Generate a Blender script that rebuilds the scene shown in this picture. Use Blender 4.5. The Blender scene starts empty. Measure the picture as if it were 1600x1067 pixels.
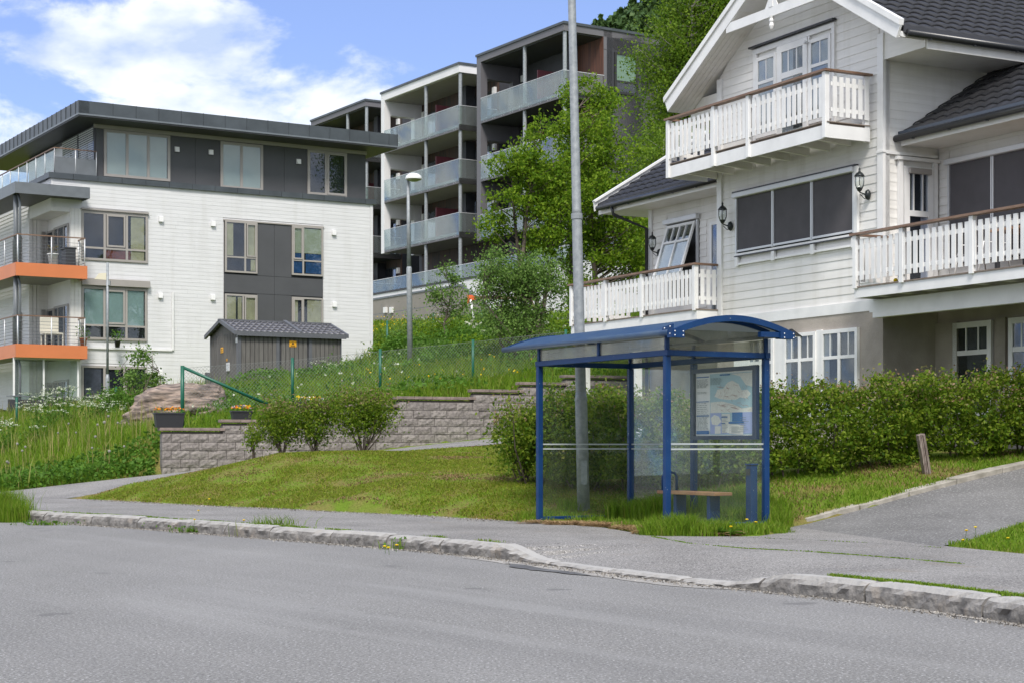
import bpy, bmesh, math, random
import numpy as np
from mathutils import Vector, Matrix

# ------------------------------------------------------------------ camera, world, sun, exposure
scene = bpy.context.scene
COL = scene.collection
FPX, HOR, CAMZ = 2640.0, 697.0, 1.2
cd = bpy.data.cameras.new("camera"); cam = bpy.data.objects.new("camera", cd); COL.objects.link(cam)
cam.location = (0, 0, CAMZ); cam.rotation_euler = (math.radians(90), 0, 0)
cd.sensor_width = 36; cd.lens = FPX / 1600 * 36; cd.shift_y = (HOR - 533.5) / 1600
cd.clip_start = 0.1; cd.clip_end = 3000
scene.camera = cam

SUN_EL, SUN_AZ = math.radians(50), math.radians(180)      # azimuth clockwise from +Y
world = bpy.data.worlds.new("World"); scene.world = world; world.use_nodes = True
wn, wl = world.node_tree.nodes, world.node_tree.links
wn.clear()
wo = wn.new('ShaderNodeOutputWorld'); bg = wn.new('ShaderNodeBackground'); wl.new(bg.outputs[0], wo.inputs[0])
tc = wn.new('ShaderNodeTexCoord')
def wmath(op, a, b=None, clamp=False):
    n = wn.new('ShaderNodeMath'); n.operation = op; n.use_clamp = clamp
    for i, x in enumerate((a, b)):
        if x is None: continue
        if isinstance(x, (int, float)): n.inputs[i].default_value = x
        else: wl.new(x, n.inputs[i])
    return n.outputs[0]
sep = wn.new('ShaderNodeSeparateXYZ'); wl.new(tc.outputs['Generated'], sep.inputs[0])
zz = wmath('MAXIMUM', wmath('ADD', wmath('MULTIPLY', sep.outputs[2], 1.5), 0.16), 0.03)
cmb = wn.new('ShaderNodeCombineXYZ'); wl.new(sep.outputs[0], cmb.inputs[0]); wl.new(sep.outputs[1], cmb.inputs[1]); wl.new(zz, cmb.inputs[2])
nrm = wn.new('ShaderNodeVectorMath'); nrm.operation = 'NORMALIZE'; wl.new(cmb.outputs[0], nrm.inputs[0])
sky = wn.new('ShaderNodeTexSky'); sky.sky_type = 'NISHITA'; sky.sun_disc = False
sky.sun_elevation = SUN_EL; sky.sun_rotation = SUN_AZ; sky.altitude = 50; sky.air_density = 1.0; sky.dust_density = 0.4; sky.ozone_density = 2.2
wl.new(nrm.outputs[0], sky.inputs[0])
# clouds: noise over the sky direction, thicker to the left and low down
ya = wmath('MAXIMUM', wmath('ABSOLUTE', sep.outputs[1]), 0.25)
s_ = wmath('DIVIDE', sep.outputs[0], ya); t_ = wmath('DIVIDE', sep.outputs[2], ya)
cc = wn.new('ShaderNodeCombineXYZ'); wl.new(s_, cc.inputs[0]); wl.new(wmath('MULTIPLY', t_, 1.75), cc.inputs[1])
n1 = wn.new('ShaderNodeTexNoise'); n1.inputs['Scale'].default_value = 9.0; n1.inputs['Detail'].default_value = 9; n1.inputs['Roughness'].default_value = 0.56; n1.inputs['Distortion'].default_value = 0.25
mp = wn.new('ShaderNodeMapping'); mp.inputs['Location'].default_value = (3.35, 1.62, 0.0); wl.new(cc.outputs[0], mp.inputs[0]); wl.new(mp.outputs[0], n1.inputs[0])
bias = wmath('ADD', wmath('MULTIPLY', wmath('ADD', s_, 0.125), -1.9), wmath('MULTIPLY', wmath('ADD', t_, -0.215), -3.0))
low = wmath('MULTIPLY', wmath('ADD', wmath('MULTIPLY', wmath('ABSOLUTE', wmath('ADD', t_, -0.207)), -18.0), 1.0, True), wmath('MULTIPLY', wmath('ADD', wmath('MULTIPLY', s_, -9.0), -0.55, True), 0.20))
bias = wmath('MINIMUM', wmath('ADD', wmath('MAXIMUM', bias, -0.30), low), 0.115)
back = wmath('MULTIPLY', wmath('ADD', wmath('MULTIPLY', sep.outputs[1], -3.0), 0.6, True), 0.62)  # unseen overcast added behind the camera for neutral, softer light
high = wmath('MULTIPLY', wmath('MULTIPLY', wmath('ADD', sep.outputs[2], -0.36), 3.0, True), 0.30)  # more unseen cloud added high above the view, for the same light
dens = wmath('ADD', wmath('ADD', n1.outputs['Fac'], bias), wmath('ADD', back, high))
cr = wn.new('ShaderNodeMapRange'); cr.inputs['From Min'].default_value = 0.49; cr.inputs['From Max'].default_value = 0.61; cr.interpolation_type = 'SMOOTHSTEP'; wl.new(dens, cr.inputs[0])
n2 = wn.new('ShaderNodeTexNoise'); n2.inputs['Scale'].default_value = 13.0; n2.inputs['Detail'].default_value = 5; wl.new(mp.outputs[0], n2.inputs[0])
skyc = wn.new('ShaderNodeMix'); skyc.data_type = 'RGBA'; skyc.blend_type = 'MIX'
hs = wn.new('ShaderNodeHueSaturation'); hs.inputs['Saturation'].default_value = 0.98; hs.inputs['Value'].default_value = 1.04; hs.inputs['Hue'].default_value = 0.512; wl.new(sky.outputs[0], hs.inputs['Color'])
wl.new(wmath('MULTIPLY', cr.outputs[0], 0.93), skyc.inputs['Factor'])
wl.new(hs.outputs[0], skyc.inputs['A'])
cloudc = wn.new('ShaderNodeMix'); cloudc.data_type = 'RGBA'; csh = wn.new('ShaderNodeMapRange'); csh.inputs['From Min'].default_value = 0.36; csh.inputs['From Max'].default_value = 0.56; wl.new(n2.outputs['Fac'], csh.inputs[0]); wl.new(csh.outputs[0], cloudc.inputs['Factor'])
cloudc.inputs['A'].default_value = (2.15, 2.6, 3.45, 1); cloudc.inputs['B'].default_value = (4.2, 4.3, 4.5, 1)
wl.new(cloudc.outputs['Result'], skyc.inputs['B'])
wl.new(skyc.outputs['Result'], bg.inputs[0]); bg.inputs[1].default_value = 0.10

sl = bpy.data.lights.new("sun", 'SUN'); sun = bpy.data.objects.new("sun", sl); COL.objects.link(sun)
sl.energy = 1.35; sl.angle = math.radians(16); sl.color = (1.0, 0.95, 0.88)
sd_ = Vector((math.sin(SUN_AZ) * math.cos(SUN_EL), math.cos(SUN_AZ) * math.cos(SUN_EL), math.sin(SUN_EL)))
sun.rotation_euler = sd_.to_track_quat('Z', 'Y').to_euler()
vs = scene.view_settings; vs.view_transform = 'Standard'; vs.look = 'None'; vs.gamma = 1; vs.use_curve_mapping = False
vs.exposure = 1.52
scene.render.engine = 'CYCLES'
scene.cycles.max_bounces = 8; scene.cycles.transparent_max_bounces = 24; scene.cycles.use_denoising = True; scene.cycles.denoiser = 'OPENIMAGEDENOISE'; scene.cycles.denoising_prefilter = 'ACCURATE'

RNG = np.random.default_rng(7); random.seed(7)

# ------------------------------------------------------------------ helpers
def tag(o, label=None, cat=None, group=None, kind=None):
    if label: o["label"] = label
    if cat: o["category"] = cat
    if group: o["group"] = group
    if kind: o["kind"] = kind
    return o

def root(name, label, cat, loc, group=None, rz=0.0):
    o = bpy.data.objects.new(name, None); COL.objects.link(o); o.location = loc; o.rotation_euler = (0, 0, rz)
    o.empty_display_size = 0.2
    return tag(o, label, cat, group)

def rloc(p):
    while p is not None and p.parent is not None: p = p.parent
    return np.array(p.location) if p is not None else np.zeros(3)

class Face:
    """a vertical plane: origin, u (to the right), n (outwards); turns pixels of the photograph into real (u, z) on it"""
    def __init__(s, O, u, n=None):
        s.O = np.array(O[:2], float); s.u = np.array(u, float) / np.hypot(*u)
        s.n = np.array((s.u[1], -s.u[0])) if n is None else np.array(n, float) / np.hypot(*n)
    def at(s, px, py, w=0.0):
        k = (px - 800) / FPX; P = s.O + s.n * w
        t = (k * P[1] - P[0]) / (s.u[0] - k * s.u[1]); Q = P + t * s.u
        return float(t), float(CAMZ + (HOR - py) * Q[1] / FPX)
    def P(s, u, w, z):
        q = s.O + s.u * u + s.n * w
        return (q[0], q[1], z)
    def shifted(s, du=0, dw=0):
        return Face(s.O + s.u * du + s.n * dw, s.u, s.n)

def pix(px, py, Y):
    return ((px - 800) * Y / FPX, Y, CAMZ + (HOR - py) * Y / FPX)

SPLIT = {'facade_panel', 'corner_board', 'frame_rail', 'corner_bracket', 'guide_rail', 'corner_post', 'terrace_post', 'bolt', 'infill_panel', 'wall_vent', 'glazing_frame', 'side_panel', 'window_trim', 'render_pier', 'awning_case', 'eaves_soffit', 'barge_board', 'trim_strip', 'balcony_support', 'gutter_bracket', 'joists', 'drip_rail', 'roof_edge', 'roof_fascia', 'balcony_fascia', 'handrail', 'deck_edge', 'top_rail', 'side_fin'}
class MB:
    def __init__(s): s.v = []; s.f = []; s.m = []; s.cur = 0; s.pc = []
    def add(s, vs, fs):
        s.pc.append((len(s.v), len(s.f)))
        n = len(s.v); s.v.extend([tuple(map(float, p)) for p in vs]); s.f.extend([tuple(i + n for i in q) for q in fs]); s.m.extend([s.cur] * len(fs))
        return s
    def box(s, F, u0, u1, w0, w1, z0, z1):
        P = [F.P(u, w, z) for z in (z0, z1) for (u, w) in ((u0, w0), (u1, w0), (u1, w1), (u0, w1))]
        return s.add(P, [(0, 3, 2, 1), (4, 5, 6, 7), (0, 1, 5, 4), (1, 2, 6, 5), (2, 3, 7, 6), (3, 0, 4, 7)])
    def hexa(s, P):
        return s.add(P, [(0, 3, 2, 1), (4, 5, 6, 7), (0, 1, 5, 4), (1, 2, 6, 5), (2, 3, 7, 6), (3, 0, 4, 7)])
    def prism(s, F, pts, w0, w1):
        n = len(pts)
        P = [F.P(u, w0, z) for u, z in pts] + [F.P(u, w1, z) for u, z in pts]
        return s.add(P, [tuple(range(n)), tuple(range(2 * n - 1, n - 1, -1))] + [(i, (i + 1) % n, n + (i + 1) % n, n + i) for i in range(n)])
    def beam(s, a, b, t, h, up=(0, 0, 1)):
        a, b = Vector(a), Vector(b); d = (b - a).normalized(); sd = d.cross(Vector(up))
        if sd.length < 1e-5: sd = d.cross(Vector((0, 1, 0)))
        sd.normalize(); uu = sd.cross(d).normalized()
        P = [p + sd * x * t / 2 + uu * y * h / 2 for p in (a, b) for x, y in ((-1, -1), (1, -1), (1, 1), (-1, 1))]
        return s.hexa(P)
    def tube(s, pts, rad, seg=8, caps=True):
        s.pc.append((len(s.v), len(s.f)))
        pts = [Vector(p) for p in pts]; n = len(pts)
        if not hasattr(rad, '__len__'): rad = [rad] * n
        base = len(s.v); prev = None
        for i, p in enumerate(pts):
            d = (pts[min(i + 1, n - 1)] - pts[max(i - 1, 0)]).normalized()
            if prev is None:
                a = d.cross(Vector((0, 0, 1)))
                if a.length < 1e-3: a = d.cross(Vector((1, 0, 0)))
            else:
                a = prev - d * prev.dot(d)
                if a.length < 1e-4: a = d.cross(Vector((1, 0, 0)))
            a.normalize(); prev = a; b = d.cross(a)
            for k in range(seg):
                t = 2 * math.pi * k / seg
                s.v.append(tuple(p + a * math.cos(t) * rad[i] + b * math.sin(t) * rad[i]))
        for i in range(n - 1):
            for k in range(seg):
                s.f.append((base + i * seg + k, base + i * seg + (k + 1) % seg, base + (i + 1) * seg + (k + 1) % seg, base + (i + 1) * seg + k)); s.m.append(s.cur)
        if caps:
            s.f.append(tuple(base + k for k in range(seg - 1, -1, -1))); s.f.append(tuple(base + (n - 1) * seg + k for k in range(seg))); s.m.extend([s.cur] * 2)
        return s
    def lathe(s, c, prof, seg=16):
        s.pc.append((len(s.v), len(s.f)))
        base = len(s.v)
        for r, z in prof:
            for k in range(seg):
                t = 2 * math.pi * k / seg; s.v.append((c[0] + r * math.cos(t), c[1] + r * math.sin(t), c[2] + z))
        for i in range(len(prof) - 1):
            for k in range(seg):
                s.f.append((base + i * seg + k, base + i * seg + (k + 1) % seg, base + (i + 1) * seg + (k + 1) % seg, base + (i + 1) * seg + k)); s.m.append(s.cur)
        return s
    def ball(s, c, r, seg=8, ring=5, sq=1.0):
        return s.lathe(c, [(max(1e-4, r * math.sin(math.pi * i / ring)), -r * sq * math.cos(math.pi * i / ring)) for i in range(ring + 1)], seg)
    def build(s, name, mat, parent=None, smooth=False, recalc=True, bevel=0):
        if name in SPLIT and len(s.pc) > 1 and s.pc[0] == (0, 0):
            first = None; ends = s.pc[1:] + [(len(s.v), len(s.f))]
            for (v0, f0), (v1, f1) in zip(s.pc, ends):
                k = MB(); k.v = s.v[v0:v1]; k.f = [tuple(i - v0 for i in q) for q in s.f[f0:f1]]; k.m = s.m[f0:f1]
                o = k.build(name, mat, parent, smooth, recalc, bevel); first = first or o
            return first
        L = rloc(parent)
        me = bpy.data.meshes.new(name)
        V = np.array(s.v, float) - L
        me.from_pydata(V.tolist(), [], s.f); 
        for m in (mat if isinstance(mat, (list, tuple)) else [mat]): me.materials.append(m)
        if max(s.m, default=0) > 0: me.polygons.foreach_set('material_index', s.m)
        if recalc:
            bm = bmesh.new(); bm.from_mesh(me); bmesh.ops.recalc_face_normals(bm, faces=bm.faces)
            if bevel: bmesh.ops.bevel(bm, geom=bm.edges[:], offset=bevel, segments=1, affect='EDGES', clamp_overlap=True)
            bm.to_mesh(me); bm.free()
        if smooth: me.polygons.foreach_set('use_smooth', [True] * len(me.polygons))
        o = bpy.data.objects.new(name, me); COL.objects.link(o)
        if parent is not None: o.parent = parent
        return o

def np_mesh(name, V, F, mat, parent=None, smooth=False, mi=None):
    """fast mesh from arrays; F is (n,3) or (n,4)"""
    V = np.asarray(V, np.float32) - rloc(parent).astype(np.float32); F = np.asarray(F, np.int32); k = F.shape[1]
    me = bpy.data.meshes.new(name)
    me.vertices.add(len(V)); me.vertices.foreach_set('co', V.ravel())
    me.loops.add(F.size); me.loops.foreach_set('vertex_index', F.ravel())
    me.polygons.add(len(F)); me.polygons.foreach_set('loop_start', np.arange(0, F.size, k, dtype=np.int32)); me.polygons.foreach_set('loop_total', np.full(len(F), k, np.int32))
    if smooth: me.polygons.foreach_set('use_smooth', np.ones(len(F), bool))
    for m in (mat if isinstance(mat, (list, tuple)) else [mat]): me.materials.append(m)
    if mi is not None: me.polygons.foreach_set('material_index', np.asarray(mi, np.int32))
    me.update(); me.validate()
    o = bpy.data.objects.new(name, me); COL.objects.link(o)
    if parent is not None: o.parent = parent
    return o

def copy_tree(o, parent=None):
    c = o.copy(); COL.objects.link(c); c.parent = parent
    for ch in list(o.children): copy_tree(ch, c)
    return c

# ------------------------------------------------------------------ materials
def nt(m): return m.node_tree.nodes, m.node_tree.links
def mat(name, c, rough=0.6, metal=0.0, var=0.0, vscale=3.0, c2=None, bump=0.0, bscale=40.0, spec=0.5, stretch=None, detail=6, lo=0.35, hi=0.65, coat=0):
    m = bpy.data.materials.new(name); m.use_nodes = True; N, L = nt(m); b = N['Principled BSDF']
    b.inputs['Base Color'].default_value = (*c, 1); b.inputs['Roughness'].default_value = rough; b.inputs['Metallic'].default_value = metal
    b.inputs['Specular IOR Level'].default_value = spec; b.inputs['Coat Weight'].default_value = coat
    if var or c2 is not None or bump:
        g = N.new('ShaderNodeNewGeometry'); mpn = N.new('ShaderNodeMapping'); L.new(g.outputs['Position'], mpn.inputs[0])
        if stretch: mpn.inputs['Scale'].default_value = stretch
    if var or c2 is not None:
        c2 = c2 if c2 is not None else tuple(max(0, x * (1 - var)) for x in c)
        t = N.new('ShaderNodeTexNoise'); t.inputs['Scale'].default_value = vscale; t.inputs['Detail'].default_value = detail; L.new(mpn.outputs[0], t.inputs[0])
        r = N.new('ShaderNodeMapRange'); r.inputs['From Min'].default_value = lo; r.inputs['From Max'].default_value = hi; L.new(t.outputs['Fac'], r.inputs[0])
        x = N.new('ShaderNodeMix'); x.data_type = 'RGBA'; L.new(r.outputs[0], x.inputs['Factor']); x.inputs['A'].default_value = (*c, 1); x.inputs['B'].default_value = (*c2, 1)
        L.new(x.outputs['Result'], b.inputs['Base Color'])
    if bump:
        t2 = N.new('ShaderNodeTexNoise'); t2.inputs['Scale'].default_value = bscale; t2.inputs['Detail'].default_value = 5; L.new(mpn.outputs[0], t2.inputs[0])
        bn = N.new('ShaderNodeBump'); bn.inputs['Strength'].default_value = bump; bn.inputs['Distance'].default_value = 0.02; L.new(t2.outputs['Fac'], bn.inputs['Height']); L.new(bn.outputs[0], b.inputs['Normal'])
    return m

def addmix(m, fac_socket, color):
    """lay another colour over what feeds Base Color"""
    N, L = nt(m); b = N['Principled BSDF']; x = N.new('ShaderNodeMix'); x.data_type = 'RGBA'
    if b.inputs['Base Color'].links: L.new(b.inputs['Base Color'].links[0].from_socket, x.inputs['A'])
    else: x.inputs['A'].default_value = b.inputs['Base Color'].default_value
    x.inputs['B'].default_value = (*color, 1); L.new(fac_socket, x.inputs['Factor']); L.new(x.outputs['Result'], b.inputs['Base Color'])
def noisefac(m, scale, lo, hi, detail=4, stretch=None, amount=1.0, voronoi=False):
    N, L = nt(m); g = N.new('ShaderNodeNewGeometry'); mpn = N.new('ShaderNodeMapping'); L.new(g.outputs['Position'], mpn.inputs[0])
    if stretch: mpn.inputs['Scale'].default_value = stretch
    if voronoi:
        t = N.new('ShaderNodeTexVoronoi'); t.inputs['Scale'].default_value = scale; out = t.outputs['Color']
        sp = N.new('ShaderNodeSeparateColor'); L.new(mpn.outputs[0], t.inputs[0]); L.new(out, sp.inputs[0]); out = sp.outputs[0]
    else:
        t = N.new('ShaderNodeTexNoise'); t.inputs['Scale'].default_value = scale; t.inputs['Detail'].default_value = detail; L.new(mpn.outputs[0], t.inputs[0]); out = t.outputs['Fac']
    r = N.new('ShaderNodeMapRange'); r.inputs['From Min'].default_value = lo; r.inputs['From Max'].default_value = hi; r.inputs['To Max'].default_value = amount; L.new(out, r.inputs[0])
    return r.outputs[0]

def leafmat(name, cols, trans=0.35, rough=0.5):
    m = bpy.data.materials.new(name); m.use_nodes = True; N, L = nt(m); b = N['Principled BSDF']; out = N['Material Output']
    g = N.new('ShaderNodeNewGeometry'); cr_ = N.new('ShaderNodeValToRGB'); L.new(g.outputs['Random Per Island'], cr_.inputs[0])
    e = cr_.color_ramp.elements
    while len(e) < len(cols): e.new(0.5)
    for i, c in enumerate(cols): e[i].position = i / max(1, len(cols) - 1); e[i].color = (*c, 1)
    L.new(cr_.outputs[0], b.inputs['Base Color']); b.inputs['Roughness'].default_value = rough; b.inputs['Specular IOR Level'].default_value = 0.15
    tr = N.new('ShaderNodeBsdfTranslucent'); L.new(cr_.outputs[0], tr.inputs[0]); mx = N.new('ShaderNodeMixShader'); mx.inputs[0].default_value = trans
    L.new(b.outputs[0], mx.inputs[1]); L.new(tr.outputs[0], mx.inputs[2]); L.new(mx.outputs[0], out.inputs[0])
    return m

def glassmat(name, tint=(0.85, 0.9, 0.88), refl=0.12, dirt=0.0, dirtc=(0.5, 0.55, 0.5), rough=0.0, dscale=3.0, rmax=0.8):
    m = bpy.data.materials.new(name); m.use_nodes = True; N, L = nt(m); out = N['Material Output']; N.remove(N['Principled BSDF'])
    t = N.new('ShaderNodeBsdfTransparent'); t.inputs[0].default_value = (*tint, 1)
    gl = N.new('ShaderNodeBsdfGlossy'); gl.inputs['Roughness'].default_value = rough; gl.inputs['Color'].default_value = (0.95, 0.97, 1, 1)
    lw = N.new('ShaderNodeLayerWeight'); lw.inputs['Blend'].default_value = 0.17
    mr = N.new('ShaderNodeMapRange'); L.new(lw.outputs['Fresnel'], mr.inputs[0]); mr.inputs['To Min'].default_value = refl; mr.inputs['To Max'].default_value = rmax
    mx = N.new('ShaderNodeMixShader'); L.new(mr.outputs[0], mx.inputs[0]); L.new(t.outputs[0], mx.inputs[1]); L.new(gl.outputs[0], mx.inputs[2])
    last = mx
    if dirt:
        d = N.new('ShaderNodeBsdfDiffuse'); d.inputs[0].default_value = (*dirtc, 1)
        g = N.new('ShaderNodeNewGeometry'); mpn = N.new('ShaderNodeMapping'); mpn.inputs['Scale'].default_value = (1, 1, 0.35); L.new(g.outputs['Position'], mpn.inputs[0])
        t3 = N.new('ShaderNodeTexNoise'); t3.inputs['Scale'].default_value = dscale; t3.inputs['Detail'].default_value = 8; L.new(mpn.outputs[0], t3.inputs[0])
        r3 = N.new('ShaderNodeMapRange'); r3.inputs['From Min'].default_value = 0.3; r3.inputs['From Max'].default_value = 0.75; r3.inputs['To Min'].default_value = dirt * 0.55; r3.inputs['To Max'].default_value = dirt * 1.5; L.new(t3.outputs['Fac'], r3.inputs[0])
        m2 = N.new('ShaderNodeMixShader'); L.new(r3.outputs[0], m2.inputs[0]); L.new(mx.outputs[0], m2.inputs[1]); L.new(d.outputs[0], m2.inputs[2]); last = m2
    L.new(last.outputs[0], out.inputs[0])
    return m

m_road = mat('asphalt_road', (0.185, 0.179, 0.169), 0.95, c2=(0.228, 0.221, 0.211), vscale=0.55, detail=8, bump=0.3, bscale=110, stretch=(1, 0.35, 1))
addmix(m_road, noisefac(m_road, 50, 0.58, 0.66, 1, amount=0.8), (0.43, 0.425, 0.415))
addmix(m_road, noisefac(m_road, 58, 0.58, 0.66, 1, amount=0.75), (0.06, 0.06, 0.06))
def rotstreak(m, ang, scale, lo, hi, amount, color, squash=0.08, detail=6):
    N, L = nt(m); g = N.new('ShaderNodeNewGeometry'); r = N.new('ShaderNodeVectorRotate'); r.inputs['Angle'].default_value = ang; L.new(g.outputs['Position'], r.inputs['Vector'])
    p = N.new('ShaderNodeMapping'); p.inputs['Scale'].default_value = (1, squash, 1); L.new(r.outputs[0], p.inputs[0]); t = N.new('ShaderNodeTexNoise'); t.inputs['Scale'].default_value = scale; t.inputs['Detail'].default_value = detail; L.new(p.outputs[0], t.inputs[0])
    q = N.new('ShaderNodeMapRange'); q.inputs['From Min'].default_value = lo; q.inputs['From Max'].default_value = hi; q.inputs['To Max'].default_value = amount; L.new(t.outputs['Fac'], q.inputs[0]); addmix(m, q.outputs[0], color)
rotstreak(m_road, -0.62, 0.9, 0.48, 0.72, 0.28, (0.115, 0.113, 0.112))
rotstreak(m_road, -0.62, 1.7, 0.55, 0.7, 0.35, (0.30, 0.295, 0.285))
addmix(m_road, noisefac(m_road, 1.1, 0.66, 0.70, 9, amount=0.5), (0.085, 0.083, 0.082))
m_pave = mat('asphalt_pavement', (0.19, 0.181, 0.171), 0.92, c2=(0.262, 0.251, 0.238), vscale=0.9, bump=0.35, bscale=90)
addmix(m_pave, noisefac(m_pave, 52, 0.55, 0.66, 1, amount=0.85), (0.44, 0.42, 0.40))
addmix(m_pave, noisefac(m_pave, 64, 0.54, 0.66, 1, amount=0.85), (0.05, 0.048, 0.046))
rotstreak(m_pave, -0.6, 1.6, 0.55, 0.72, 0.4, (0.15, 0.143, 0.135), 0.25)
addmix(m_pave, noisefac(m_pave, 2.2, 0.62, 0.75, 8, amount=0.45), (0.20, 0.155, 0.115))
m_drive = mat('asphalt_driveway', (0.125, 0.122, 0.118), 0.92, c2=(0.18, 0.176, 0.17), vscale=0.8, bump=0.6, bscale=60)
addmix(m_drive, noisefac(m_drive, 36, 0.57, 0.67, 1, amount=0.8), (0.36, 0.35, 0.34))
m_patch = mat('asphalt_repair', (0.085, 0.085, 0.088), 0.9, c2=(0.14, 0.14, 0.14), vscale=3, bump=0.5, bscale=80)
m_kerb = mat('kerb_granite', (0.25, 0.235, 0.22), 0.85, c2=(0.11, 0.103, 0.097), vscale=7, detail=9, bump=1.0, bscale=24, lo=0.38, hi=0.66)
addmix(m_kerb, noisefac(m_kerb, 3.0, 0.58, 0.7, 6, amount=0.5), (0.36, 0.29, 0.22))
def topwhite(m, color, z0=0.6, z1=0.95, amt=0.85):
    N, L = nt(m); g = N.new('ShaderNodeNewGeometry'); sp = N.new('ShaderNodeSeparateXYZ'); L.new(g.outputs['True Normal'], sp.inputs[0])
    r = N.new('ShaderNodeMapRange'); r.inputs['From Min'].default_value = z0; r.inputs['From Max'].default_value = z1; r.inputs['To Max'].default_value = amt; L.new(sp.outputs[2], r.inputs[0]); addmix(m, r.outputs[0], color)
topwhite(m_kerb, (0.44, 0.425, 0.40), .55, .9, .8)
m_edging = mat('concrete_edging', (0.40, 0.37, 0.32), 0.9, c2=(0.26, 0.24, 0.2), vscale=6, bump=0.5, bscale=30)
m_soil = mat('lawn_ground', (0.125, 0.195, 0.022), 1.0, c2=(0.21, 0.155, 0.065), vscale=1.3, detail=9, bump=1.0, bscale=30, lo=0.45, hi=0.66, spec=0.05)
addmix(m_soil, noisefac(m_soil, 38, 0.5, 0.64, 4, amount=0.55), (0.06, 0.085, 0.012))
addmix(m_soil, noisefac(m_soil, 30, 0.56, 0.68, 4, amount=0.5), (0.21, 0.25, 0.05))
m_block = mat('split_face_block', (0.30, 0.272, 0.25), 0.92, c2=(0.165, 0.15, 0.142), vscale=16, detail=8, bump=1.0, bscale=18, lo=0.4, hi=0.68)
def islandvar(m, amt=0.4, dark=(0.14, 0.12, 0.115)):
    N, L = nt(m); g = N.new('ShaderNodeNewGeometry'); r = N.new('ShaderNodeMath'); r.operation = 'MULTIPLY'; r.inputs[1].default_value = amt; L.new(g.outputs['Random Per Island'], r.inputs[0]); addmix(m, r.outputs[0], dark)
islandvar(m_block)
m_cap = mat('wall_cap', (0.30, 0.235, 0.205), 0.9, var=0.4, vscale=6, bump=0.5, bscale=30); islandvar(m_cap, 0.3)
m_white = mat('white_siding', (0.69, 0.69, 0.695), 0.6, var=0.10, vscale=2.2, stretch=(0.5, 0.5, 9)); islandvar(m_white, 0.10, (0.5, 0.5, 0.5))
m_cream = mat('cream_painted_boards', (0.80, 0.785, 0.755), 0.55, var=0.08, vscale=2.5, stretch=(0.6, 0.6, 6)); islandvar(m_cream, 0.12, (0.5, 0.47, 0.4))
addmix(m_white, noisefac(m_white, 1.3, 0.52, 0.8, 7, stretch=(2.2, 2.2, .22), amount=0.35), (0.48, 0.47, 0.44))
addmix(m_cream, noisefac(m_cream, 1.6, 0.52, 0.8, 7, stretch=(2.5, 2.5, .25), amount=0.35), (0.47, 0.44, 0.36))
m_trim = mat('white_trim', (0.81, 0.805, 0.795), 0.45, var=0.10, vscale=3.0)
m_bwhite = mat('white_panel', (0.76, 0.75, 0.75), 0.5, var=0.08, vscale=1.0)
m_grey = mat('grey_fibre_panel', (0.075, 0.077, 0.083), 0.6, var=0.12, vscale=1.2)
m_zinc = mat('standing_seam_zinc', (0.085, 0.098, 0.108), 0.42, metal=0.35, var=0.25, vscale=1.5)
m_zincl = mat('zinc_edge', (0.19, 0.21, 0.225), 0.4, metal=0.4, var=0.1)
m_soff = mat('dark_soffit', (0.05, 0.052, 0.056), 0.5, var=0.15, vscale=2)
m_taupe = mat('taupe_aluminium', (0.35, 0.325, 0.30), 0.45, var=0.05)
m_orange = mat('orange_panel', (0.62, 0.195, 0.07), 0.5, var=0.08, vscale=1.0)
m_greym = mat('grey_painted_steel', (0.15, 0.165, 0.18), 0.45, var=0.15, vscale=3)
m_galv = mat('galvanised_steel', (0.33, 0.35, 0.36), 0.55, metal=0.25, c2=(0.24, 0.26, 0.275), vscale=14, detail=6, bump=0.1, bscale=30)
m_blue = mat('blue_paint', (0.0025, 0.030, 0.115), 0.5, c2=(0.005, 0.040, 0.135), vscale=5, spec=0.3)
addmix(m_blue, noisefac(m_blue, 38, 0.70, 0.74, 6, amount=0.8), (0.4, 0.42, 0.42))
m_bluel = mat('blue_roof_sheet', (0.022, 0.075, 0.195), 0.55, c2=(0.055, 0.11, 0.21), vscale=4, bump=0.05)
addmix(m_bluel, noisefac(m_bluel, 60, 0.69, 0.72, 3, amount=0.8), (0.3, 0.33, 0.3))
N_, L_ = nt(m_bluel); t_r = N_.new('ShaderNodeBsdfTranslucent'); t_r.inputs[0].default_value = (0.62, 0.64, 0.6, 1); m_x = N_.new('ShaderNodeMixShader'); m_x.inputs[0].default_value = 0.38; L_.new(N_['Principled BSDF'].outputs[0], m_x.inputs[1]); L_.new(t_r.outputs[0], m_x.inputs[2]); L_.new(m_x.outputs[0], N_['Material Output'].inputs[0])
m_stain = mat('stained_wood', (0.16, 0.088, 0.055), 0.5, c2=(0.24, 0.15, 0.10), vscale=5, stretch=(1, 1, 6))
m_plank = mat('bench_plank', (0.36, 0.20, 0.10), 0.6, c2=(0.25, 0.12, 0.07), vscale=6, bump=0.3, bscale=20)
m_deckw = mat('weathered_deck', (0.24, 0.19, 0.155), 0.8, var=0.3, vscale=8)
m_render = mat('grey_render', (0.42, 0.375, 0.33), 0.9, c2=(0.27, 0.24, 0.21), vscale=1.1, detail=9, bump=0.35, bscale=25, lo=0.38, hi=0.66)
m_tile = mat('black_roof_tile', (0.024, 0.024, 0.027), 0.55, var=0.35, vscale=7, bump=0.15, bscale=60)
m_gutter = mat('black_gutter', (0.018, 0.019, 0.022), 0.3)
m_iron = mat('black_cast_metal', (0.015, 0.02, 0.022), 0.35)
m_blind = mat('screen_fabric', (0.085, 0.08, 0.088), 0.85, var=0.15, vscale=3, bump=0.05, bscale=200)
m_alu = mat('aluminium', (0.62, 0.63, 0.65), 0.4, metal=0.2)
m_dark = mat('dark_interior', (0.022, 0.024, 0.028), 0.8, var=0.5, vscale=2)
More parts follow.
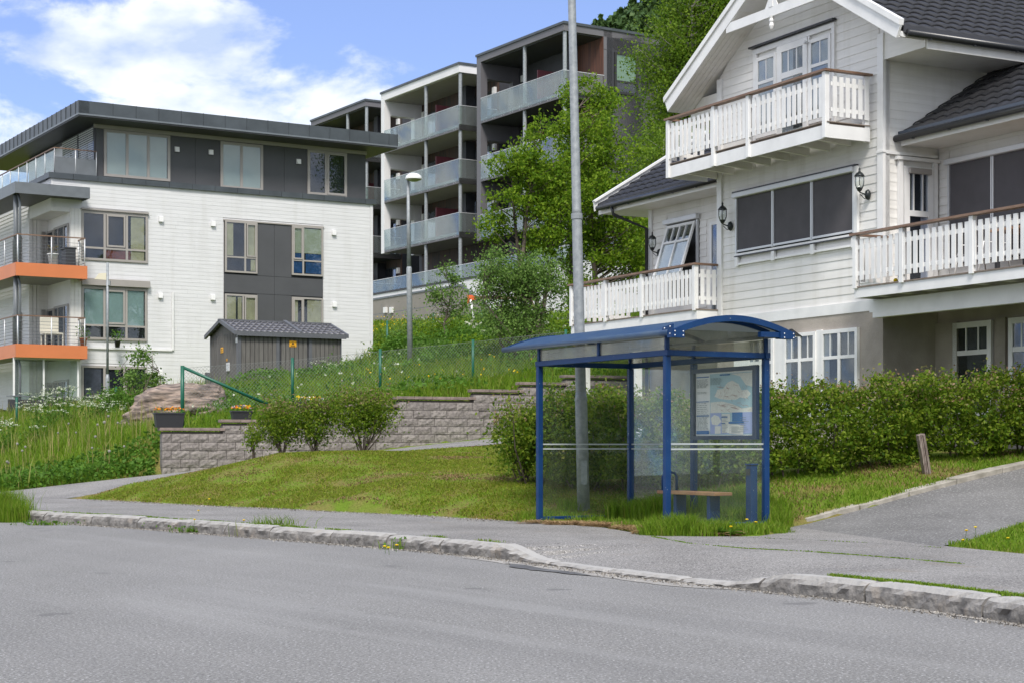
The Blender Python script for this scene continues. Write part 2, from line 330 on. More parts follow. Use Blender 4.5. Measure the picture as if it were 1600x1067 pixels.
m_curt = mat('net_curtain', (0.42, 0.42, 0.46), 0.9)
m_curty = mat('yellow_curtain', (0.48, 0.43, 0.24), 0.9, var=0.2, vscale=3)
m_curtb = mat('blue_curtain', (0.035, 0.12, 0.32), 0.9, var=0.3, vscale=6)
m_curtg = mat('grey_curtain', (0.13, 0.13, 0.14), 0.9, var=0.3, vscale=6)
m_rblind = mat('roller_blind', (0.50, 0.55, 0.53), 0.8, var=0.05)
m_rblindg = mat('green_roller_blind', (0.40, 0.52, 0.50), 0.8, var=0.05)
m_brick = mat('red_inner_wall', (0.20, 0.035, 0.02), 0.8, var=0.4, vscale=8)
m_maroon = mat('maroon_screen', (0.20, 0.055, 0.07), 0.5)
m_woodcl = mat('brown_cladding', (0.15, 0.055, 0.028), 0.6, c2=(0.065, 0.03, 0.02), vscale=4, stretch=(3, 3, 0.15))
m_charc = mat('charcoal_panel', (0.045, 0.046, 0.053), 0.55, var=0.15)
m_gpan = mat('grey_facade_panel', (0.135, 0.13, 0.14), 0.55, var=0.08, vscale=1)
m_soffl = mat('pale_soffit', (0.27, 0.26, 0.24), 0.7, var=0.1)
m_beige = mat('beige_panel', (0.27, 0.245, 0.215), 0.7, var=0.08)
m_green = mat('green_post_paint', (0.008, 0.10, 0.06), 0.4)
m_wire = mat('fence_wire', (0.2, 0.215, 0.21), 0.5)
m_kiosk = mat('kiosk_boards', (0.115, 0.110, 0.104), 0.7, c2=(0.155, 0.147, 0.138), vscale=5, stretch=(3, 3, 0.5)); islandvar(m_kiosk, 0.25, (0.07, 0.062, 0.057))
m_kioskm = mat('kiosk_metal', (0.12, 0.125, 0.14), 0.45, var=0.1)
m_ktile = mat('kiosk_roof_sheet', (0.115, 0.115, 0.13), 0.4, var=0.15, metal=0.1)
m_yel = mat('yellow_sign', (0.85, 0.42, 0.02), 0.5)
m_blk = mat('black_mark', (0.02, 0.02, 0.02), 0.6)
m_rock = mat('boulder_rock', (0.33, 0.25, 0.20), 0.9, c2=(0.115, 0.095, 0.082), vscale=4.2, detail=10, bump=1.0, bscale=7, stretch=(0.5, 0.7, 2.6), lo=0.38, hi=0.64)
addmix(m_rock, noisefac(m_rock, 4, 0.55, 0.7, 8, stretch=(0.6, 1, 3.5), amount=0.6), (0.40, 0.33, 0.28))
addmix(m_rock, noisefac(m_rock, 7, 0.50, 0.60, 10, stretch=(0.35, 0.5, 2.6), amount=0.75), (0.07, 0.055, 0.048))
m_plast = mat('black_plastic', (0.025, 0.026, 0.03), 0.5)
m_weath = mat('weathered_stake', (0.30, 0.25, 0.22), 0.85, c2=(0.15, 0.11, 0.1), vscale=10, stretch=(4, 4, 0.4), bump=0.5, bscale=20)
m_redor = mat('orange_plastic', (0.75, 0.12, 0.03), 0.5)
m_lampw = mat('lamp_bowl_white', (0.75, 0.76, 0.74), 0.4)
m_signc = mat('cream_sign', (0.65, 0.60, 0.46), 0.6)
m_bark = mat('alder_bark', (0.145, 0.115, 0.09), 0.9, c2=(0.07, 0.055, 0.045), vscale=6, bump=0.7, bscale=12, stretch=(1, 1, 0.4))
m_barkb = mat('birch_bark', (0.34, 0.32, 0.29), 0.8, c2=(0.08, 0.07, 0.06), vscale=5, bump=0.3, stretch=(1, 1, 3))
m_straw = leafmat('dry_straw', [(0.32, 0.21, 0.10), (0.44, 0.31, 0.17), (0.24, 0.15, 0.08)], 0.3)
m_dry = leafmat('dry_turf', [(0.22, 0.145, 0.07), (0.30, 0.21, 0.10), (0.16, 0.11, 0.055)], 0.2)
m_paper = mat('poster_paper', (0.88, 0.90, 0.90), 0.6)
m_sea = mat('poster_sea', (0.44, 0.64, 0.72), 0.6)
m_land = mat('poster_land', (0.86, 0.87, 0.82), 0.6, var=0.12, vscale=40)
m_pblue = mat('poster_blue', (0.03, 0.16, 0.42), 0.6)
m_pviol = mat('poster_violet', (0.40, 0.48, 0.78), 0.6)
m_ptext = mat('poster_print', (0.22, 0.26, 0.28), 0.7)
m_pred = mat('poster_lines', (0.45, 0.28, 0.26), 0.7)
m_glass = glassmat('window_glass', (0.86, 0.89, 0.89), 0.04, rmax=.6)
m_glassd = glassmat('dark_window_glass', (0.88, 0.91, 0.95), 0.04, rmax=.35)
m_bglass = glassmat('balcony_glass', (0.82, 0.88, 0.86), 0.03, 0.10, (0.50, 0.52, 0.51), dscale=0.6, rmax=.35)
m_sglass = glassmat('shelter_glass', (0.955, 0.97, 0.955), 0.005, 0.026, (0.42, 0.48, 0.40), dscale=5, rmax=.16)
m_sglasst = glassmat('shelter_roof_sheet', (0.80, 0.80, 0.74), 0.02, 0.26, (0.42, 0.41, 0.36), dscale=6, rmax=.4)
m_lglass = glassmat('lantern_glass', (0.9, 0.92, 0.9), 0.10, 0.15)

# foliage
m_alder = leafmat('alder_leaf', [(0.085, 0.18, 0.012), (0.16, 0.28, 0.018), (0.27, 0.38, 0.03), (0.10, 0.20, 0.014)], 0.5)
m_alderl = leafmat('light_leaf', [(0.10, 0.19, 0.04), (0.15, 0.26, 0.05), (0.20, 0.31, 0.075), (0.08, 0.165, 0.04)])
m_birch = leafmat('birch_leaf', [(0.075, 0.155, 0.014), (0.14, 0.24, 0.02), (0.23, 0.33, 0.035), (0.09, 0.18, 0.018)], 0.5)
m_hedge = leafmat('hedge_leaf', [(0.05, 0.12, 0.01), (0.13, 0.22, 0.016), (0.23, 0.31, 0.028), (0.09, 0.18, 0.012), (0.27, 0.31, 0.045)], 0.5)
m_shoot = leafmat('new_shoot_leaf', [(0.26, 0.15, 0.10), (0.32, 0.22, 0.14), (0.20, 0.22, 0.06), (0.30, 0.28, 0.13)])
m_grass = leafmat('grass_blade', [(0.095, 0.19, 0.014), (0.16, 0.28, 0.02), (0.23, 0.35, 0.03), (0.11, 0.21, 0.016), (0.29, 0.32, 0.06)], 0.45)
m_lawn = leafmat('lawn_blade', [(0.12, 0.20, 0.012), (0.20, 0.28, 0.02), (0.28, 0.34, 0.035), (0.30, 0.24, 0.07), (0.13, 0.22, 0.014)], 0.42)
m_weed = leafmat('weed_leaf', [(0.07, 0.165, 0.018), (0.12, 0.24, 0.028), (0.09, 0.19, 0.03)], 0.4)
m_hill = leafmat('hill_tree_leaf', [(0.05, 0.095, 0.03), (0.085, 0.145, 0.04), (0.06, 0.11, 0.04)], 0.2)
m_umbel = leafmat('umbel_white', [(0.55, 0.60, 0.42), (0.7, 0.72, 0.6), (0.45, 0.52, 0.3)], 0.2)
m_clock = leafmat('seed_head', [(0.48, 0.47, 0.42), (0.36, 0.36, 0.31)], 0.5)
m_yflow = leafmat('yellow_petals', [(0.75, 0.50, 0.01), (0.8, 0.6, 0.02)], 0.2)
m_oflow = leafmat('orange_petals', [(0.75, 0.22, 0.01), (0.8, 0.34, 0.02), (0.75, 0.16, 0.01)], 0.2)
m_vflow = leafmat('violet_petals', [(0.16, 0.10, 0.36), (0.45, 0.36, 0.55), (0.6, 0.6, 0.65)], 0.2)
m_wflow = leafmat('pale_petals', [(0.62, 0.68, 0.75), (0.75, 0.75, 0.72)], 0.2)
# ------------------------------------------------------------------ ground, road, pavement, driveway, path
def smooth(t): t = np.clip(t, 0, 1); return t * t * (3 - 2 * t)
class RBF:
    def __init__(s, pts):
        P = np.array(pts, float); s.X = P[:, :2]; n = len(P)
        d = np.linalg.norm(s.X[:, None] - s.X[None], axis=2)
        A = np.zeros((n + 3, n + 3)); A[:n, :n] = d; A[:n, n] = 1; A[:n, n + 1:] = s.X / 50; A[n, :n] = 1; A[n + 1:, :n] = s.X.T / 50
        s.c = np.linalg.solve(A + np.eye(n + 3) * 1e-9, np.concatenate([P[:, 2], np.zeros(3)]))
    def __call__(s, x, y):
        x = np.asarray(x, float); y = np.asarray(y, float); sh = x.shape; Q = np.stack([x.ravel(), y.ravel()], 1); out = np.empty(len(Q)); n = len(s.X)
        for i in range(0, len(Q), 20000):
            q = Q[i:i + 20000]; d = np.linalg.norm(q[:, None] - s.X[None], axis=2)
            out[i:i + 20000] = d @ s.c[:n] + s.c[n] + (q / 50) @ s.c[n + 1:]
        return out.reshape(sh)

def poly_dist(poly, x, y):
    """signed distance: positive inside"""
    poly = np.array(poly, float)[:, :2]; x = np.asarray(x, float); y = np.asarray(y, float)
    d = np.full(x.shape, 1e9); ins = np.zeros(x.shape, bool); n = len(poly)
    for i in range(n):
        a, b = poly[i], poly[(i + 1) % n]; e = b - a; L2 = e @ e + 1e-12
        t = np.clip(((x - a[0]) * e[0] + (y - a[1]) * e[1]) / L2, 0, 1)
        d = np.minimum(d, np.hypot(x - a[0] - t * e[0], y - a[1] - t * e[1]))
        c = (a[1] > y) != (b[1] > y)
        with np.errstate(divide='ignore', invalid='ignore'): xi = (b[0] - a[0]) * (y - a[1]) / (b[1] - a[1] + 1e-15) + a[0]
        ins ^= c & (x < xi)
    return np.where(ins, d, -d)

# kerb line (its road side) in plan
KERB = [(-26, 46), (-13.5, 33.0), (-10.2, 29.6), (-7.75, 27.1), (-5.6, 24.95), (-3.45, 22.35), (-2.1, 20.75), (-0.8, 19.15), (0.0, 17.85), (0.64, 16.5), (1.36, 15.05), (2.2, 13.9), (2.92, 12.75), (3.45, 11.45), (4.3, 9.2), (5.6, 5.0), (7.5, -3.0), (9, -12)]
def resample(pts, step):
    pts = np.array(pts, float); out = [pts[0]]
    seg = np.linalg.norm(np.diff(pts, axis=0), axis=1); s = np.concatenate([[0], np.cumsum(seg)]); n = max(2, int(s[-1] / step))
    q = np.linspace(0, s[-1], n + 1); return np.stack([np.interp(q, s, pts[:, i]) for i in range(pts.shape[1])], 1)
def soften(p, it=6):
    p = p.copy()
    for _ in range(it): p[1:-1] = p[1:-1] * 0.5 + (p[:-2] + p[2:]) * 0.25
    return p
KR = soften(resample(KERB, 0.25), 10)
def offset(p, d):
    t = np.gradient(p, axis=0); t /= np.linalg.norm(t, axis=1)[:, None]; n = np.stack([-t[:, 1], t[:, 0]], 1); return p + n * d     # to the left of travel
# travel is from far left towards the right; the pavement lies on its left
SIDE = [(-30, 50), (-14.2, 39.0), (-10.5, 35.6), (-8.6, 33.8), (-7.0, 31.9), (-5.5, 30.1), (-3.8, 28.4), (-1.47, 25.9), (0.0, 23.75), (0.55, 23.05), (1.2, 21.9), (1.45, 20.75), (1.62, 20.15), (2.1, 19.75), (2.85, 19.75), (3.3, 20.6), (3.62, 22.0), (3.7, 22.3)]
SIDE_R = [(4.55, 17.9), (5.1, 16.3), (6.4, 12.6), (8.0, 7.0), (10, -3), (11.5, -12)]
DR_L = [(3.62, 22.1, 0.14), (3.88, 22.35, 0.17), (4.88, 23.0, 0.375), (5.97, 23.8, 0.60), (6.89, 24.4, 0.77), (7.6, 24.95, 0.90), (9.5, 26.2, 1.15), (14, 28.2, 1.6)]
DR_R = [(4.5, 17.75, 0.145), (4.9, 18.3, 0.165), (5.41, 19.1, 0.213), (6.3, 20.5, 0.30), (7.4, 21.9, 0.43), (8.6, 23.0, 0.55), (11.0, 24.6, 0.85), (15.5, 27.0, 1.4)]
PA_L = [(-13.5, 38.0, .13), (-11.2, 37.25, .2), (-9.3, 37.2, .42), (-7.6, 37.35, .60), (-5.6, 38.15, .82), (-3.6, 38.9, 1.03), (-1.6, 39.7, 1.28), (0.4, 40.5, 1.46), (3.5, 41.6, 1.6), (9, 43, 2.0)]
PA_R = [(-10.6, 35.5, .14), (-8.9, 34.1, .15), (-7.9, 34.6, .33), (-6.6, 35.3, .60), (-5.0, 36.0, .82), (-3.2, 36.5, 1.02), (-1.4, 36.7, 1.17), (0.6, 37.0, 1.31), (3.5, 38.0, 1.53), (9, 39.5, 1.9)]

def ruled(name, A, B, m, nx=8, n=40, lift=0.0):
    A = resample(A, 0.4) if len(A[0]) == 3 else A; a = np.array([A[int(i)] for i in np.linspace(0, len(A) - 1, n)]); B = resample(B, 0.4); b = np.array([B[int(i)] for i in np.linspace(0, len(B) - 1, n)])
    V = [(a[i] * (1 - t) + b[i] * t) + np.array([0, 0, lift]) for i in range(n) for t in np.linspace(0, 1, nx + 1)]
    F = [(i * (nx + 1) + j, i * (nx + 1) + j + 1, (i + 1) * (nx + 1) + j + 1, (i + 1) * (nx + 1) + j) for i in range(n - 1) for j in range(nx)]
    o = np_mesh(name, V, F, m, smooth=True); return tag(o, kind='structure')
ruled('driveway', DR_L, DR_R, m_drive, lift=0.006)
ruled('path', PA_L, PA_R, m_pave, lift=0.004)

# the road: one sheet on the near side of the kerb
kr = KR
V = []; F = []
W = 14
for i, p in enumerate(kr):
    for j in range(W + 1):
        f = (j / W) ** 1.5
        q = p * (1 - f) + np.array([min(p[0] - 26, -26) if p[1] > 20 else p[0] - 32, -14 if p[1] < 30 else p[1] - 44]) * f
        V.append((q[0], q[1], 0.0))
F = [(i * (W + 1) + j, i * (W + 1) + j + 1, (i + 1) * (W + 1) + j + 1, (i + 1) * (W + 1) + j) for i in range(len(kr) - 1) for j in range(W)]
# plain large sheet is simpler and has no folds
from bpy_extras.mesh_utils import ngon_tessellate
ring = [Vector((p[0], p[1], 0)) for p in kr] + [Vector(q) for q in ((9, -30, 0), (-90, -30, 0), (-90, 46, 0))]
tri = ngon_tessellate([tuple(r) for r in ring], list(range(len(ring))))
tag(np_mesh('road', [tuple(r) for r in ring], [t for t in tri], m_road), kind='structure')

# pavement: kerb back to the lawn edge (runs on under it)
kb = offset(KR, 0.12)
def kerb_h(x, y):
    """height of the kerb top above the road: dropped by the bus stop"""
    y = np.asarray(y, float)
    h = np.full(y.shape, 0.165)
    lo = smooth((18.1 - y) / 0.9) * smooth((y - 13.75) / 0.75)
    return h - 0.125 * lo
n = 200
a = resample(kb, 0.1)
side_all = SIDE + SIDE_R
b = resample(np.array(side_all), 0.1)
ring = [tuple(p) for p in resample(kb, 0.3)] + [tuple(p) for p in resample(np.array(side_all), 0.3)[::-1]]
# grid sheet clipped to that ring: height falls to the dropped kerb
PAVE = np.array(ring)
def pave_z(x, y):
    # distance to kerb
    x = np.asarray(x, float); y = np.asarray(y, float); sh = x.shape; q = np.stack([x.ravel(), y.ravel()], 1)
    d = np.empty(len(q)); yy = np.empty(len(q))
    for i in range(0, len(q), 20000):
        dd = np.linalg.norm(q[i:i + 20000, None] - KR[None], axis=2); k = dd.argmin(1); d[i:i + 20000] = dd[np.arange(len(k)), k]; yy[i:i + 20000] = KR[k, 1]
    h = kerb_h(0, yy) - 0.014
    return (h * (1 - smooth(d / 1.6)) + 0.15 * smooth(d / 1.6)).reshape(sh)
tri = ngon_tessellate([(p[0], p[1], 0) for p in ring], list(range(len(ring))))
me = bpy.data.meshes.new('pavement'); me.from_pydata([(p[0], p[1], 0) for p in ring], [], [tuple(t) for t in tri])
bm = bmesh.new(); bm.from_mesh(me)
for it in range(8):
    le = [e for e in bm.edges if e.calc_length() > (0.22 if -3 < e.verts[0].co.x < 4 and e.verts[0].co.y < 20.5 else 0.45) and -14 < e.verts[0].co.x < 9 and e.verts[0].co.y > 6 and e.verts[0].co.y < 36]
    if not le: break
    bmesh.ops.subdivide_edges(bm, edges=le, cuts=1); bmesh.ops.triangulate(bm, faces=bm.faces)
co = np.array([v.co for v in bm.verts]); z = pave_z(co[:, 0], co[:, 1])
for v, h in zip(bm.verts, z): v.co.z = h
bmesh.ops.recalc_face_normals(bm, faces=bm.faces)
bm.to_mesh(me); bm.free(); me.materials.append(m_pave); me.polygons.foreach_set('use_smooth', [True] * len(me.polygons))
o = bpy.data.objects.new('pavement', me); COL.objects.link(o); tag(o, kind='structure')

# kerb stones
mb = MB(); L = 0.0; i = 0
seg = np.linalg.norm(np.diff(KR, axis=0), axis=1); S = np.concatenate([[0], np.cumsum(seg)])
from mathutils import noise as mnoise
def knoise(p, o): return mnoise.noise(Vector((p[0] * 9, p[1] * 9, o * 3.7)))
def kpos(s): return np.array([np.interp(s, S, KR[:, 0]), np.interp(s, S, KR[:, 1])])
s = 12.0
while s < S[-1] - 8:
    ln = random.uniform(1.05, 1.5)
    p0 = kpos(s + 0.008)
    if p0[1] < 18.0 and p0[1] > 14.0: ln = random.uniform(0.9, 1.3)
    k = 16; pts = [kpos(s + 0.015 + (ln - 0.03) * t / k) for t in range(k + 1)]; dh = random.uniform(-.010, .008)
    rows = []
    for j, p in enumerate(pts):
        q = kpos(s + 0.008 + (ln - 0.016) * j / k + 0.02) - p; q /= np.linalg.norm(q); nn = np.array([-q[1], q[0]])
        h = float(kerb_h(0, p[1])) + dh; e = 0.012 if j in (0, k) else 0.0
        jx = lambda a: random.uniform(-a, a) * .55
        rows.append([(*(p + nn * (-0.030 + jx(.014))), -0.05), (*(p + nn * (-0.036 + jx(.005) + .022 * knoise(p, 1))), h * 0.30), (*(p + nn * (-0.034 + jx(.005) + .025 * knoise(p, 2))), h * 0.58), (*(p + nn * (-0.012 + jx(.014) + e)), h - 0.032 + jx(.006)), (*(p + nn * (0.03 + jx(.006))), h - e + jx(.004)), (*(p + nn * (0.155 + jx(.006))), h - e + jx(.003)), (*(p + nn * 0.165), -0.05)])
    base = len(mb.v)
    for r in rows: mb.v.extend([tuple(map(float, x)) for x in r])
    for j in range(k):
        for c in range(6): mb.f.append((base + j * 7 + c, base + (j + 1) * 7 + c, base + (j + 1) * 7 + c + 1, base + j * 7 + c + 1)); mb.m.append(0)
    mb.f.append(tuple(base + c for c in range(7))); mb.f.append(tuple(base + k * 7 + c for c in range(6, -1, -1))); mb.m += [0, 0]
    s += ln
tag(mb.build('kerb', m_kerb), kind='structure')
# worn gutter strip and dark repairs beside the dropped kerb
def flat_strip(name, pts, w0, w1, z, m, jag=0.03):
    p = resample(np.array(pts, float), 0.12); V = []; 
    A = offset(p, w0); B = offset(p, w1)
    for i in range(len(p)):
        f = min(1, min(i, len(p) - 1 - i) / 5)
        ja = jag * 1.6 * (math.sin(i * .55 + w1 * 9) + .6 * math.sin(i * 1.3) + .4 * math.sin(i * 2.9)) * (w1 - w0) / abs(w1 - w0) * .4; b = A[i] * (1 - f) + B[i] * f; nb = (B[i] - A[i]) / np.linalg.norm(B[i] - A[i]); b = b + nb * ja * f; a = A[i] + nb * (.5 * jag * math.sin(i * .8 + 2) if w0 else 0)
        V += [(a[0], a[1], z), (b[0], b[1], z)]
    F = [(2 * i, 2 * i + 1, 2 * i + 3, 2 * i + 2) for i in range(len(p) - 1)]
    return tag(np_mesh(name, V, F, m), kind='structure')
sub = KR[(KR[:, 1] < 18.9) & (KR[:, 1] > 13.9)]
m_gut = mat('gutter_grit', (0.27, 0.255, 0.235), 0.95, c2=(0.36, 0.34, 0.31), vscale=4, bump=0.6, bscale=50)
flat_strip('gutter_strip', sub, 0.0, -0.30, 0.004, m_gut)
flat_strip('road_patch', sub[6:-8], -0.26, -0.46, 0.008, m_patch, 0.06)
sub2 = KR[(KR[:, 1] < 13.6) & (KR[:, 1] > 8.5)]
flat_strip('gutter_strip', sub2, 0.0, -0.12, 0.004, m_gut, 0.02)
sub3 = KR[(KR[:, 1] < 30) & (KR[:, 1] > 19.1)]
flat_strip('gutter_strip', sub3, 0.0, -0.10, 0.004, m_gut, 0.02)

# driveway edging slabs
mb = MB(); E = resample(np.array(DR_L[1:7], float), 0.05); sE = np.concatenate([[0], np.cumsum(np.linalg.norm(np.diff(E, axis=0), axis=1))])
def ep(s): return np.array([np.interp(s, sE, E[:, i]) for i in range(3)])
s = 0.0
while s < sE[-1] - 1:
    a, b = ep(s + 0.012), ep(s + 0.98); d = (b - a); d /= np.linalg.norm(d[:2]); nn = np.array([-d[1], d[0], 0]); t = random.uniform(-.012, .012)
    P = [a + nn * -0.02, b + nn * -0.02, b + nn * 0.20, a + nn * 0.20]
    mb.hexa([p + np.array([0, 0, -0.1]) for p in P] + [p + np.array([0, 0, 0.075 + t + random.uniform(-.006, .006)]) for p in P]); s += 1.0
tag(mb.build('edging', m_edging, bevel=0.008), kind='structure')

# ---- ground heights
WALL = Face((-7.8, 37.7), (1, 0.4), (0.4, -1.0))
def wall_y(x): return 37.7 + (x + 7.8) * 0.4
hb = [(-1.9, 27.6, .62), (-.4, 26.2, .56), (1.5, 25.7, .55), (3.63, 24.8, .70), (6.1, 25.8, .96), (8.0, 26.4, 1.10), (12, 28, 1.4)]
Fp = hb + [(-30, 50, .1), (-14.5, 39.5, .1), (-12, 37.6, .2), (-8.6, 33.8, .15), (-7.8, 34.4, .42), (-7.0, 31.9, .16), (-6.4, 34.0, .685), (-5.4, 33.2, .86), (-4.6, 33, 1.05), (-3.4, 33.2, 1.09), (-2.2, 33, 1.09), (-1.25, 33, 1.00), (-.3, 31, .90),
     (-5.5, 30.1, .16), (-3.8, 28.5, .16), (-1.47, 25.9, .17), (0, 23.75, .17), (0.6, 23.3, .17), (1.2, 23.2, .17), (1.9, 22.2, .16), (1.0, 24.4, .24), (2.0, 24.1, .26), (2.9, 22.3, .2), (3.35, 21.6, .18), (2.5, 20.4, .16), (3.4, 22.6, .24), (3.3, 23.6, .48),
     (4.3, 23.7, .50), (5.6, 24.5, .70), (6.9, 25.2, .88), (7.9, 25.8, 1.0), (5.0, 16.5, .15), (6.4, 12.6, .15), (6.0, 18.8, .25), (8, 20, .4), (9, 17, .3), (14, 22, 1), (16, 15, .6), (11, 27.5, 1.15), (15, 29, 1.6), (20, 28, 2), (14, 34, 1.6), (7, 32, 1.2),
     (-5.2, 36, .80), (-3.2, 36.5, 1.0), (-1.4, 36.65, 1.17), (.6, 36.95, 1.31), (3.5, 37.95, 1.53), (-.4, 36.8, 1.24), (2, 37.4, 1.42), (-2.3, 36.6, 1.10), (0, 33.5, .98), (2, 30, .88), (4, 33, 1.15), (2, 35, 1.12), (0, 35.5, 1.08), (-1.2, 35, 1.05), (-3, 41, 1.2), (3, 43, 1.7), (-7, 40, .7), (9, 42, 2), (30, 40, 2.5), (40, 0, .2), (20, -10, .1), (60, 20, 2), (-40, 60, .3)]
Bp = [(-7.8, 38.5, 1.50), (-6.4, 39.0, 1.52), (-5, 39.6, 1.72), (-3.9, 40.0, 1.95), (-2.7, 40.4, 2.27), (-1, 41, 2.42), (.6, 41.7, 2.6), (2, 42.3, 2.8), (4, 43, 3.1), (-8.5, 43, 1.75), (-10.5, 42, 1.3), (-12, 44, 1.15), (-12, 38.3, .3), (-16, 44, .7), (-14, 50, 1.5), (-9.8, 48, 2.2), (-8.5, 52.5, 3.0), (-6, 53, 3.15), (-3, 50, 3.5), (-1, 48, 3.6), (-16, 62, 2.3), (-20, 62, 2.0), (-11, 64, 2.8), (-6, 68, 3.5), (-4.2, 60, 4.5), (-3, 70, 5.5), (-6.5, 80, 6.5),
      (-10, 97, 8.0), (-4, 92, 8.0), (0, 85, 7.7), (4, 80, 7.5), (2, 60, 4.9), (6, 60, 5.5), (3, 50, 3.9), (8, 48, 3.8), (10, 80, 8.5), (20, 60, 6.5), (20, 40, 3.0), (30, 90, 13), (-14, 110, 9), (-30, 80, 3), (-60, 120, 4), (-40, 60, 1.5), (60, 60, 9), (40, 160, 30), (0, 160, 16), (-60, 200, 12), (-150, 300, 15), (100, 150, 40), (-40, 250, 16), (-20, 250, 22), (-8, 250, 30), (5, 250, 42), (14, 250, 53), (23, 250, 60), (60, 260, 84), (110, 300, 115), (180, 260, 110), (-30, 300, 18), (200, 100, 40)]
rF, rB = RBF(Fp), RBF(Bp)
DRP = [(p[0], p[1]) for p in DR_L] + [(p[0], p[1]) for p in DR_R[::-1]]; PAP = [(p[0], p[1]) for p in PA_L] + [(p[0], p[1]) for p in PA_R[::-1]]
rD, rP = RBF([tuple(p) for p in resample(np.array(DR_L), 1.0)] + [tuple(p) for p in resample(np.array(DR_R), 1.0)]), RBF([tuple(p) for p in resample(np.array(PA_L), 1.0)] + [tuple(p) for p in resample(np.array(PA_R), 1.0)])
PAVEBIG = [tuple(p) for p in offset(KR, -0.3)] + [tuple(p) for p in resample(np.array(side_all), 0.5)[::-1]]
ROADP = [tuple(p) for p in kr] + [(9, -30), (-90, -30), (-90, 46)]
def ground_z(x, y):
    x = np.asarray(x, float); y = np.asarray(y, float)
    s = y - wall_y(x); wd = 0.35 + np.clip(-7.6 - x, 0, None) * 1.6 + np.clip(x - 6, 0, None) * 0.8
    t = smooth(s / wd - np.where(x > -7.6, 0.15, 0))
    f = rF(x, y); f = np.where(s > 0, np.minimum(f, rF(x, np.minimum(y, wall_y(x)))), f)
    z = f * (1 - t) + rB(x, y) * t
    far = smooth((y - 48) / 10); z = z * (1 - far) + rB(x, y) * far
    d = poly_dist(DRP, x, y); z = np.where(d > -0.1, z + (rD(x, y) - 0.07 - z) * smooth((d + 0.06) / 0.16), z)
    d = poly_dist(PAP, x, y); z = np.where(d > -0.1, z + (rP(x, y) - 0.07 - z) * smooth((d + 0.05) / 0.25), z)
    d = poly_dist(PAVEBIG, x, y); z = np.where(d > -0.1, z + (0.0 - z) * smooth((d + 0.1) / 0.4), z)
    d = poly_dist(ROADP, x, y); z = np.where(d > -0.3, z + (-0.08 - z) * smooth((d + 0.3) / 0.25), z)
    behind = smooth((-y) / 10); z = z * (1 - behind) + (-0.08) * behind
    return z
def axis(parts):
    out = []
    for a, b, st in parts: out += list(np.arange(a, b, st))
    return np.array(out + [parts[-1][1]])
xs = axis([(-420, -60, 30), (-60, -20, 4), (-20, -14, 1), (-14, 12, 0.18), (12, 20, 1), (20, 60, 4), (60, 420, 30)])
ys = axis([(-120, -10, 15), (-10, 9, 3), (9, 44, 0.18), (44, 70, 0.8), (70, 120, 3), (120, 400, 20), (400, 900, 100)])
X, Y = np.meshgrid(xs, ys); Z = ground_z(X, Y)
ridge = 2.0 * np.sin(X * 0.03) * (Y > 130)
Z = Z + ridge
Z = np.where(Y > 320, Z * (1 - .92 * smooth((Y - 320) / 90)), Z)
Z = np.where(Y > 125, np.minimum(Z, Y * (0.115 + 0.5 * smooth((X / Y + 0.01) / 0.07))), Z)
bumps = 0.012 * np.sin(X * 5.1 + Y * 3.3) * np.sin(Y * 4.3 - X * 1.7)
Z = Z + bumps * (Y < 60)
nx_, ny_ = len(xs), len(ys)
idx = np.arange(nx_ * ny_).reshape(ny_, nx_)
F = np.stack([idx[:-1, :-1].ravel(), idx[:-1, 1:].ravel(), idx[1:, 1:].ravel(), idx[1:, :-1].ravel()], 1)
tag(np_mesh('ground', np.stack([X.ravel(), Y.ravel(), Z.ravel()], 1), F, m_soil, smooth=True), kind='structure')

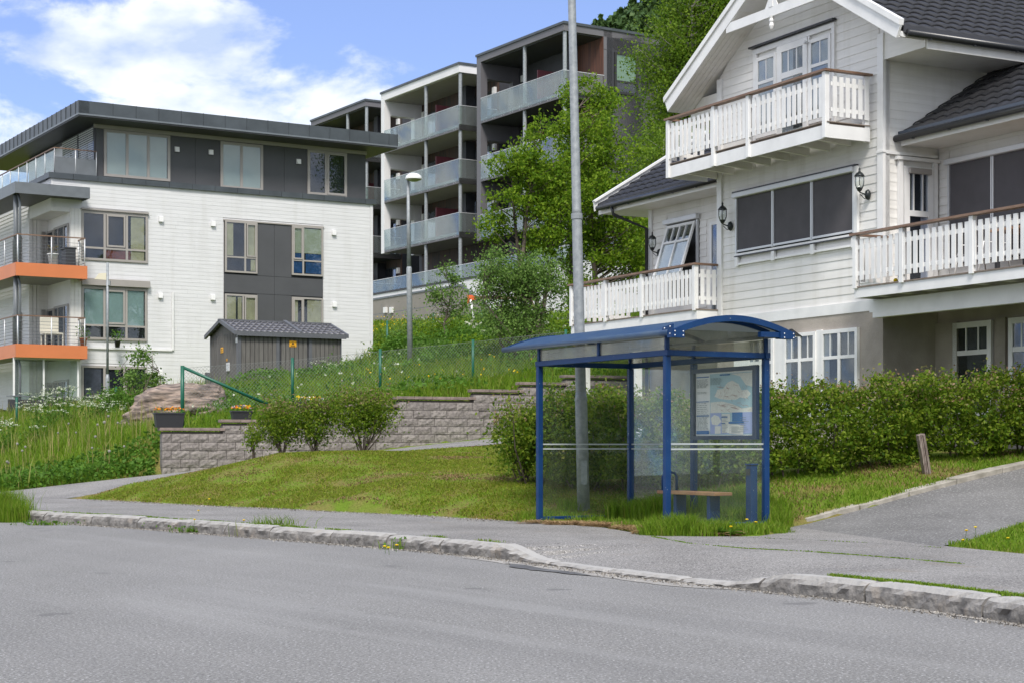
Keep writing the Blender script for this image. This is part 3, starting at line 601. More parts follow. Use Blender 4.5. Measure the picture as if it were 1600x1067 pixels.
# ------------------------------------------------------------------ block retaining wall
wr = root('retaining_wall', 'long stepped retaining wall of grey-brown split-face blocks behind the lawn', 'wall', (-7.8, 37.7, 0.4))
steps = [(253, 348, 667), (348, 452, 655), (452, 540, 642), (540, 622, 631), (622, 740, 620), (740, 815, 608), (815, 884, 596), (884, 1000, 584)]
mbb, mbc = MB(), MB()
for i, (p0, p1, yt) in enumerate(steps):
    u0, zt = WALL.at(p0, yt); u1, _ = WALL.at(p1, yt); zt = 1.62 + [0, .19, .38, .57, .76, .95, 1.14, 1.33][i] + 0.03 * 0
    steps[i] = (u0, u1, zt)
BH, BW = 0.2, 0.415
for c in range(14):
    z0 = 0.35 + c * 0.19; z1 = z0 + 0.182
    uend = steps[-1][1]; ustart = None
    for (a, b, zt) in steps:
        if zt - 0.07 >= z1 - 0.02: ustart = a; break
    if ustart is None: continue
    u = ustart + (BW / 2 if c % 2 else 0)
    if c % 2: us = [(ustart, ustart + BW / 2)]
    else: us = []
    while u < uend: us.append((u, min(u + BW, uend))); u += BW
    for a, b in us:
        a += 0.005; b -= 0.005
        if b - a < 0.03: continue
        # rough split face: 4x3 grid pushed out at random
        base = len(mbb.v); nxg, nzg = 4, 3; dd = random.uniform(-.008, .012)
        for jz in range(nzg + 1):
            for jx in range(nxg + 1):
                edge = jx in (0, nxg) or jz in (0, nzg)
                w = dd + (random.uniform(-.003, .003) if edge else 0.014 + random.uniform(-.010, .012))
                mbb.v.append(WALL.P(a + (b - a) * jx / nxg, w, z0 + (z1 - z0) * jz / nzg))
        for jz in range(nzg):
            for jx in range(nxg):
                q = base + jz * (nxg + 1) + jx; mbb.f.append((q, q + 1, q + nxg + 2, q + nxg + 1)); mbb.m.append(0)
        k = len(mbb.v); mbb.v += [WALL.P(a, -.28, z0), WALL.P(b, -.28, z0), WALL.P(b, -.28, z1), WALL.P(a, -.28, z1)]
        c00, c10, c01, c11 = base, base + nxg, base + nzg * (nxg + 1), base + nzg * (nxg + 1) + nxg
        for f in ((k + 3, k + 2, k + 1, k), tuple([k, k + 1] + list(range(c10, c00 - 1, -1))), tuple(list(range(c01, c11 + 1)) + [k + 2, k + 3]), (k, c00, base + 5, base + 10, c01, k + 3), (k + 1, k + 2, c11, base + 14, base + 9, c10)): mbb.f.append(f); mbb.m.append(0)
mbb.build('blockwork', m_block, wr, recalc=False)
mbm = MB()
for (a, b, zt) in steps: mbm.box(WALL, a + 0.02, b + (0.02 if b < steps[-1][1] else 0), -0.26, -0.02, 0.3, zt - 0.09)
mbm.build('joint_fill', mat('wall_joint', (0.06, 0.052, 0.048), 0.9), wr)
for (a, b, zt) in steps:
    u = a - 0.05
    while u < b:
        e = min(u + 0.45, b + 0.05); mbc.box(WALL, u + 0.002, e - 0.002, -0.29, 0.03 + random.uniform(-.004, .004), zt - 0.068 + random.uniform(-.002, .002), zt); u += 0.45
mbc.build('coping', m_cap, wr, bevel=0.006)

# granite: little return wall end hidden in the meadow
# ------------------------------------------------------------------ bus shelter
SH = Face((1.88, 20.5), (0.475, -0.88), (-0.88, -0.475))      # u to the right/near along the street side, n towards the street
# near front post at u=0; left front post at u=-3.16; back side at w=-1.48
sh = root('bus_shelter', 'blue steel and glass bus shelter with a curved roof and a route map inside', 'bus shelter', (1.88, 20.5, 0.15))
LB, DB = -3.16, -1.48; ZT = 2.30
def post(name, u, w, z0, z1, t=0.075, par=None):
    m_ = MB(); m_.box(SH, u - t / 2, u + t / 2, w - t / 2, w + t / 2, z0, z1); return m_.build(name, m_blue, par or sh, bevel=0.006)
for (u, w) in ((0, 0), (LB, 0), (0, DB), (LB, DB), (LB / 2, DB)): post('post', u, w, 0.12, ZT - 0.002)
for (u, w) in ((0, 0), (LB, 0), (0, DB), (LB, DB), (LB / 2, DB), (LB / 2, 0)): post('top_post', u, w, ZT + 0.071, 2.545, 0.05)
mbf = MB()
mbf.box(SH, LB - .06, 0.06, -.035, .035, ZT, ZT + .07); mbf.box(SH, LB - .06, 0.06, DB - .035, DB + .035, ZT, ZT + .07)
mbf.box(SH, -.035, .033, DB + .036, -.036, ZT + .001, ZT + .069); mbf.box(SH, LB - .033, LB + .035, DB + .036, -.036, ZT + .001, ZT + .069)
mbf.box(SH, LB - .02, LB + .02, DB + .04, -.04, 0.19, 0.235); mbf.box(SH, LB + .04, LB / 2 - .04, DB - .02, DB + .02, 0.2, 0.24); mbf.box(SH, LB / 2 + .04, -.04, DB - .02, DB + .02, 0.2, 0.24); mbf.box(SH, -.02, .02, DB + .04, -.04, 0.22, 0.26)
mbf.build('frame_rail', m_blue, sh, bevel=0.004)
def pane(name, u0, u1, w0, w1, z0, z1, m):
    m_ = MB(); m_.box(SH, u0, u1, w0, w1, z0, z1); return m_.build(name, m, sh)
g = .004
pane('glass_pane', LB - g, LB + g, DB + .04, -.04, .236, ZT - .002, m_sglass)
pane('glass_pane', -g, g, DB + .04, -.04, .261, ZT - .002, m_sglass)
pane('glass_pane', LB + .04, LB / 2 - .04, DB - g, DB + g, .241, ZT - .002, m_sglass)
pane('glass_pane', LB / 2 + .04, -.04, DB - g, DB + g, .241, ZT - .002, m_sglass)
for (u0, u1, w) in ((LB + .03, LB / 2 - .03, 0), (LB / 2 + .03, -.03, 0), (LB + .03, LB / 2 - .03, DB), (LB / 2 + .03, -.03, DB)): pane('upper_pane', u0, u1, w - g, w + g, ZT + .072, 2.53, m_sglasst)
for u in (LB, 0): pane('upper_pane', u - g, u + g, DB + .03, -.03, ZT + .072, 2.62, m_sglasst)
m_stripe = mat('stripe_film', (0.40, 0.44, 0.43), 0.7)
ms = MB()
for z in (1.158, 1.222):
    ms.box(SH, LB + g + .001, LB + g + .004, DB + .04, -.04, z, z + .019); ms.box(SH, g + .001, g + .004, DB + .04, -.04, z, z + .019)
    ms.box(SH, LB + .04, LB / 2 - .04, DB + g + .001, DB + g + .004, z, z + .019); ms.box(SH, LB / 2 + .04, -.04, DB + g + .001, DB + g + .004, z, z + .019)
ms.build('warning_stripe', m_stripe, sh)
# vaulted roof
def arch(t): return 2.575 + 0.195 * math.sin(math.pi * t) ** 0.9 + 0.03 * t
def roofsheet(u0, u1, w0, w1, th, m, name, n=14, dz=0.0):
    m_ = MB(); base = 0
    for i in range(n + 1):
        t = i / n; w = w0 + (w1 - w0) * t; z = arch((w - 0.12) / (DB - 0.33)) + dz
        m_.v += [SH.P(u0, w, z), SH.P(u1, w, z), SH.P(u1, w, z - th), SH.P(u0, w, z - th)]
    for i in range(n):
        for j in range(4): a = i * 4 + j; b_ = i * 4 + (j + 1) % 4; m_.f.append((a, b_, b_ + 4, a + 4)); m_.m.append(0)
    m_.f += [(0, 1, 2, 3), (n * 4 + 3, n * 4 + 2, n * 4 + 1, n * 4)]; m_.m += [0, 0]
    return m_.build(name, m, sh, smooth=False)
roofsheet(LB - .80, 0.22, .10, DB - .18, .012, m_bluel, 'roof_sheet')
roofsheet(.225, .29, .12, DB - .21, .075, m_blue, 'roof_arch', dz=.012)
roofsheet(LB - .84, LB - .805, .12, DB - .21, .06, m_blue, 'roof_arch', dz=.012)
roofsheet(LB / 2 - .02, LB / 2 + .02, .08, DB - .16, .04, m_blue, 'roof_rib', dz=-.014)
roofsheet(-.02, .02, .0, DB - .05, .05, m_blue, 'roof_rib', dz=-.014)
m_ = MB(); m_.tube([SH.P(LB - .84, .115, 2.565), SH.P(.20, .115, 2.565)], .036, 8); m_.build('eave_gutter', m_bluel, sh, smooth=True)
m_ = MB(); m_.tube([SH.P(LB - .8, DB - .19, 2.59), SH.P(.22, DB - .19, 2.59)], .03, 8); m_.build('eave_gutter', m_bluel, sh, smooth=True)
m_ = MB(); m_.prism(SH, [(.02, 2.53), (.30, 2.52), (.30, 2.66), (.10, 2.63)], .10, .125); m_.box(SH, .2, .305, -.05, .13, 2.50, 2.585); m_.box(SH, .2, .305, DB - .22, DB + .0, 2.53, 2.62); m_.box(SH, .215, .285, DB + .0, DB + .28, 2.545, 2.61); m_.build('corner_bracket', m_blue, sh)
mbt = MB()
for du, dz in ((.06, 2.555), (.14, 2.56), (.26, 2.545), (.26, 2.63), (.14, 2.615)): mbt.ball(SH.P(du, .128, dz), .009, 6, 4)
for w in (-.03, .09, DB - .2, DB - .06):
    for dz in (2.525, 2.575): mbt.ball(SH.P(.308, w, dz + (.02 if w < -1 else 0)), .009, 6, 4)
mbt.build('bolt', m_alu, sh)
m_ = MB(); m_.prism(Face(SH.P(.28, DB - .2, 0), SH.n * -1, SH.u), [(0, 2.58), (0.16, 2.57), (0, 2.66)], -.06, .0); m_.build('gutter_end', m_plast, sh)
# route map case
mc = MB(); U0, U1, Z0, Z1 = -1.50, -.06, 1.29, 2.22; W = DB + .05
mc.box(SH, U0, U1, W, W + .05, Z1 - .055, Z1); mc.box(SH, U0, U1, W, W + .05, Z0, Z0 + .05); mc.box(SH, U0, U0 + .055, W, W + .05, Z0 + .05, Z1 - .055); mc.box(SH, U1 - .085, U1, W, W + .05, Z0 + .05, Z1 - .055)
case = mc.build('map_case', mat('case_blue', (0.012, 0.03, 0.085), 0.4), sh)
A0, A1, B0, B1 = U0 + .057, U1 - .087, Z0 + .052, Z1 - .057
def pu(x): return A0 + (A1 - A0) * x
def pz(y): return B1 - (B1 - B0) * y
mp_ = MB(); mp_.box(SH, A0, A1, W + .004, W + .010, B0, B1); mp_.build('map_sheet', m_paper, case)
def patch(name, polys, m, w, th=.0015):
    q = MB()
    for p in polys: q.prism(SH, [(pu(x), pz(y)) for x, y in p], W + w, W + w + th)
    return q.build(name, m, case)
rect = lambda x0, y0, x1, y1: [(x0, y0), (x1, y0), (x1, y1), (x0, y1)]
patch('sea_area', [rect(.25, .02, .985, .985)], m_sea, .0102)
patch('land_area', [[(.33, .38), (.38, .27), (.48, .26), (.55, .17), (.63, .14), (.74, .20), (.79, .30), (.88, .29), (.94, .36), (.87, .43), (.76, .41), (.70, .44), (.56, .44), (.42, .42)], [(.26, .47), (.45, .46), (.62, .5), (.80, .58), (.98, .56), (.98, .64), (.26, .64)], [(.60, .03), (.98, .03), (.98, .26), (.86, .22), (.76, .08)]], m_land, .012)
patch('violet_area', [rect(.26, .64, .45, .97), rect(.45, .76, .60, .97), rect(.74, .64, .98, .97)], m_pviol, .0138)
patch('inset_land', [[(.27, .72), (.33, .67), (.41, .70), (.45, .78), (.38, .84), (.29, .82)], rect(.46, .66, .60, .96), rect(.34, .85, .44, .97)], m_land, .0156)
patch('leaflet', [[(.60, .82), (.83, .84), (.82, .99), (.58, .97)]], mat('leaflet_paper', (.68, .68, .66), .6), .018)
patch('blue_block', [rect(.02, .055, .24, .07), rect(.02, .45, .24, .462), rect(.02, .675, .24, .69), rect(.02, .92, .24, .975), rect(.64, .64, .81, .78), rect(.58, .785, .83, .815), rect(.43, .035, .60, .055), rect(.46, .70, .56, .72), rect(.46, .80, .52, .815)], m_pblue, .020)
txt = []
rr = random.Random(3)
for y in list(np.arange(.10, .16, .018)) + list(np.arange(.17, .24, .014)) + [.30, .32] + list(np.arange(.48, .66, .03)) + list(np.arange(.70, .90, .02)):
    x = .03
    while x < .20: l = rr.uniform(.02, .06); txt.append(rect(x, y, min(.23, x + l), y + .006)); x += l + .012
for y in np.arange(.09, .2, .014):
    x = .27
    while x < .44: l = rr.uniform(.02, .05); txt.append(rect(x, y, x + l, y + .005)); x += l + .012
for y in np.arange(.86, .96, .018): txt.append(rect(.63, y, .63 + rr.uniform(.1, .17), y + .005))
for y in np.arange(.72, .94, .03): txt.append(rect(.77, y, .77 + rr.uniform(.08, .16), y + .005))
for y in np.arange(.68, .95, .022): txt.append(rect(.47, y + .009, .47 + rr.uniform(.05, .11), y + .014))
patch('print', txt, m_ptext, .0222)
ln = []
for _ in range(46):
    x, y = rr.uniform(.36, .90), rr.uniform(.2, .42); a = rr.uniform(0, 3.1); l = rr.uniform(.02, .07); dx, dy = l * math.cos(a), l * math.sin(a); nx1, ny1 = -dy * .04 / 1, dx * .06
    ln.append([(x, y), (x + dx, y + dy), (x + dx + nx1 + .002, y + dy + ny1 + .003), (x + nx1 + .002, y + ny1 + .003)])
for _ in range(20):
    x, y = rr.uniform(.3, .93), rr.uniform(.49, .63); a = rr.uniform(-.3, .6); l = rr.uniform(.04, .1); dx, dy = l * math.cos(a), l * math.sin(a); ln.append([(x, y), (x + dx, y + dy), (x + dx, y + dy + .004), (x, y + .004)])
patch('route_lines', ln, m_pred, .0242)
# bench
bn = root('bench', 'wooden plank bench on blue legs inside the bus shelter', 'bench', SH.P(-1.0, DB + .45, .16))
m_ = MB(); m_.box(SH, -1.72, -.40, DB + .22, DB + .50, .575, .62); m_.build('seat', m_plank, bn, bevel=.006)
for u in (-1.38, -.62):
    m_ = MB(); m_.box(SH, u - .035, u + .035, DB + .28, DB + .44, .15, .572); m_.build('leg', m_blue, bn, bevel=.004)
m_ = MB(); uu = -1.62; m_.tube([SH.P(uu, DB + .47, .60), SH.P(uu, DB + .47, .80), SH.P(uu, DB + .44, .845), SH.P(uu, DB + .36, .865), SH.P(uu, DB + .28, .845), SH.P(uu, DB + .25, .80), SH.P(uu, DB + .25, .60)], .018, 8); m_.build('armrest', m_blue, bn, smooth=True)
m_ = MB(); m_.box(SH, -.19, -.07, DB + .07, DB + .17, .16, .96); m_.box(SH, -.20, -.06, DB + .06, DB + .18, .961, .985)
bin_ = root('litter_bin', 'narrow blue litter bin in the right corner of the bus shelter', 'litter bin', SH.P(-.13, DB + .12, .16)); m_.build('bin_body', m_blue, bin_, bevel=.008)
m_ = MB(); m_.box(SH, -.17, -.09, DB + .171, DB + .178, .84, .92); m_.build('slot', m_plast, bin_)

# ------------------------------------------------------------------ poles
def ground_at(x, y): return float(ground_z(np.array([x]), np.array([y]))[0])
tp = root('lighting_pole', 'tall leaning galvanised steel lighting pole standing behind the bus shelter', 'pole', (1.05, 24.6, .25))
def tpx(px, py, Y=24.6): return pix(px, py, Y)
b0 = Vector(tpx(912, 800)); t0 = Vector(tpx(893.5, 0)); d = (t0 - b0).normalized()
def al(z): return b0 + d * (z / d.z)
m_ = MB(); m_.tube([al(-.2), al(1.65), al(1.75)], [.092, .088, .078], 20); m_.tube([al(1.75), al(4.30)], [.077, .073], 20, False); m_.build('pole_base', m_galv, tp, smooth=True)
m_ = MB(); m_.tube([al(4.30), al(4.40), al(7.60), al(7.70), al(11)], [.078, .066, .056, .047, .040], 20); m_.build('pole_shaft', m_galv, tp, smooth=True)
m_ = MB(); m_.tube([al(4.26), al(4.34)], .083, 20); m_.tube([al(7.58), al(7.66)], .064, 20); m_.tube([al(1.62), al(1.66)], .094, 20); m_.build('collar', m_galv, tp)
m_ = MB(); m_.tube([al(11), al(11.3) + Vector((-.3, -.1, .1)), al(11.5) + Vector((-1.2, -.6, .2))], .035, 10); m_.build('lamp_arm', m_galv, tp, smooth=True)
m_ = MB(); hF = Face(al(11.5)[:2], (-.89, -.45)); m_.box(hF, 1.2, 1.9, -.14, .14, 11.3 + .35, 11.3 + .5); m_.build('lamp_head', m_galv, tp, bevel=.03)
m_ = MB(); m_.box(Face((b0.x, b0.y), (1, 0)), -.045, .045, .068, .092, .65, 1.0); m_.build('hatch', m_galv, tp)

sl_ = root('street_lamp', 'grey street lamp with a white dome head on the grassy slope', 'street lamp', pix(641, 568, 50))
B = Vector(pix(641, 572, 50)); T = Vector(pix(637.5, 280, 50)); d = (T - B).normalized(); hh = (T - B).length
M_ = lambda f: B + d * hh * f
m_ = MB(); m_.tube([M_(-.1), M_(.52), M_(.53)], [.085, .082, .066], 14); m_.tube([M_(.53), M_(1.0)], [.065, .042], 14); m_.build('pole', m_galv, sl_, smooth=True)
m_ = MB(); c = T + Vector((.17, -.05, .0)); prof = [(.245, -.02), (.25, .01), (.22, .08), (.15, .135), (.06, .16), (.001, .165)]
m_.lathe(c, prof, 20); m_.tube([T, T + Vector((0.02, 0, .05))], .045, 10)
hd = m_.build('lamp_head', m_lampw, sl_, smooth=True)
m_ = MB(); m_.lathe(c, [(.001, -.09), (.12, -.08), (.21, -.04), (.243, -.018)], 20); m_.build('lamp_bowl', mat('lamp_bowl', (.35, .38, .22), .2), hd, smooth=True)

sp = root('sign_pole', 'slim grey pole with a cream sign seen edge-on in front of the white building', 'sign pole', pix(168, 640, 56))
B = Vector(pix(168, 655, 56)); m_ = MB(); T = Vector(pix(168, 411, 56))
m_.tube([B + Vector((0, 0, -.3)), B + Vector((0, 0, 1.35)), B + Vector((0, 0, 1.5))], [.075, .07, .045], 12); m_.tube([B + Vector((0, 0, 1.5)), T], .042, 12); m_.build('pole', m_galv, sp, smooth=True)
m_ = MB(); m_.prism(Face((T.x, T.y), (1, .25)), [(-.42, pix(0, 437, 56)[2]), (-.04, pix(0, 438, 56)[2]), (-.04, pix(0, 427, 56)[2]), (-.28, pix(0, 428, 56)[2])], -.02, .02); m_.build('sign_board', m_signc, sp)
m_ = MB(); m_.box(Face((T.x, T.y), (1, 0)), .02, .09, -.05, .05, T.z - .75, T.z - .6); m_.build('clamp', m_galv, sp)
# ------------------------------------------------------------------ building helpers
def boards(mb, F, u0, u1, z0, z1, step, w=0.0, lap=0.02, holes=(), top=None):
    """lapped boards; top(z) may narrow the range (gable); holes are (u0,u1,z0,z1)"""
    z = z0
    while z < z1 - 1e-3:
        a, b = z, min(z + step, z1); segs = [(u0, u1)]
        for (h0, h1, k0, k1) in holes:
            if k0 < b - 0.01 and k1 > a + 0.01:
                ns = []
                for (s0, s1) in segs:
                    if h1 <= s0 or h0 >= s1: ns.append((s0, s1)); continue
                    if h0 > s0: ns.append((s0, h0))
                    if h1 < s1: ns.append((h1, s1))
                segs = ns
        for (s0, s1) in segs:
            ta = (s0, s1); tb = (s0, s1)
            if top:
                la, ra = top(a); lb, rb = top(b); ta = (max(s0, la), min(s1, ra)); tb = (max(s0, lb), min(s1, rb))
                if ta[1] - ta[0] < .02: continue
                if tb[1] < tb[0]: tb = ((tb[0] + tb[1]) / 2,) * 2
            # split long runs so that boards have ends
            cuts = [0, 1]
            if s1 - s0 > 3: cuts = [0, random.uniform(.3, .7), 1]
            for i in range(len(cuts) - 1):
                f0, f1 = cuts[i], cuts[i + 1]; e = .0012
                A0, A1 = ta[0] + (ta[1] - ta[0]) * f0 + e, ta[0] + (ta[1] - ta[0]) * f1 - e; B0_, B1_ = tb[0] + (tb[1] - tb[0]) * f0 + e, tb[0] + (tb[1] - tb[0]) * f1 - e
                P = [F.P(A0, w, a), F.P(A1, w, a), F.P(A1, w + lap, a), F.P(A0, w + lap, a), F.P(B0_, w, b), F.P(B1_, w, b), F.P(B1_, w + .004, b), F.P(B0_, w + .004, b)]
                mb.hexa(P)
        z += step
    return mb

def window(par, F, u0, u1, z0, z1, w, fm, cols=(), trans=None, tcols=None, fr=.06, depth=.06, back=None, curt=None, gm=None, name='window', lower_cols=None, sash=()):
    """frame mesh (part) with glass, curtain and back panel (sub-parts). cols: mullion u fractions; trans: transom fractions from the bottom; tcols: fine bars above the top transom"""
    m_ = MB(); W0, W1 = w, w + depth
    m_.box(F, u0, u0 + fr, W0, W1, z0, z1); m_.box(F, u1 - fr, u1, W0, W1, z0, z1); m_.box(F, u0 + fr, u1 - fr, W0, W1, z1 - fr, z1); m_.box(F, u0 + fr, u1 - fr, W0, W1, z0, z0 + fr)
    du, dz = u1 - u0, z1 - z0
    tz = [z0 + dz * t for t in (trans or [])]
    for t in tz: m_.box(F, u0 + fr, u1 - fr, W0, W1 - .006, t - fr * .42, t + fr * .42)
    for c in cols:
        uc = u0 + du * c; hw = fr * .5; m_.box(F, uc - hw, uc + hw, W0, W1 - .003, z0 + fr, z1 - fr)
    for c in (tcols or ()):
        uc = u0 + du * c; zb = max(tz) if tz else z0; m_.box(F, uc - .014, uc + .014, W0, W1 - .012, zb, z1 - fr)
    for (a, b, c, d) in sash:   # opening casements: a second frame inside a field
        a, b, c, d = u0 + du * a, u0 + du * b, z0 + dz * c, z0 + dz * d; s = fr * .8
        m_.box(F, a, a + s, W1, W1 + .02, c, d); m_.box(F, b - s, b, W1, W1 + .02, c, d); m_.box(F, a + s, b - s, W1, W1 + .02, d - s, d); m_.box(F, a + s, b - s, W1, W1 + .02, c, c + s)
    f = m_.build(name, fm, par)
    q = MB(); q.box(F, u0 + fr * .5, u1 - fr * .5, w + .004, w + .010, z0 + fr * .5, z1 - fr * .5); q.build('backing', back or m_dark, f)
    if curt:
        for (cm, a, b, c, d, folds) in curt:
            q = MB(); U0, U1, C0, C1 = u0 + du * a, u0 + du * b, z0 + dz * c, z0 + dz * d
            if folds:
                n = max(4, int(folds)) * 2; base = len(q.v)
                for i in range(n + 1):
                    uu = U0 + (U1 - U0) * i / n; ww = w + .016 + (.010 if i % 2 else 0); q.v += [F.P(uu, ww, C0), F.P(uu, ww, C1)]
                for i in range(n): q.f.append((2 * i, 2 * i + 2, 2 * i + 3, 2 * i + 1)); q.m.append(0)
                q.build('curtain', cm, f, smooth=True, recalc=False)
            else: q.box(F, U0, U1, w + .014, w + .020, C0, C1); q.build('blind', cm, f)
    q = MB(); q.box(F, u0 + fr * .6, u1 - fr * .6, w + depth * .62, w + depth * .62 + .006, z0 + fr * .6, z1 - fr * .6); q.build('glass', gm or m_glass, f)
    return f

def tiles(P0, a, b, La, Lb, m, name, par, pitch=.34, wave=.30, amp=.022, drop=.03, trim=None):
    """profiled tile sheets: P0 eave corner, a along the eave, b up the slope (unit vectors); trim(bfrac)->(lo,hi) along a"""
    P0, a, b = Vector(P0), Vector(a).normalized(), Vector(b).normalized(); n = a.cross(b).normalized()
    if n.z < 0: n = -n
    V = []; F = []; rows = int(math.ceil(Lb / pitch)); st = wave / 6; nc = int(La / st)
    for r in range(rows):
        b0, b1 = r * pitch, min((r + 1) * pitch + .01, Lb)
        for k, (bb, h) in enumerate(((b0, drop * .2), (b0, drop), (b1, 0.0))):
            lo, hi = trim(bb) if trim else (0, La)
            for c in range(nc + 1):
                x = lo + (hi - lo) * c / nc; ph = 2 * math.pi * (x / wave); hw = amp * (abs(math.sin(ph / 2)) ** .7 * 1.6 - .6)
                p = P0 + a * x + b * (bb - (0.012 * math.cos(ph) if k < 2 and r else 0)) + n * (hw + h); V.append(p)
        base = r * 3 * (nc + 1)
        for k in (0, 1):
            for c in range(nc): q = base + k * (nc + 1) + c; F.append((q, q + 1, q + nc + 2, q + nc + 1))
    return np_mesh(name, [tuple(v) for v in V], F, m, par, smooth=False)

def vent(par, F, px, py, w, s=.17):
    u, z = F.at(px, py, w); m_ = MB()
    m_.prism(Face(F.P(u, w, 0), F.n, F.u), [(0, z - s * .55), (.10, z - s * .62), (.085, z + s * .5), (0, z + s * .6)], -s / 2, s / 2)
    return m_.build('wall_vent', m_trim, par)

# ------------------------------------------------------------------ white apartment building with orange balconies
L = Face((-11.25, 66), (.852, .523)); 
UC = L.at(80, 270)[0]; UR = 6.49; UN = L.at(110, 400)[0]       # true corner, right end, right edge of the corner recess
lb = root('apartment_building', 'white clad apartment building with a grey top storey and orange balconies', 'building', (*L.P(UC, 0, 0)[:2], 2.0))
ZS = 11.10; ZB = 2.0
LL = Face(L.P(UC, 0, 0), (.523, -.852), (-.852, -.523))        # left side facade; u<0 goes back
ND = 2.9
# pixel boxes of windows on the front plane
def fr_(px0, py0, px1, py1, w=0.0, F=L):
    (a, z1), (b, _) = F.at(px0, py0, w), F.at(px1, py1, w); _, z0 = F.at(px0, py1, w); z0 = F.at((px0 + px1) / 2, py1, w)[1]; z1 = F.at((px0 + px1) / 2, py0, w)[1]; return a, b, z0, z1
W1 = (L.at(127, 0)[0], L.at(230.5, 0)[0], L.at(178, 409)[1], L.at(178, 333)[1])
W2 = (W1[0], L.at(229.5, 0)[0], L.at(178, 531.5)[1], L.at(178, 450)[1])
W3 = (W1[0], W2[1], L.at(178, 629)[1], L.at(178, 571.5)[1])
GP = (L.at(350, 0)[0], L.at(504.5, 0)[0], 4.3, L.at(427, 349.5)[1])
WA = (L.at(351, 0)[0], L.at(401.5, 0)[0], L.at(376, 427)[1], L.at(376, 346.5)[1])
WB = (L.at(455.5, 0)[0], L.at(504, 0)[0], L.at(480, 431.5)[1], L.at(480, 354)[1])
dz = WA[3] - L.at(376, 460.5)[1]
WCc = (WA[0], WA[1], WA[2] - dz, WA[3] - dz); WD = (WB[0], WB[1], WB[2] - dz, WB[3] - dz)
m_ = MB(); m_.box(L, UN, UR - .04, -9, -.035, ZB, ZS); m_.box(L, UC + .02, UN, -9, -ND - .05, ZB, ZS); m_.box(L, UC, UN, -ND, -.035, 9.9, ZS)
m_.build('wall', m_bwhite, lb)
holes = [W1, W2, W3, GP]
m_ = MB(); boards(m_, L, UN + .42, UR - .12, ZB, ZS, .145, -.022, .0085, [(a - .03, b + .03, c - .03, d + .03) for a, b, c, d in holes]); boards(m_, L, UC + .1, UN + .42, 10.05, ZS, .145, -.025, .012); m_.build('cladding', m_white, lb, recalc=False)
m_ = MB(); m_.box(L, UR - .115, UR + .01, -.1, .0, ZB, ZS); m_.box(L, UC - .0, UC + .095, -.1, .0, 10.05, ZS); m_.build('corner_board', m_white, lb)
m_ = MB(); boards(m_, L.shifted(UR - 0, 0), 0, 0.0, 0, 0, 1); 
RS = Face(L.P(UR, 0, 0), (-.523, .852), (.852, .523)); m_ = MB(); boards(m_, RS, .12, 9, ZB, ZS, .145, -.03, .022); m_.build('cladding', m_white, lb, recalc=False)
# grey infill field
m_ = MB(); jz = [GP[2], WD[3] - .02, WA[2] - .12, GP[3]]; um = (GP[0] + GP[1]) / 2
m_.box(L, GP[0], GP[1], -.03, -.012, GP[2], GP[3]); m_.build('infill_back', m_dark, lb)
m_ = MB(); cs = [(WA[1] + .01, um - .006), (um + .006, WB[0] - .01)]
zj = [GP[2], (WCc[2]), WCc[3] + .07, WA[2] - .06, GP[3]]
for (a, b) in cs:
    m_.box(L, a, b, -.011, .006, WA[2] - .06, GP[3] - .03); m_.box(L, a, b, -.011, .006, GP[2], WCc[3] + .05)
for (a, b) in ((GP[0], um - .006), (um + .006, GP[1])): m_.box(L, a, b, -.011, .006, WCc[3] + .062, WA[2] - .072)
m_.build('infill_panel', m_grey, lb)
m_ = MB(); m_.box(L, GP[0] - .03, GP[1] + .03, -.01, .045, GP[3] - .03, GP[3] + .02); m_.build('trim_strip', m_taupe, lb)
cu = m_curty
window(lb, L, *W1, -.02, m_taupe, (.345, .68), (.255,), fr=.085, sash=[(.37, .655, .29, .955)], curt=[(cu, .745, .95, .04, .95, 4), (m_brick, .36, .74, .04, .25, 0)], gm=m_glassd)
window(lb, L, *W2, -.02, m_taupe, (.345, .68), (.27,), fr=.085, sash=[(.37, .655, .30, .955)], curt=[(m_rblindg, .05, .95, .27, .95, 0)])
window(lb, L, *W3, -.02, m_taupe, (.345, .68), (), fr=.085, sash=[(.37, .655, .04, .955)], curt=[(m_curtg, .05, .3, .04, .95, 3)], gm=m_glassd)
window(lb, L, *WA, -.0, m_taupe, (.62,), (.30,), fr=.07, sash=[(.66, .96, .32, .965)], curt=[(m_curty, .06, .26, .33, .95, 2), (m_curty, .70, .95, .33, .95, 2), (m_curty, .8, .95, .05, .27, 1)], gm=m_glassd)
window(lb, L, *WB, -.0, m_taupe, (.36,), (.30,), fr=.07, sash=[(.04, .34, .32, .965)], curt=[(mat('lime_blind', (.48, .50, .38), .8), .06, .95, .45, .95, 0), (m_curtb, .06, .36, .05, .44, 2), (m_curtb, .45, .95, .05, .44, 4)])
window(lb, L, *WCc, -.0, m_taupe, (.56,), (.30,), fr=.07, sash=[(.60, .96, .32, .965)], curt=[(m_curty, .06, .34, .05, .95, 2), (m_curty, .40, .52, .05, .95, 1), (m_curty, .66, .95, .33, .95, 2)], gm=m_glassd)
window(lb, L, *WD, -.0, m_taupe, (.36,), (.30,), fr=.07, sash=[(.04, .34, .32, .965)], curt=[(m_curty, .06, .2, .05, .95, 2), (m_curty, .5, .95, .05, .95, 4)], gm=m_glassd)
m_ = MB(); m_.box(L, W2[0] - .02, W2[1] + .08, -.01, .17, W2[3] + .04, L.at(178, 437.5)[1]); m_.build('awning_case', m_taupe, lb, bevel=.01)
m_ = MB(); m_.box(L, W1[0] - .02, W1[1] + .03, -.01, .10, W1[3] + .03, W1[3] + .09); m_.build('awning_case', m_taupe, lb)
for (px, py) in ((251, 343), (332.5, 350), (521, 364), (250, 462), (332, 465), (522, 476), (249.5, 582)): vent(lb, L, px, py, -.01)
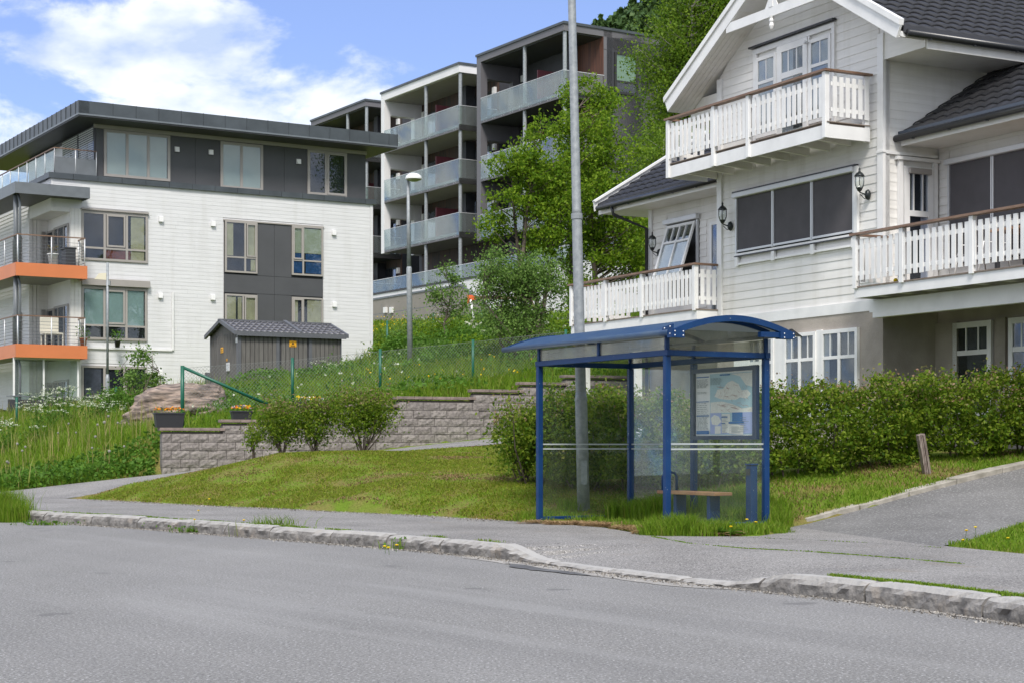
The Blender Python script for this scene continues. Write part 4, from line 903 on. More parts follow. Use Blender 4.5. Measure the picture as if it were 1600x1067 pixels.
# conduit
a = L.at(270, 457, .02); b = L.at(269, 547, .02); c = L.at(134, 543, .02)
m_ = MB(); m_.box(L, a[0] - .035, a[0] + .035, .0, .05, b[1], a[1]); m_.box(L, c[0], a[0] - .036, .0, .05, b[1] - .035, b[1] + .035); m_.build('pipe_casing', m_trim, lb)
# corner recess: pillars, side wall with glazing, back wall with door
m_ = MB(); m_.box(L, UN, UN + .42, -.06, .01, ZB, 10.05)
for k in range(3): m_.box(L, UN + .03 + k * .13, UN + .135 + k * .13, .0105, .026, ZB, 10.04)
m_.build('corner_pillar', m_cream, lb)
SW = Face(L.P(UN, 0, 0), (.523, -.852), (-.852, -.523))
m_ = MB(); boards(m_, SW, -ND, 0, ZB, 9.9, .16, -.02, .02); m_.build('recess_wall', m_cream, lb, recalc=False)
BW = Face(L.P(UN, -ND, 0), (.852, .523)); 
m_ = MB(); m_.box(BW, UC - UN, 0, -.1, 0, ZB, 9.9); m_.build('recess_wall', m_cream, lb)
fl = [(8.0, 9.9), (4.95, 6.95), (2.1, 4.2)]
for i, (z0, z1) in enumerate(((7.55, 9.45), (4.62, 6.45), (1.9, 3.65))):
    window(lb, SW, -1.95, -.18, z0, z1 + .05, .0, m_taupe, (.30, .72), (), fr=.08, gm=m_glassd, name='balcony_window', curt=[(m_curtg, .35, .7, .03, .95, 4)])
    window(lb, SW, -2.85, -2.05, z0, z1, .0, m_taupe, (), (), fr=.07, gm=m_glassd, name='balcony_window')
    window(lb, BW, UC - UN + .48 if i < 3 else 0, -.10, z0, z1, .0, m_taupe, (), (), fr=.09, gm=m_glassd, name='balcony_door', curt=[(m_curtg, .3, .55, .03, .95, 2)])
m_ = MB()
for k in range(3): m_.box(BW, UC - UN - .02 + k * .15, UC - UN + .11 + k * .15, .0, .06, ZB, 9.9)
m_.build('corner_pillar', m_cream, lb)
LB2 = Face(L.P(UC, -ND, 0), (.523, -.852), (-.852, -.523))
m_ = MB(); boards(m_, LB2, -9, -.02, ZB, ZS, .145, -.0, .022); m_.build('cladding', m_white, lb, recalc=False)
for z in (7.6, 4.65): window(lb, LB2, -2.1, -.95, z, z + 1.75, .02, m_taupe, (.5,), (), fr=.07, gm=m_glassd)
m_ = MB(); boards(m_, LL, -ND, -.1, 10.05, ZS, .145, -.03, .022); m_.build('cladding', m_white, lb, recalc=False)
# flat capping above the cladding
m_ = MB(); u = UC - .12
while u < UR + .1:
    e = min(u + .93, UR + .14); j = random.uniform(-.006, .006); m_.box(L, u + .006, e - .006, -.5, .075 + j, ZS + .0, ZS + .21 + j); u += .93
m_.box(L, UC - .1, UR + .12, -1.9, .04, ZS + .01, ZS + .19)
m_.build('zinc_capping', m_zinc, lb)
m_ = MB(); m_.box(LL, -11, -.02, -.4, .07, ZS, ZS + .20); m_.build('zinc_capping', m_zinc, lb)
m_ = MB(); m_.box(L, UC - .05, UR, -9, -.5, ZS - .02, ZS + .10); m_.build('flat_roof', m_zinc, lb)
# top storey
PW = -.30; PL = L.at(150.5, 240, PW)[0]; PR = L.at(571.5, 260, PW)[0]; Pz0 = ZS + .2; Pz1 = L.at(350, 213, PW)[1]
FP = Face(L.P(0, PW, 0), (.852, .523))
P1 = (FP.at(162, 0)[0], FP.at(265.5, 0)[0], FP.at(213, 280)[1], FP.at(213, 207.5)[1])
P2 = (FP.at(344, 0)[0], FP.at(410.5, 0)[0], FP.at(377, 297)[1], FP.at(377, 224.5)[1])
P3 = (FP.at(480, 0)[0], FP.at(541.5, 0)[0], FP.at(510, 307)[1], FP.at(510, 237)[1])
m_ = MB(); m_.box(FP, PL + .02, PR - .02, -7, -.02, Pz0 - .1, Pz1 + .3); m_.build('top_storey_wall', m_grey, lb)
js = [PL, P1[0], P1[1], FP.at(305, 0)[0], P2[0], P2[1], FP.at(444, 0)[0], P3[0], P3[1], PR]
m_ = MB()
for a, b in zip(js[:-1], js[1:]):
    if (a, b) in ((P1[0], P1[1]), (P2[0], P2[1]), (P3[0], P3[1])): continue
    m_.box(FP, a + .006, b - .006, -.02, .0, Pz0, P2[3] + .02)
m_.build('facade_panel', m_grey, lb)
m_ = MB(); m_.box(FP, PL - .1, PR + .02, -.02, .05, P2[3] + .03, P2[3] + .20); m_.build('trim_strip', m_taupe, lb)
bl = m_rblind
window(lb, FP, *P1, -.01, m_taupe, (.345, .665), (), fr=.10, curt=[(bl, .05, .95, .04, .95, 0)])
window(lb, FP, *P2, -.01, m_taupe, (.49,), (), fr=.11, curt=[(bl, .05, .95, .04, .95, 0)])
window(lb, FP, *P3, -.01, m_taupe, (.47,), (), fr=.11, gm=m_glassd, sash=[(.49, .98, .03, .97)])
for (px, py) in ((276, 234), (329, 238.5), (466, 253)): vent(lb, FP, px, py, .0)
# its left side: blinds, white panels
FS = Face(FP.P(PL, 0, 0), (.523, -.852), (-.852, -.523))
m_ = MB(); m_.box(FS, -9, -.02, -.05, 0, Pz0, Pz1 + .3); m_.build('top_storey_wall', m_grey, lb)
m_ = MB(); m_.box(FS, -9, -4.2, 0.001, .03, Pz0, P2[3]); m_.build('side_panel', m_bwhite, lb)
for (a, b) in ((-4.1, -2.05), (-1.95, -.08)):
    f = window(lb, FS, a, b, Pz0 + .1, P2[3] + .1, .0, m_grey, (.5,), (), fr=.07, gm=m_glassd)
    q = MB(); z = Pz0 + .75
    while z < P2[3] + .02: q.hexa([FS.P(x, y, h) for (y, h0) in ((.075, 0),) for x, y, h in ((a + .05, .075, z), (b - .05, .075, z), (b - .05, .10, z + .03), (a + .05, .10, z + .03), (a + .05, .075, z + .006), (b - .05, .075, z + .006), (b - .05, .10, z + .036), (a + .05, .10, z + .036))]); z += .085
    q.build('venetian_blind', m_alu, f)
# roof slab with seamed fascia
RW = .95; RL = L.at(122.5, 165, RW)[0]; RR = L.at(621.5, 220, RW)[0]; zt = L.at(350, 181.5, RW)[1]; zb = L.at(350, 203, RW)[1]
m_ = MB(); m_.box(L, RL + .03, RR - .03, -9.5, RW - .03, zb + .06, zt - .01); m_.build('roof', m_zinc, lb)
m_ = MB(); m_.box(L, RL + .01, RR - .01, -9.5, RW - .01, zb - .05, zb + .055); m_.build('roof_soffit', m_soff, lb)
m_ = MB(); u = RL + .42; m_.box(L, RL, u - .008, RW - .03, RW, zb + .06, zt)
while u < RR - .05:
    e = min(u + .885, RR); m_.box(L, u + .006, e - .006, RW - .03, RW + random.uniform(-.003, .003), zb + .06, zt); m_.box(L, e - .006, e + .002, RW - .03, RW + .022, zb + .06, zt + .012); u = e
FL_ = Face(L.P(RL, RW, 0), (.523, -.852), (-.852, -.523)); u = -.35
m_.box(FL_, -.35, -.01, -.03, .0, zb + .06, zt)
while u > -14:
    m_.box(FL_, u - .60 + .006, u - .006, -.03, random.uniform(-.003, .003), zb + .06, zt); m_.box(FL_, u - .006, u + .002, -.03, .022, zb + .06, zt + .012); u -= .60
m_.build('seamed_fascia', m_zinc, lb)
m_ = MB(); m_.box(L, RL - .012, RR + .012, RW - .04, RW + .02, zb - .0, zb + .058); m_.box(FL_, -14, -.02, -.04, .02, zb, zb + .058); m_.build('drip_edge', m_zincl, lb)
m_ = MB(); m_.box(FL_, -14, 0, -9, -.03, zb + .06, zt - .01); m_.build('roof', m_zinc, lb)
m_ = MB(); m_.box(FL_, -14, -.03, -9, -.03, zb - .04, zb + .05); m_.build('roof_soffit', m_soff, lb)
# balconies (two orange decks), canopy, steel columns, railings
BWF = .85; BL0 = L.at(24.5, 420, BWF)[0]; BR0 = L.at(136.5, 420, BWF)[0]
CF = Face(L.P(BL0, BWF, 0), (.523, -.852), (-.852, -.523))
def slab(name, yt, yb, mfas, pr=0.0, pl=0.0):
    zt_ = L.at(80, yt, BWF)[1]; zb_ = L.at(80, yb, BWF)[1]
    m_ = MB(); m_.box(L, BL0 - pl + .03, BR0 + pr - .03, -.02 if name == 'canopy' else -ND + .05, BWF - .03, zb_ + .04, zt_ - .02); m_.box(CF, -12, -.04, -1.15 - pl, -.03 + pl, zb_ + .042, zt_ - .022)
    if name == 'canopy': m_.box(L, UC - .5, UN, -ND + .02, -.03, zb_ + .05, zt_ - .3)
    d_ = m_.build(name, m_soffl if name != 'canopy' else m_soff, lb)
    m_ = MB(); m_.box(L, BL0 - pl, BR0 + pr, BWF - .028, BWF, zb_, zt_); m_.box(L, BR0 + pr - .028, BR0 + pr, -.0, BWF - .03, zb_, zt_); m_.box(CF, -5.2, -.003, pl - .028, pl, zb_, zt_); m_.box(CF, -12, -5.22, pl - .028, pl, zb_, zt_)
    m_.build('fascia_panel', mfas, d_); return zt_, zb_
ct = slab('canopy', 288.5, 306, m_greym, .10, .02)
d1 = slab('balcony_deck', 413, 433.5, m_orange); d2 = slab('balcony_deck', 538.5, 559, m_orange)
for (z0, z1) in ((d1[0], ct[1]), (d2[0], d1[1]), (2.0, d2[1])):
    for (uu, off) in ((-1.15, .18),):
        m_ = MB(); p = CF.P(-.62, -.17, 0); m_.tube([(p[0], p[1], z0), (p[0], p[1], z1 + .03)], .085, 12); m_.build('steel_column', m_greym, lb, smooth=True)
        p = CF.P(-.32, -.24, 0); m_ = MB(); m_.tube([(p[0], p[1], z0), (p[0], p[1], z1 - .3), (p[0] - .1, p[1] + .1, z1 + .02)], .045, 10); m_.build('downpipe', m_greym, lb, smooth=True)
def railing(z, par, right_turn=True, glass=False):
    r = MB(); pts = [CF.P(-7, -.08, 0), CF.P(-.05, -.08, 0), L.P(BR0 - .08, BWF - .06, 0), L.P(BR0 - .08, .05, 0)]
    for a, b in zip(pts[:-1], pts[1:]):
        for k in range(7): r.tube([(a[0], a[1], z + .10 + k * .12), (b[0], b[1], z + .10 + k * .12)], .008, 5)
    w_ = r.build('rail_wires', m_greym, par, smooth=True)
    r = MB()
    for a, b in zip(pts[:-1], pts[1:]): r.beam((a[0], a[1], z + 1.02), (b[0], b[1], z + 1.02), .055, .04)
    r.build('handrail', m_stain, par)
    for (a, b, n) in ((pts[0], pts[1], 4), (pts[1], pts[2], 2), (pts[2], pts[3], 1)):
        for k in range(n + 1):
            if k == 0 and a is not pts[0]: continue
            x, y = a[0] + (b[0] - a[0]) * k / n, a[1] + (b[1] - a[1]) * k / n
            r = MB(); r.tube([(x, y, z - .1), (x, y, z + 1.0)], .022, 8); r.build('rail_post', m_alu, par, smooth=True)
railing(d1[0], lb); railing(d2[0], lb)
# ground floor glazed screen and low dark screen
m_ = MB(); GF = Face(L.P(BL0, BWF - .35, 0), (.852, .523)); wGF = UN - BL0
m_.box(GF, 0, wGF + .2, -.03, .03, 4.36, 4.44)
for u in (0, wGF * .48, wGF + .1): m_.box(GF, u, u + .06, -.03, .03, 2.2, 4.36)
m_.build('glazing_frame', m_trim, lb)
m_ = MB(); m_.box(GF, .06, wGF + .1, -.006, .006, 2.3, 4.36); m_.build('glazing', m_bglass, lb)
# roof terrace railing
m_ = MB(); T0 = Face(LL.P(0, -.15, 0), (.523, -.852), (-.852, -.523)); tz = Pz0
pts = [T0.P(-11, 0, 0), T0.P(-.1, 0, 0), FP.P(PL - .05, .16, 0)]
for a, b in zip(pts[:-1], pts[1:]):
    m_.beam((a[0], a[1], tz + .95), (b[0], b[1], tz + .95), .05, .035)
m_.build('terrace_handrail', m_stain, lb)
m_ = MB()
for a, b, n in ((pts[0], pts[1], 9), (pts[1], pts[2], 2)):
    for k in range(n + 1): x, y = a[0] + (b[0] - a[0]) * k / n, a[1] + (b[1] - a[1]) * k / n; m_.tube([(x, y, tz), (x, y, tz + .93)], .02, 6)
m_.build('terrace_post', m_alu, lb, smooth=True)
m_ = MB(); a, b = pts[0], pts[1]; TF = Face(b, (b[0] - pts[2][0], b[1] - pts[2][1])); m_.beam((a[0], a[1], tz + .5), (b[0], b[1], tz + .5), .01, .72); m_.build('terrace_glass', m_bglass, lb)
m_ = MB(); a, b = pts[1], pts[2]; m_.beam((a[0], a[1], tz + .33), (b[0], b[1], tz + .33), .02, .6); m_.build('terrace_screen', m_greym, lb)

# things on and in that building
def flowerpot(name, label, loc, s, potm, leafm, flm=None, group=None, cat='potted plant', seed=1, box=None, spread=1.0, nl=60, h=.35):
    r = root(name, label, cat, loc, group); q = MB(); x, y, z = loc
    if box: F = Face((x, y), box[2]); q.hexa([F.P(a, b, z) for a, b in ((-box[0] * .44, -box[1] * .4), (box[0] * .44, -box[1] * .4), (box[0] * .44, box[1] * .4), (-box[0] * .44, box[1] * .4))] + [F.P(a, b, z + s) for a, b in ((-box[0] / 2, -box[1] / 2), (box[0] / 2, -box[1] / 2), (box[0] / 2, box[1] / 2), (-box[0] / 2, box[1] / 2))]); q.box(F, -box[0] / 2 - .012, box[0] / 2 + .012, -box[1] / 2 - .012, box[1] / 2 + .012, z + s - .03, z + s + .003)
    else: q.lathe(loc, [(.001, 0), (s * .33, 0), (s * .45, s * .9), (s * .5, s * .92), (s * .5, s), (s * .42, s), (s * .40, s * .85), (.001, s * .85)], 16)
    q.build('pot', potm, r, smooth=not box)
    g = np.random.default_rng(seed); 
    def cloud(n, m, nm, size, zz0, zz1, par):
        c = np.empty((n, 3)); 
        if box: F = Face((x, y), box[2]); uu = g.uniform(-box[0] / 2, box[0] / 2, n); ww = g.uniform(-box[1] / 2, box[1] / 2, n); c[:, :2] = F.O + uu[:, None] * F.u + ww[:, None] * F.n
        else: a = g.uniform(0, 6.28, n); rr_ = s * .5 * spread * np.sqrt(g.uniform(0, 1, n)); c[:, 0] = x + rr_ * np.cos(a); c[:, 1] = y + rr_ * np.sin(a)
        c[:, 2] = z + s + g.uniform(zz0, zz1, n); return leaves(nm, c, size, m, par, g)
    cloud(nl, leafm, 'foliage', .07 if box is None else .045, -.02, h, r)
    if flm:
        for i, (fm, cnt) in enumerate(flm): tag(cloud(cnt, fm, 'flowers', .06, h * .5, h * 1.1, r), kind='stuff')
    return r

def leaves(name, C, size, m, par=None, g=None, up=0.0, var=.35, asp=.62, mi=None, droop=0.0):
    """one small folded leaf per centre"""
    g = g or RNG; n = len(C)
    d = g.normal(size=(n, 3)); d[:, 2] -= droop; d /= np.linalg.norm(d, axis=1)[:, None] + 1e-9
    t = g.normal(size=(n, 3)); t[:, 2] += up; nn = t - (t * d).sum(1)[:, None] * d; nn /= np.linalg.norm(nn, axis=1)[:, None] + 1e-9
    sdir = np.cross(d, nn); s = size * (1 + g.uniform(-var, var, n))[:, None]
    A = C - d * s * .5; B = C + d * s * .5; Lf = C + sdir * s * asp * .5 + nn * s * .12; R = C - sdir * s * asp * .5 + nn * s * .12
    V = np.stack([A, Lf, B, R], 1).reshape(-1, 3); i = np.arange(n) * 4
    F = np.concatenate([np.stack([i, i + 1, i + 2], 1), np.stack([i, i + 2, i + 3], 1)])
    return np_mesh(name, V, F, m, par, mi=mi)

zb1 = d1[0]
flowerpot('potted_plant', 'white pot with a small brown-leaved plant on the upper orange balcony', L.P(BL0 + 1.45, BWF - .35, zb1), .42, m_trim, m_shoot, seed=4, h=.3)
flowerpot('potted_plant', 'leafy green plant in a terracotta pot on the lower orange balcony', L.P(BL0 + 2.6, BWF - .4, d2[0]), .3, mat('terracotta', (.4, .14, .07), .8), m_weed, seed=5, h=.45, spread=1.8, nl=120)
flowerpot('potted_plant', 'bushy green plant in a dark pot near the right end of the lower orange balcony', L.P(BL0 + 3.9, BWF - .4, d2[0]), .25, m_plast, m_weed, seed=6, h=.4, spread=2.0, nl=120)
# storage bench on the upper balcony
r = root('storage_box', 'long dark cushion box on the upper orange balcony', 'storage box', L.P(BL0 + 3.1, .2, zb1)); q = MB()
q.box(L, BL0 + 1.9, BR0 - .35, .05, .6, zb1, zb1 + .62); q.build('box_body', m_charc, r, bevel=.02); q = MB(); q.box(L, BL0 + 1.86, BR0 - .32, .02, .63, zb1 + .621, zb1 + .69); q.build('lid', m_charc, r, bevel=.02)
# garden chair on the lower balcony
r = root('garden_chair', 'cream garden chair at the right end of the lower orange balcony', 'chair', L.P(BR0 - 1.0, .2, d2[0])); zc = d2[0]
m_chair = mat('cream_chair', (.6, .57, .48), .6)
q = MB(); q.box(L, BR0 - 1.5, BR0 - .8, .0, .55, zc + .40, zc + .46); q.build('seat', m_chair, r, bevel=.01)
q = MB(); q.box(L, BR0 - 1.5, BR0 - .8, -.08, -.02, zc + .46, zc + 1.05); q.build('backrest', m_chair, r, bevel=.02)
for a, b in ((-1.48, .5), (-.84, .5), (-1.48, -.02), (-.84, -.02)): q = MB(); q.box(L, BR0 + a, BR0 + a + .04, b, b + .04, zc, zc + .398); q.build('leg', m_chair, r)

# ------------------------------------------------------------------ grey kiosk with tiled gable roof
KO = pix(372, 600, 55); K = Face((KO[0], KO[1]), (.866, .5)); kz0 = 2.7
KU = K.at(533.5, 560)[0]; kze = K.at(372, 520)[1]; KD = 2.57
kk = root('transformer_kiosk', 'low grey-brown boarded kiosk with a ridged sheet roof and yellow warning signs', 'kiosk', (KO[0], KO[1], kz0))
m_ = MB(); m_.box(K, .03, KU - .03, -KD + .03, -.03, kz0 - .4, kze); m_.build('core', m_charc, kk)
KS = Face(K.P(0, 0, 0), (.5, -.866), (-.866, -.5))
m_ = MB(); pp = [.10]; u = .12
m_cols = [K.at(434, 560)[0], K.at(485, 560)[0]]
u = .12
while u < KU - .1:
    e = min(u + .155, KU - .03)
    if not any(u - .02 < c < e + .02 for c in m_cols): m_.box(K, u, e - .022, -.028, .0 + random.uniform(-.003, .003), kz0 + .25, kze)
    u += .155
m_.box(K, .02, KU - .02, -.029, .006, kz0 + .12, kz0 + .235)
m_.build('front_boards', m_kiosk, kk)
m_ = MB(); u = -KD + .02
while u < -.1: m_.box(KS, u, min(u + .125, -.09) - .02, -.028, .002, kz0 - .1, kze); u += .145
m_.build('side_boards', m_kiosk, kk)
m_ = MB(); m_.box(K, -.02, .10, -.10, .02, kz0 - .3, kze); m_.box(K, KU - .04, KU + .0, -.1, .015, kz0 - .3, kze)
for c in m_cols: m_.box(K, c - .055, c + .055, -.028, .02, kz0 - .1, kze)
m_.box(KS, -KD - .0, -KD + .03, -.02, .03, kz0 - .1, kze); m_.build('corner_post', m_kioskm, kk)
rp = KD / 2; krise = K.at(372, 495)[1] - kze; ov = .13
rise = .40
m_ = MB(); m_.prism(KS, [(-KD, kze + .001), (0, kze + .001), (-rp, kze + rise)], -.05, -.005); m_.build('gable', m_kiosk, kk)
eF = Face(K.P(-.30, ov, 0), (.866, .5)); sl = math.hypot(rp + ov, rise * (rp + ov) / rp); sn = rise / rp
up_f = Vector((-K.n[0], -K.n[1], sn)).normalized(); up_b = Vector((K.n[0], K.n[1], sn)).normalized(); ze = kze - ov * sn
tiles((*K.P(-.16, ov, 0)[:2], ze + .05), (K.u[0], K.u[1], 0), up_f, KU + .30, sl, m_ktile, 'roof', kk, pitch=.33, wave=.20, amp=.035, drop=.04)
tiles((*K.P(-.16, -KD - ov, 0)[:2], ze + .05), (K.u[0], K.u[1], 0), up_b, KU + .30, sl, m_ktile, 'roof', kk, pitch=.33, wave=.20, amp=.035, drop=.04)
m_ = MB()
for uu in (-.18, KU + .12):
    m_.prism(Face(K.P(uu, 0, 0), K.n * -1, K.u * -1), [(-ov - .03, ze - .03), (-ov - .03, ze + .10), (rp, kze + rise + .12), (KD + ov + .03, ze + .10), (KD + ov + .03, ze - .03), (rp, kze + rise + .0)], -.08, .0)
m_.prism(Face(K.P(KU * .57, 0, 0), K.n * -1, K.u * -1), [(-ov, ze + .07), (-ov, ze + .15), (rp, kze + rise + .17), (rp, kze + rise + .08)], -.12, .0)
rid = K.P(-.2, -rp, kze + rise + .10); rid2 = K.P(KU + .16, -rp, kze + rise + .10); m_.beam(rid, rid2, .16, .05)
m_.box(K, -.17, KU + .12, ov - .02, ov + .012, ze - .06, ze + .10); m_.build('roof_trim', m_kioskm, kk)
m_ = MB(); c = K.at(458, 537, .03); m_.box(K, c[0] - .125, c[0] + .125, .006, .014, c[1] - .10, c[1] + .10)
sg = m_.build('warning_sign', m_yel, kk); m_ = MB(); m_.prism(K, [(c[0] - .045, c[1] - .02), (c[0] + .045, c[1] - .02), (c[0], c[1] + .065)], .0145, .018); m_.box(K, c[0] - .095, c[0] + .095, .0145, .018, c[1] - .062, c[1] - .048); m_.box(K, c[0] - .08, c[0] + .08, .0145, .018, c[1] - .085, c[1] - .073); m_.build('sign_mark', m_blk, sg)
for (px, py, s1, s2) in ((347, 547, .11, .09), (354.5, 562, .05, .04)):
    c = KS.at(px, py, .005); m_ = MB(); m_.box(KS, c[0] - s1, c[0] + s1, .006, .014, c[1] - s2, c[1] + s2); sg = m_.build('warning_sign', m_yel, kk)
    m_ = MB(); m_.box(KS, c[0] - s1 * .7, c[0] + s1 * .7, .0145, .018, c[1] - s2 * .6, c[1] - s2 * .35); m_.box(KS, c[0] - s1 * .5, c[0] + s1 * .5, .0145, .018, c[1] + s2 * .1, c[1] + s2 * .5); m_.build('sign_mark', m_blk, sg)
c = KS.at(357.5, 573, .0); m_ = MB(); m_.box(KS, c[0] - .13, c[0] + .13, .004, .05, c[1] - .14, c[1] + .14); m_.build('meter_box', m_alu, kk, bevel=.008)
c = KS.at(372, 531.5, .0); m_ = MB(); m_.box(KS, c[0] - .16, c[0] + .0, .004, .03, c[1] - .08, c[1] + .08); m_.build('round_label', m_trim, kk, bevel=.008)
c = KS.at(329, 570, .0); m_ = MB(); m_.box(KS, -KD - .1, -KD + .05, .03, .18, kz0 + .1, kz0 + 1.0); m_.build('side_cabinet', m_kioskm, kk)
# ------------------------------------------------------------------ three stepped balcony blocks up the slope
m_charcw = mat('dark_timber_cladding', (0.075, 0.04, 0.028), 0.7, c2=(0.035, 0.028, 0.026), vscale=2.5, stretch=(3, 3, 0.15), lo=.42, hi=.58)
QX, PX_ = (.852, .523), (.523, -.852)
def balcony_block(name, label, corner_px, corner_Y, span_px, col_px, fin_px, levels_px, roof_px, ref_px, cols, finmat, n_lower, depth=2.5, fin_t=.42, body=9.0, roof_pitch=0):
    """corner = front right corner; F: front plane of the balconies, u to the right/near"""
    cx, cy, _ = pix(corner_px, 0, corner_Y); F = Face((cx, cy), PX_, (-QX[0], -QX[1])); uL = F.at(span_px, 300)[0]
    r = root(name, label, 'building', (cx, cy, 8.0), 'balcony blocks up the slope')
    zr1 = F.at(ref_px, roof_px[0])[1]; zr0 = F.at(ref_px, roof_px[1])[1]
    dk = [F.at(levels_px[0], y)[1] for y in levels_px[1:]]
    st = dk[0] - dk[1]; 
    while len(dk) < n_lower: dk.append(dk[-1] - st)
    D = -depth; bodyR = body
    RF = Face((cx, cy), QX, (PX_[0], PX_[1]))       # right side plane; u to the right/away
    # body behind the balconies
    m_ = MB(); m_.box(F, uL, 0, D - bodyR, D - .06, 6.0, zr0); m_.build('body', cols['body'], r)
    m_ = MB(); m_.box(F, uL + fin_t, -.02, D - .055, D - .0, dk[-1] - 2.4, zr0 - .02); m_.build('balcony_wall', cols['back'], r)
    # roof
    m_ = MB(); m_.box(F, uL - .02, .0, D - bodyR - .1, .0, zr0, zr1 - .12); m_.build('roof_fascia', cols['fascia'], r)
    m_ = MB(); m_.box(F, uL - .06, .06, D - bodyR - .15, .06, zr1 - .119, zr1); m_.build('roof_edge', m_zinc, r)
    m_ = MB(); m_.box(F, uL + fin_t, -.14, D, -.14, zr0 - .05, zr0 - .002); m_.build('ceiling_board', cols['soff'], r)
    # side fin with openings
    zb_f = dk[fin_px] if isinstance(fin_px, int) else dk[-1]
    m_ = MB(); m_.box(F, uL, uL + fin_t, -.40, 0, zb_f - .02, zr0 - .001)
    m_.box(F, uL, uL + fin_t, D, -2.0, zb_f, zr0 - .001)
    tops = [zr0] + dk
    for i, z in enumerate(tops[:-1]):
        if tops[i + 1] < zb_f - .1: break
        m_.box(F, uL + .01, uL + fin_t - .01, -2.0, -.40, z - .85, z - .001)
        if i: m_.box(F, uL + .01, uL + fin_t - .01, -2.0, -.40, z, z + .34)
    m_.build('side_fin', finmat, r)
    g = np.random.default_rng(int(corner_px))
    for i, z in enumerate(dk):
        zt = z + .30
        top = (tops[i] if i == 0 else dk[i - 1])
        m_ = MB(); m_.box(F, uL + fin_t * .9, -.03, D + .02, -.03, z + .03, zt - .02); d_ = m_.build('balcony_deck', cols['soff'], r)
        m_ = MB(); m_.box(F, uL + fin_t, .0, -.028, .0, z, zt); m_.build('deck_fascia', cols['band'], d_)
        m_ = MB(); m_.box(RF, .002, depth - .02, -.028, .0, z, zt); m_.build('deck_fascia', m_blk, d_)
        m_ = MB(); n = 9
        for k in range(n):
            uu = uL + fin_t + (0 - uL - fin_t) * (k + .5) / n
            for du in (-.12, .12):
                for dz_ in (.08, .22): m_.box(F, uu + du - .018, uu + du + .018, .001, .012, z + dz_ - .018, z + dz_ + .018)
        m_.build('bolts', m_alu, d_)
        m_ = MB(); n = 9; a = uL + fin_t + .02
        for k in range(n):
            u0, u1 = a + (-.02 - a) * k / n + .008, a + (-.02 - a) * (k + 1) / n - .008; m_.box(F, u0, u1, .013, .025, z + .12, zt + 1.02)
        m_.build('glass_balustrade', m_bglass, r)
        m_ = MB(); m_.box(RF, .03, depth - .1, -.012, .0, z + .12, zt + 1.02); m_.build('glass_balustrade', m_bglass, r)
        m_ = MB(); m_.box(F, a, -.0, .008, .032, zt + 1.021, zt + 1.045); m_.box(RF, .04, depth - .1, -.02, .012, zt + 1.021, zt + 1.045); m_.build('top_rail', m_alu, r)
        # door and window on the balcony wall, privacy screens, fixtures
        B2 = F.shifted(0, D)
        for (a0, a1) in ((uL + 1.0, uL + 3.4), (uL + 5.2, -.6)):
            if a1 - a0 < .8: continue
            f = window(r, B2, a0, a1, zt + .02, zt + 2.2, .0, m_blk, (.5,), (), fr=.08, gm=m_glassd, name='balcony_door', curt=[(m_curt, *sorted(g.uniform(.08, .92, 2)), .02, .96, 5)] if g.random() > .2 else None)
        m_ = MB(); uu = uL * .5 + .2; m_.box(F, uu, uu + .06, D + .02, -1.0, zt, zt + 1.9); m_.build('privacy_screen', m_maroon, r)
        m_ = MB(); uu = uL * .33; m_.box(F, uu, uu + .5, D + .0, D + .6, zt, top - .06); m_.build('store_cupboard', m_charc, r)
        m_ = MB()
        for uu in (uL + .75, -.35): m_.box(B2, uu - .14, uu + .14, 0.0, .14, top - .85, top - .5)
        m_.build('wall_vent', m_trim, r)
    for c in col_px:
        uc = F.at(c, 300)[0]; uc = min(uc, -.15)
        seq = [zr0] + dk + [dk[-1] - 2.6]
        for i in range(len(seq) - 1):
            p = F.P(uc, -.16, 0); m_ = MB(); m_.tube([(p[0], p[1], seq[i + 1] + (.29 if i < len(dk) else 0)), (p[0], p[1], seq[i] - .0)], .10, 12, False); m_.build('column', m_galv, r, smooth=True)
    return r, F, RF, dk, (zr0, zr1)

cl_w = dict(body=m_charc, back=m_charcw, fascia=m_bwhite, band=m_gpan, soff=m_soffl)
cl_d = dict(body=m_charc, back=m_charcw, fascia=m_gpan, band=m_gpan, soff=m_soff)
bA = balcony_block('apartment_block', 'dark grey balcony block mostly hidden behind the white apartment building', 571, 103.5, 486, (540, 572), 2, (600, 243, 318, 396), (155, 166), 571, cl_d, m_gpan, 4, fin_t=.3, body=9)
bB = balcony_block('apartment_block', 'middle balcony block with white roof band and white side fin', 717.5, 91.9, 595.5, (662, 717), 2, (600.6, 240.6, 318, 395.5), (97.5, 113), 717.5, cl_w, m_bwhite, 3)
bC = balcony_block('apartment_block', 'dark grey balcony block with flat roof, highest in the photo behind the leafy tree', 881, 82.8, 745, (816, 880), 2, (753.5, 193, 284), (33.5, 48), 881, cl_d, m_gpan, 3, body=11)
r, F, RF, dk, (zr0, zr1) = bC
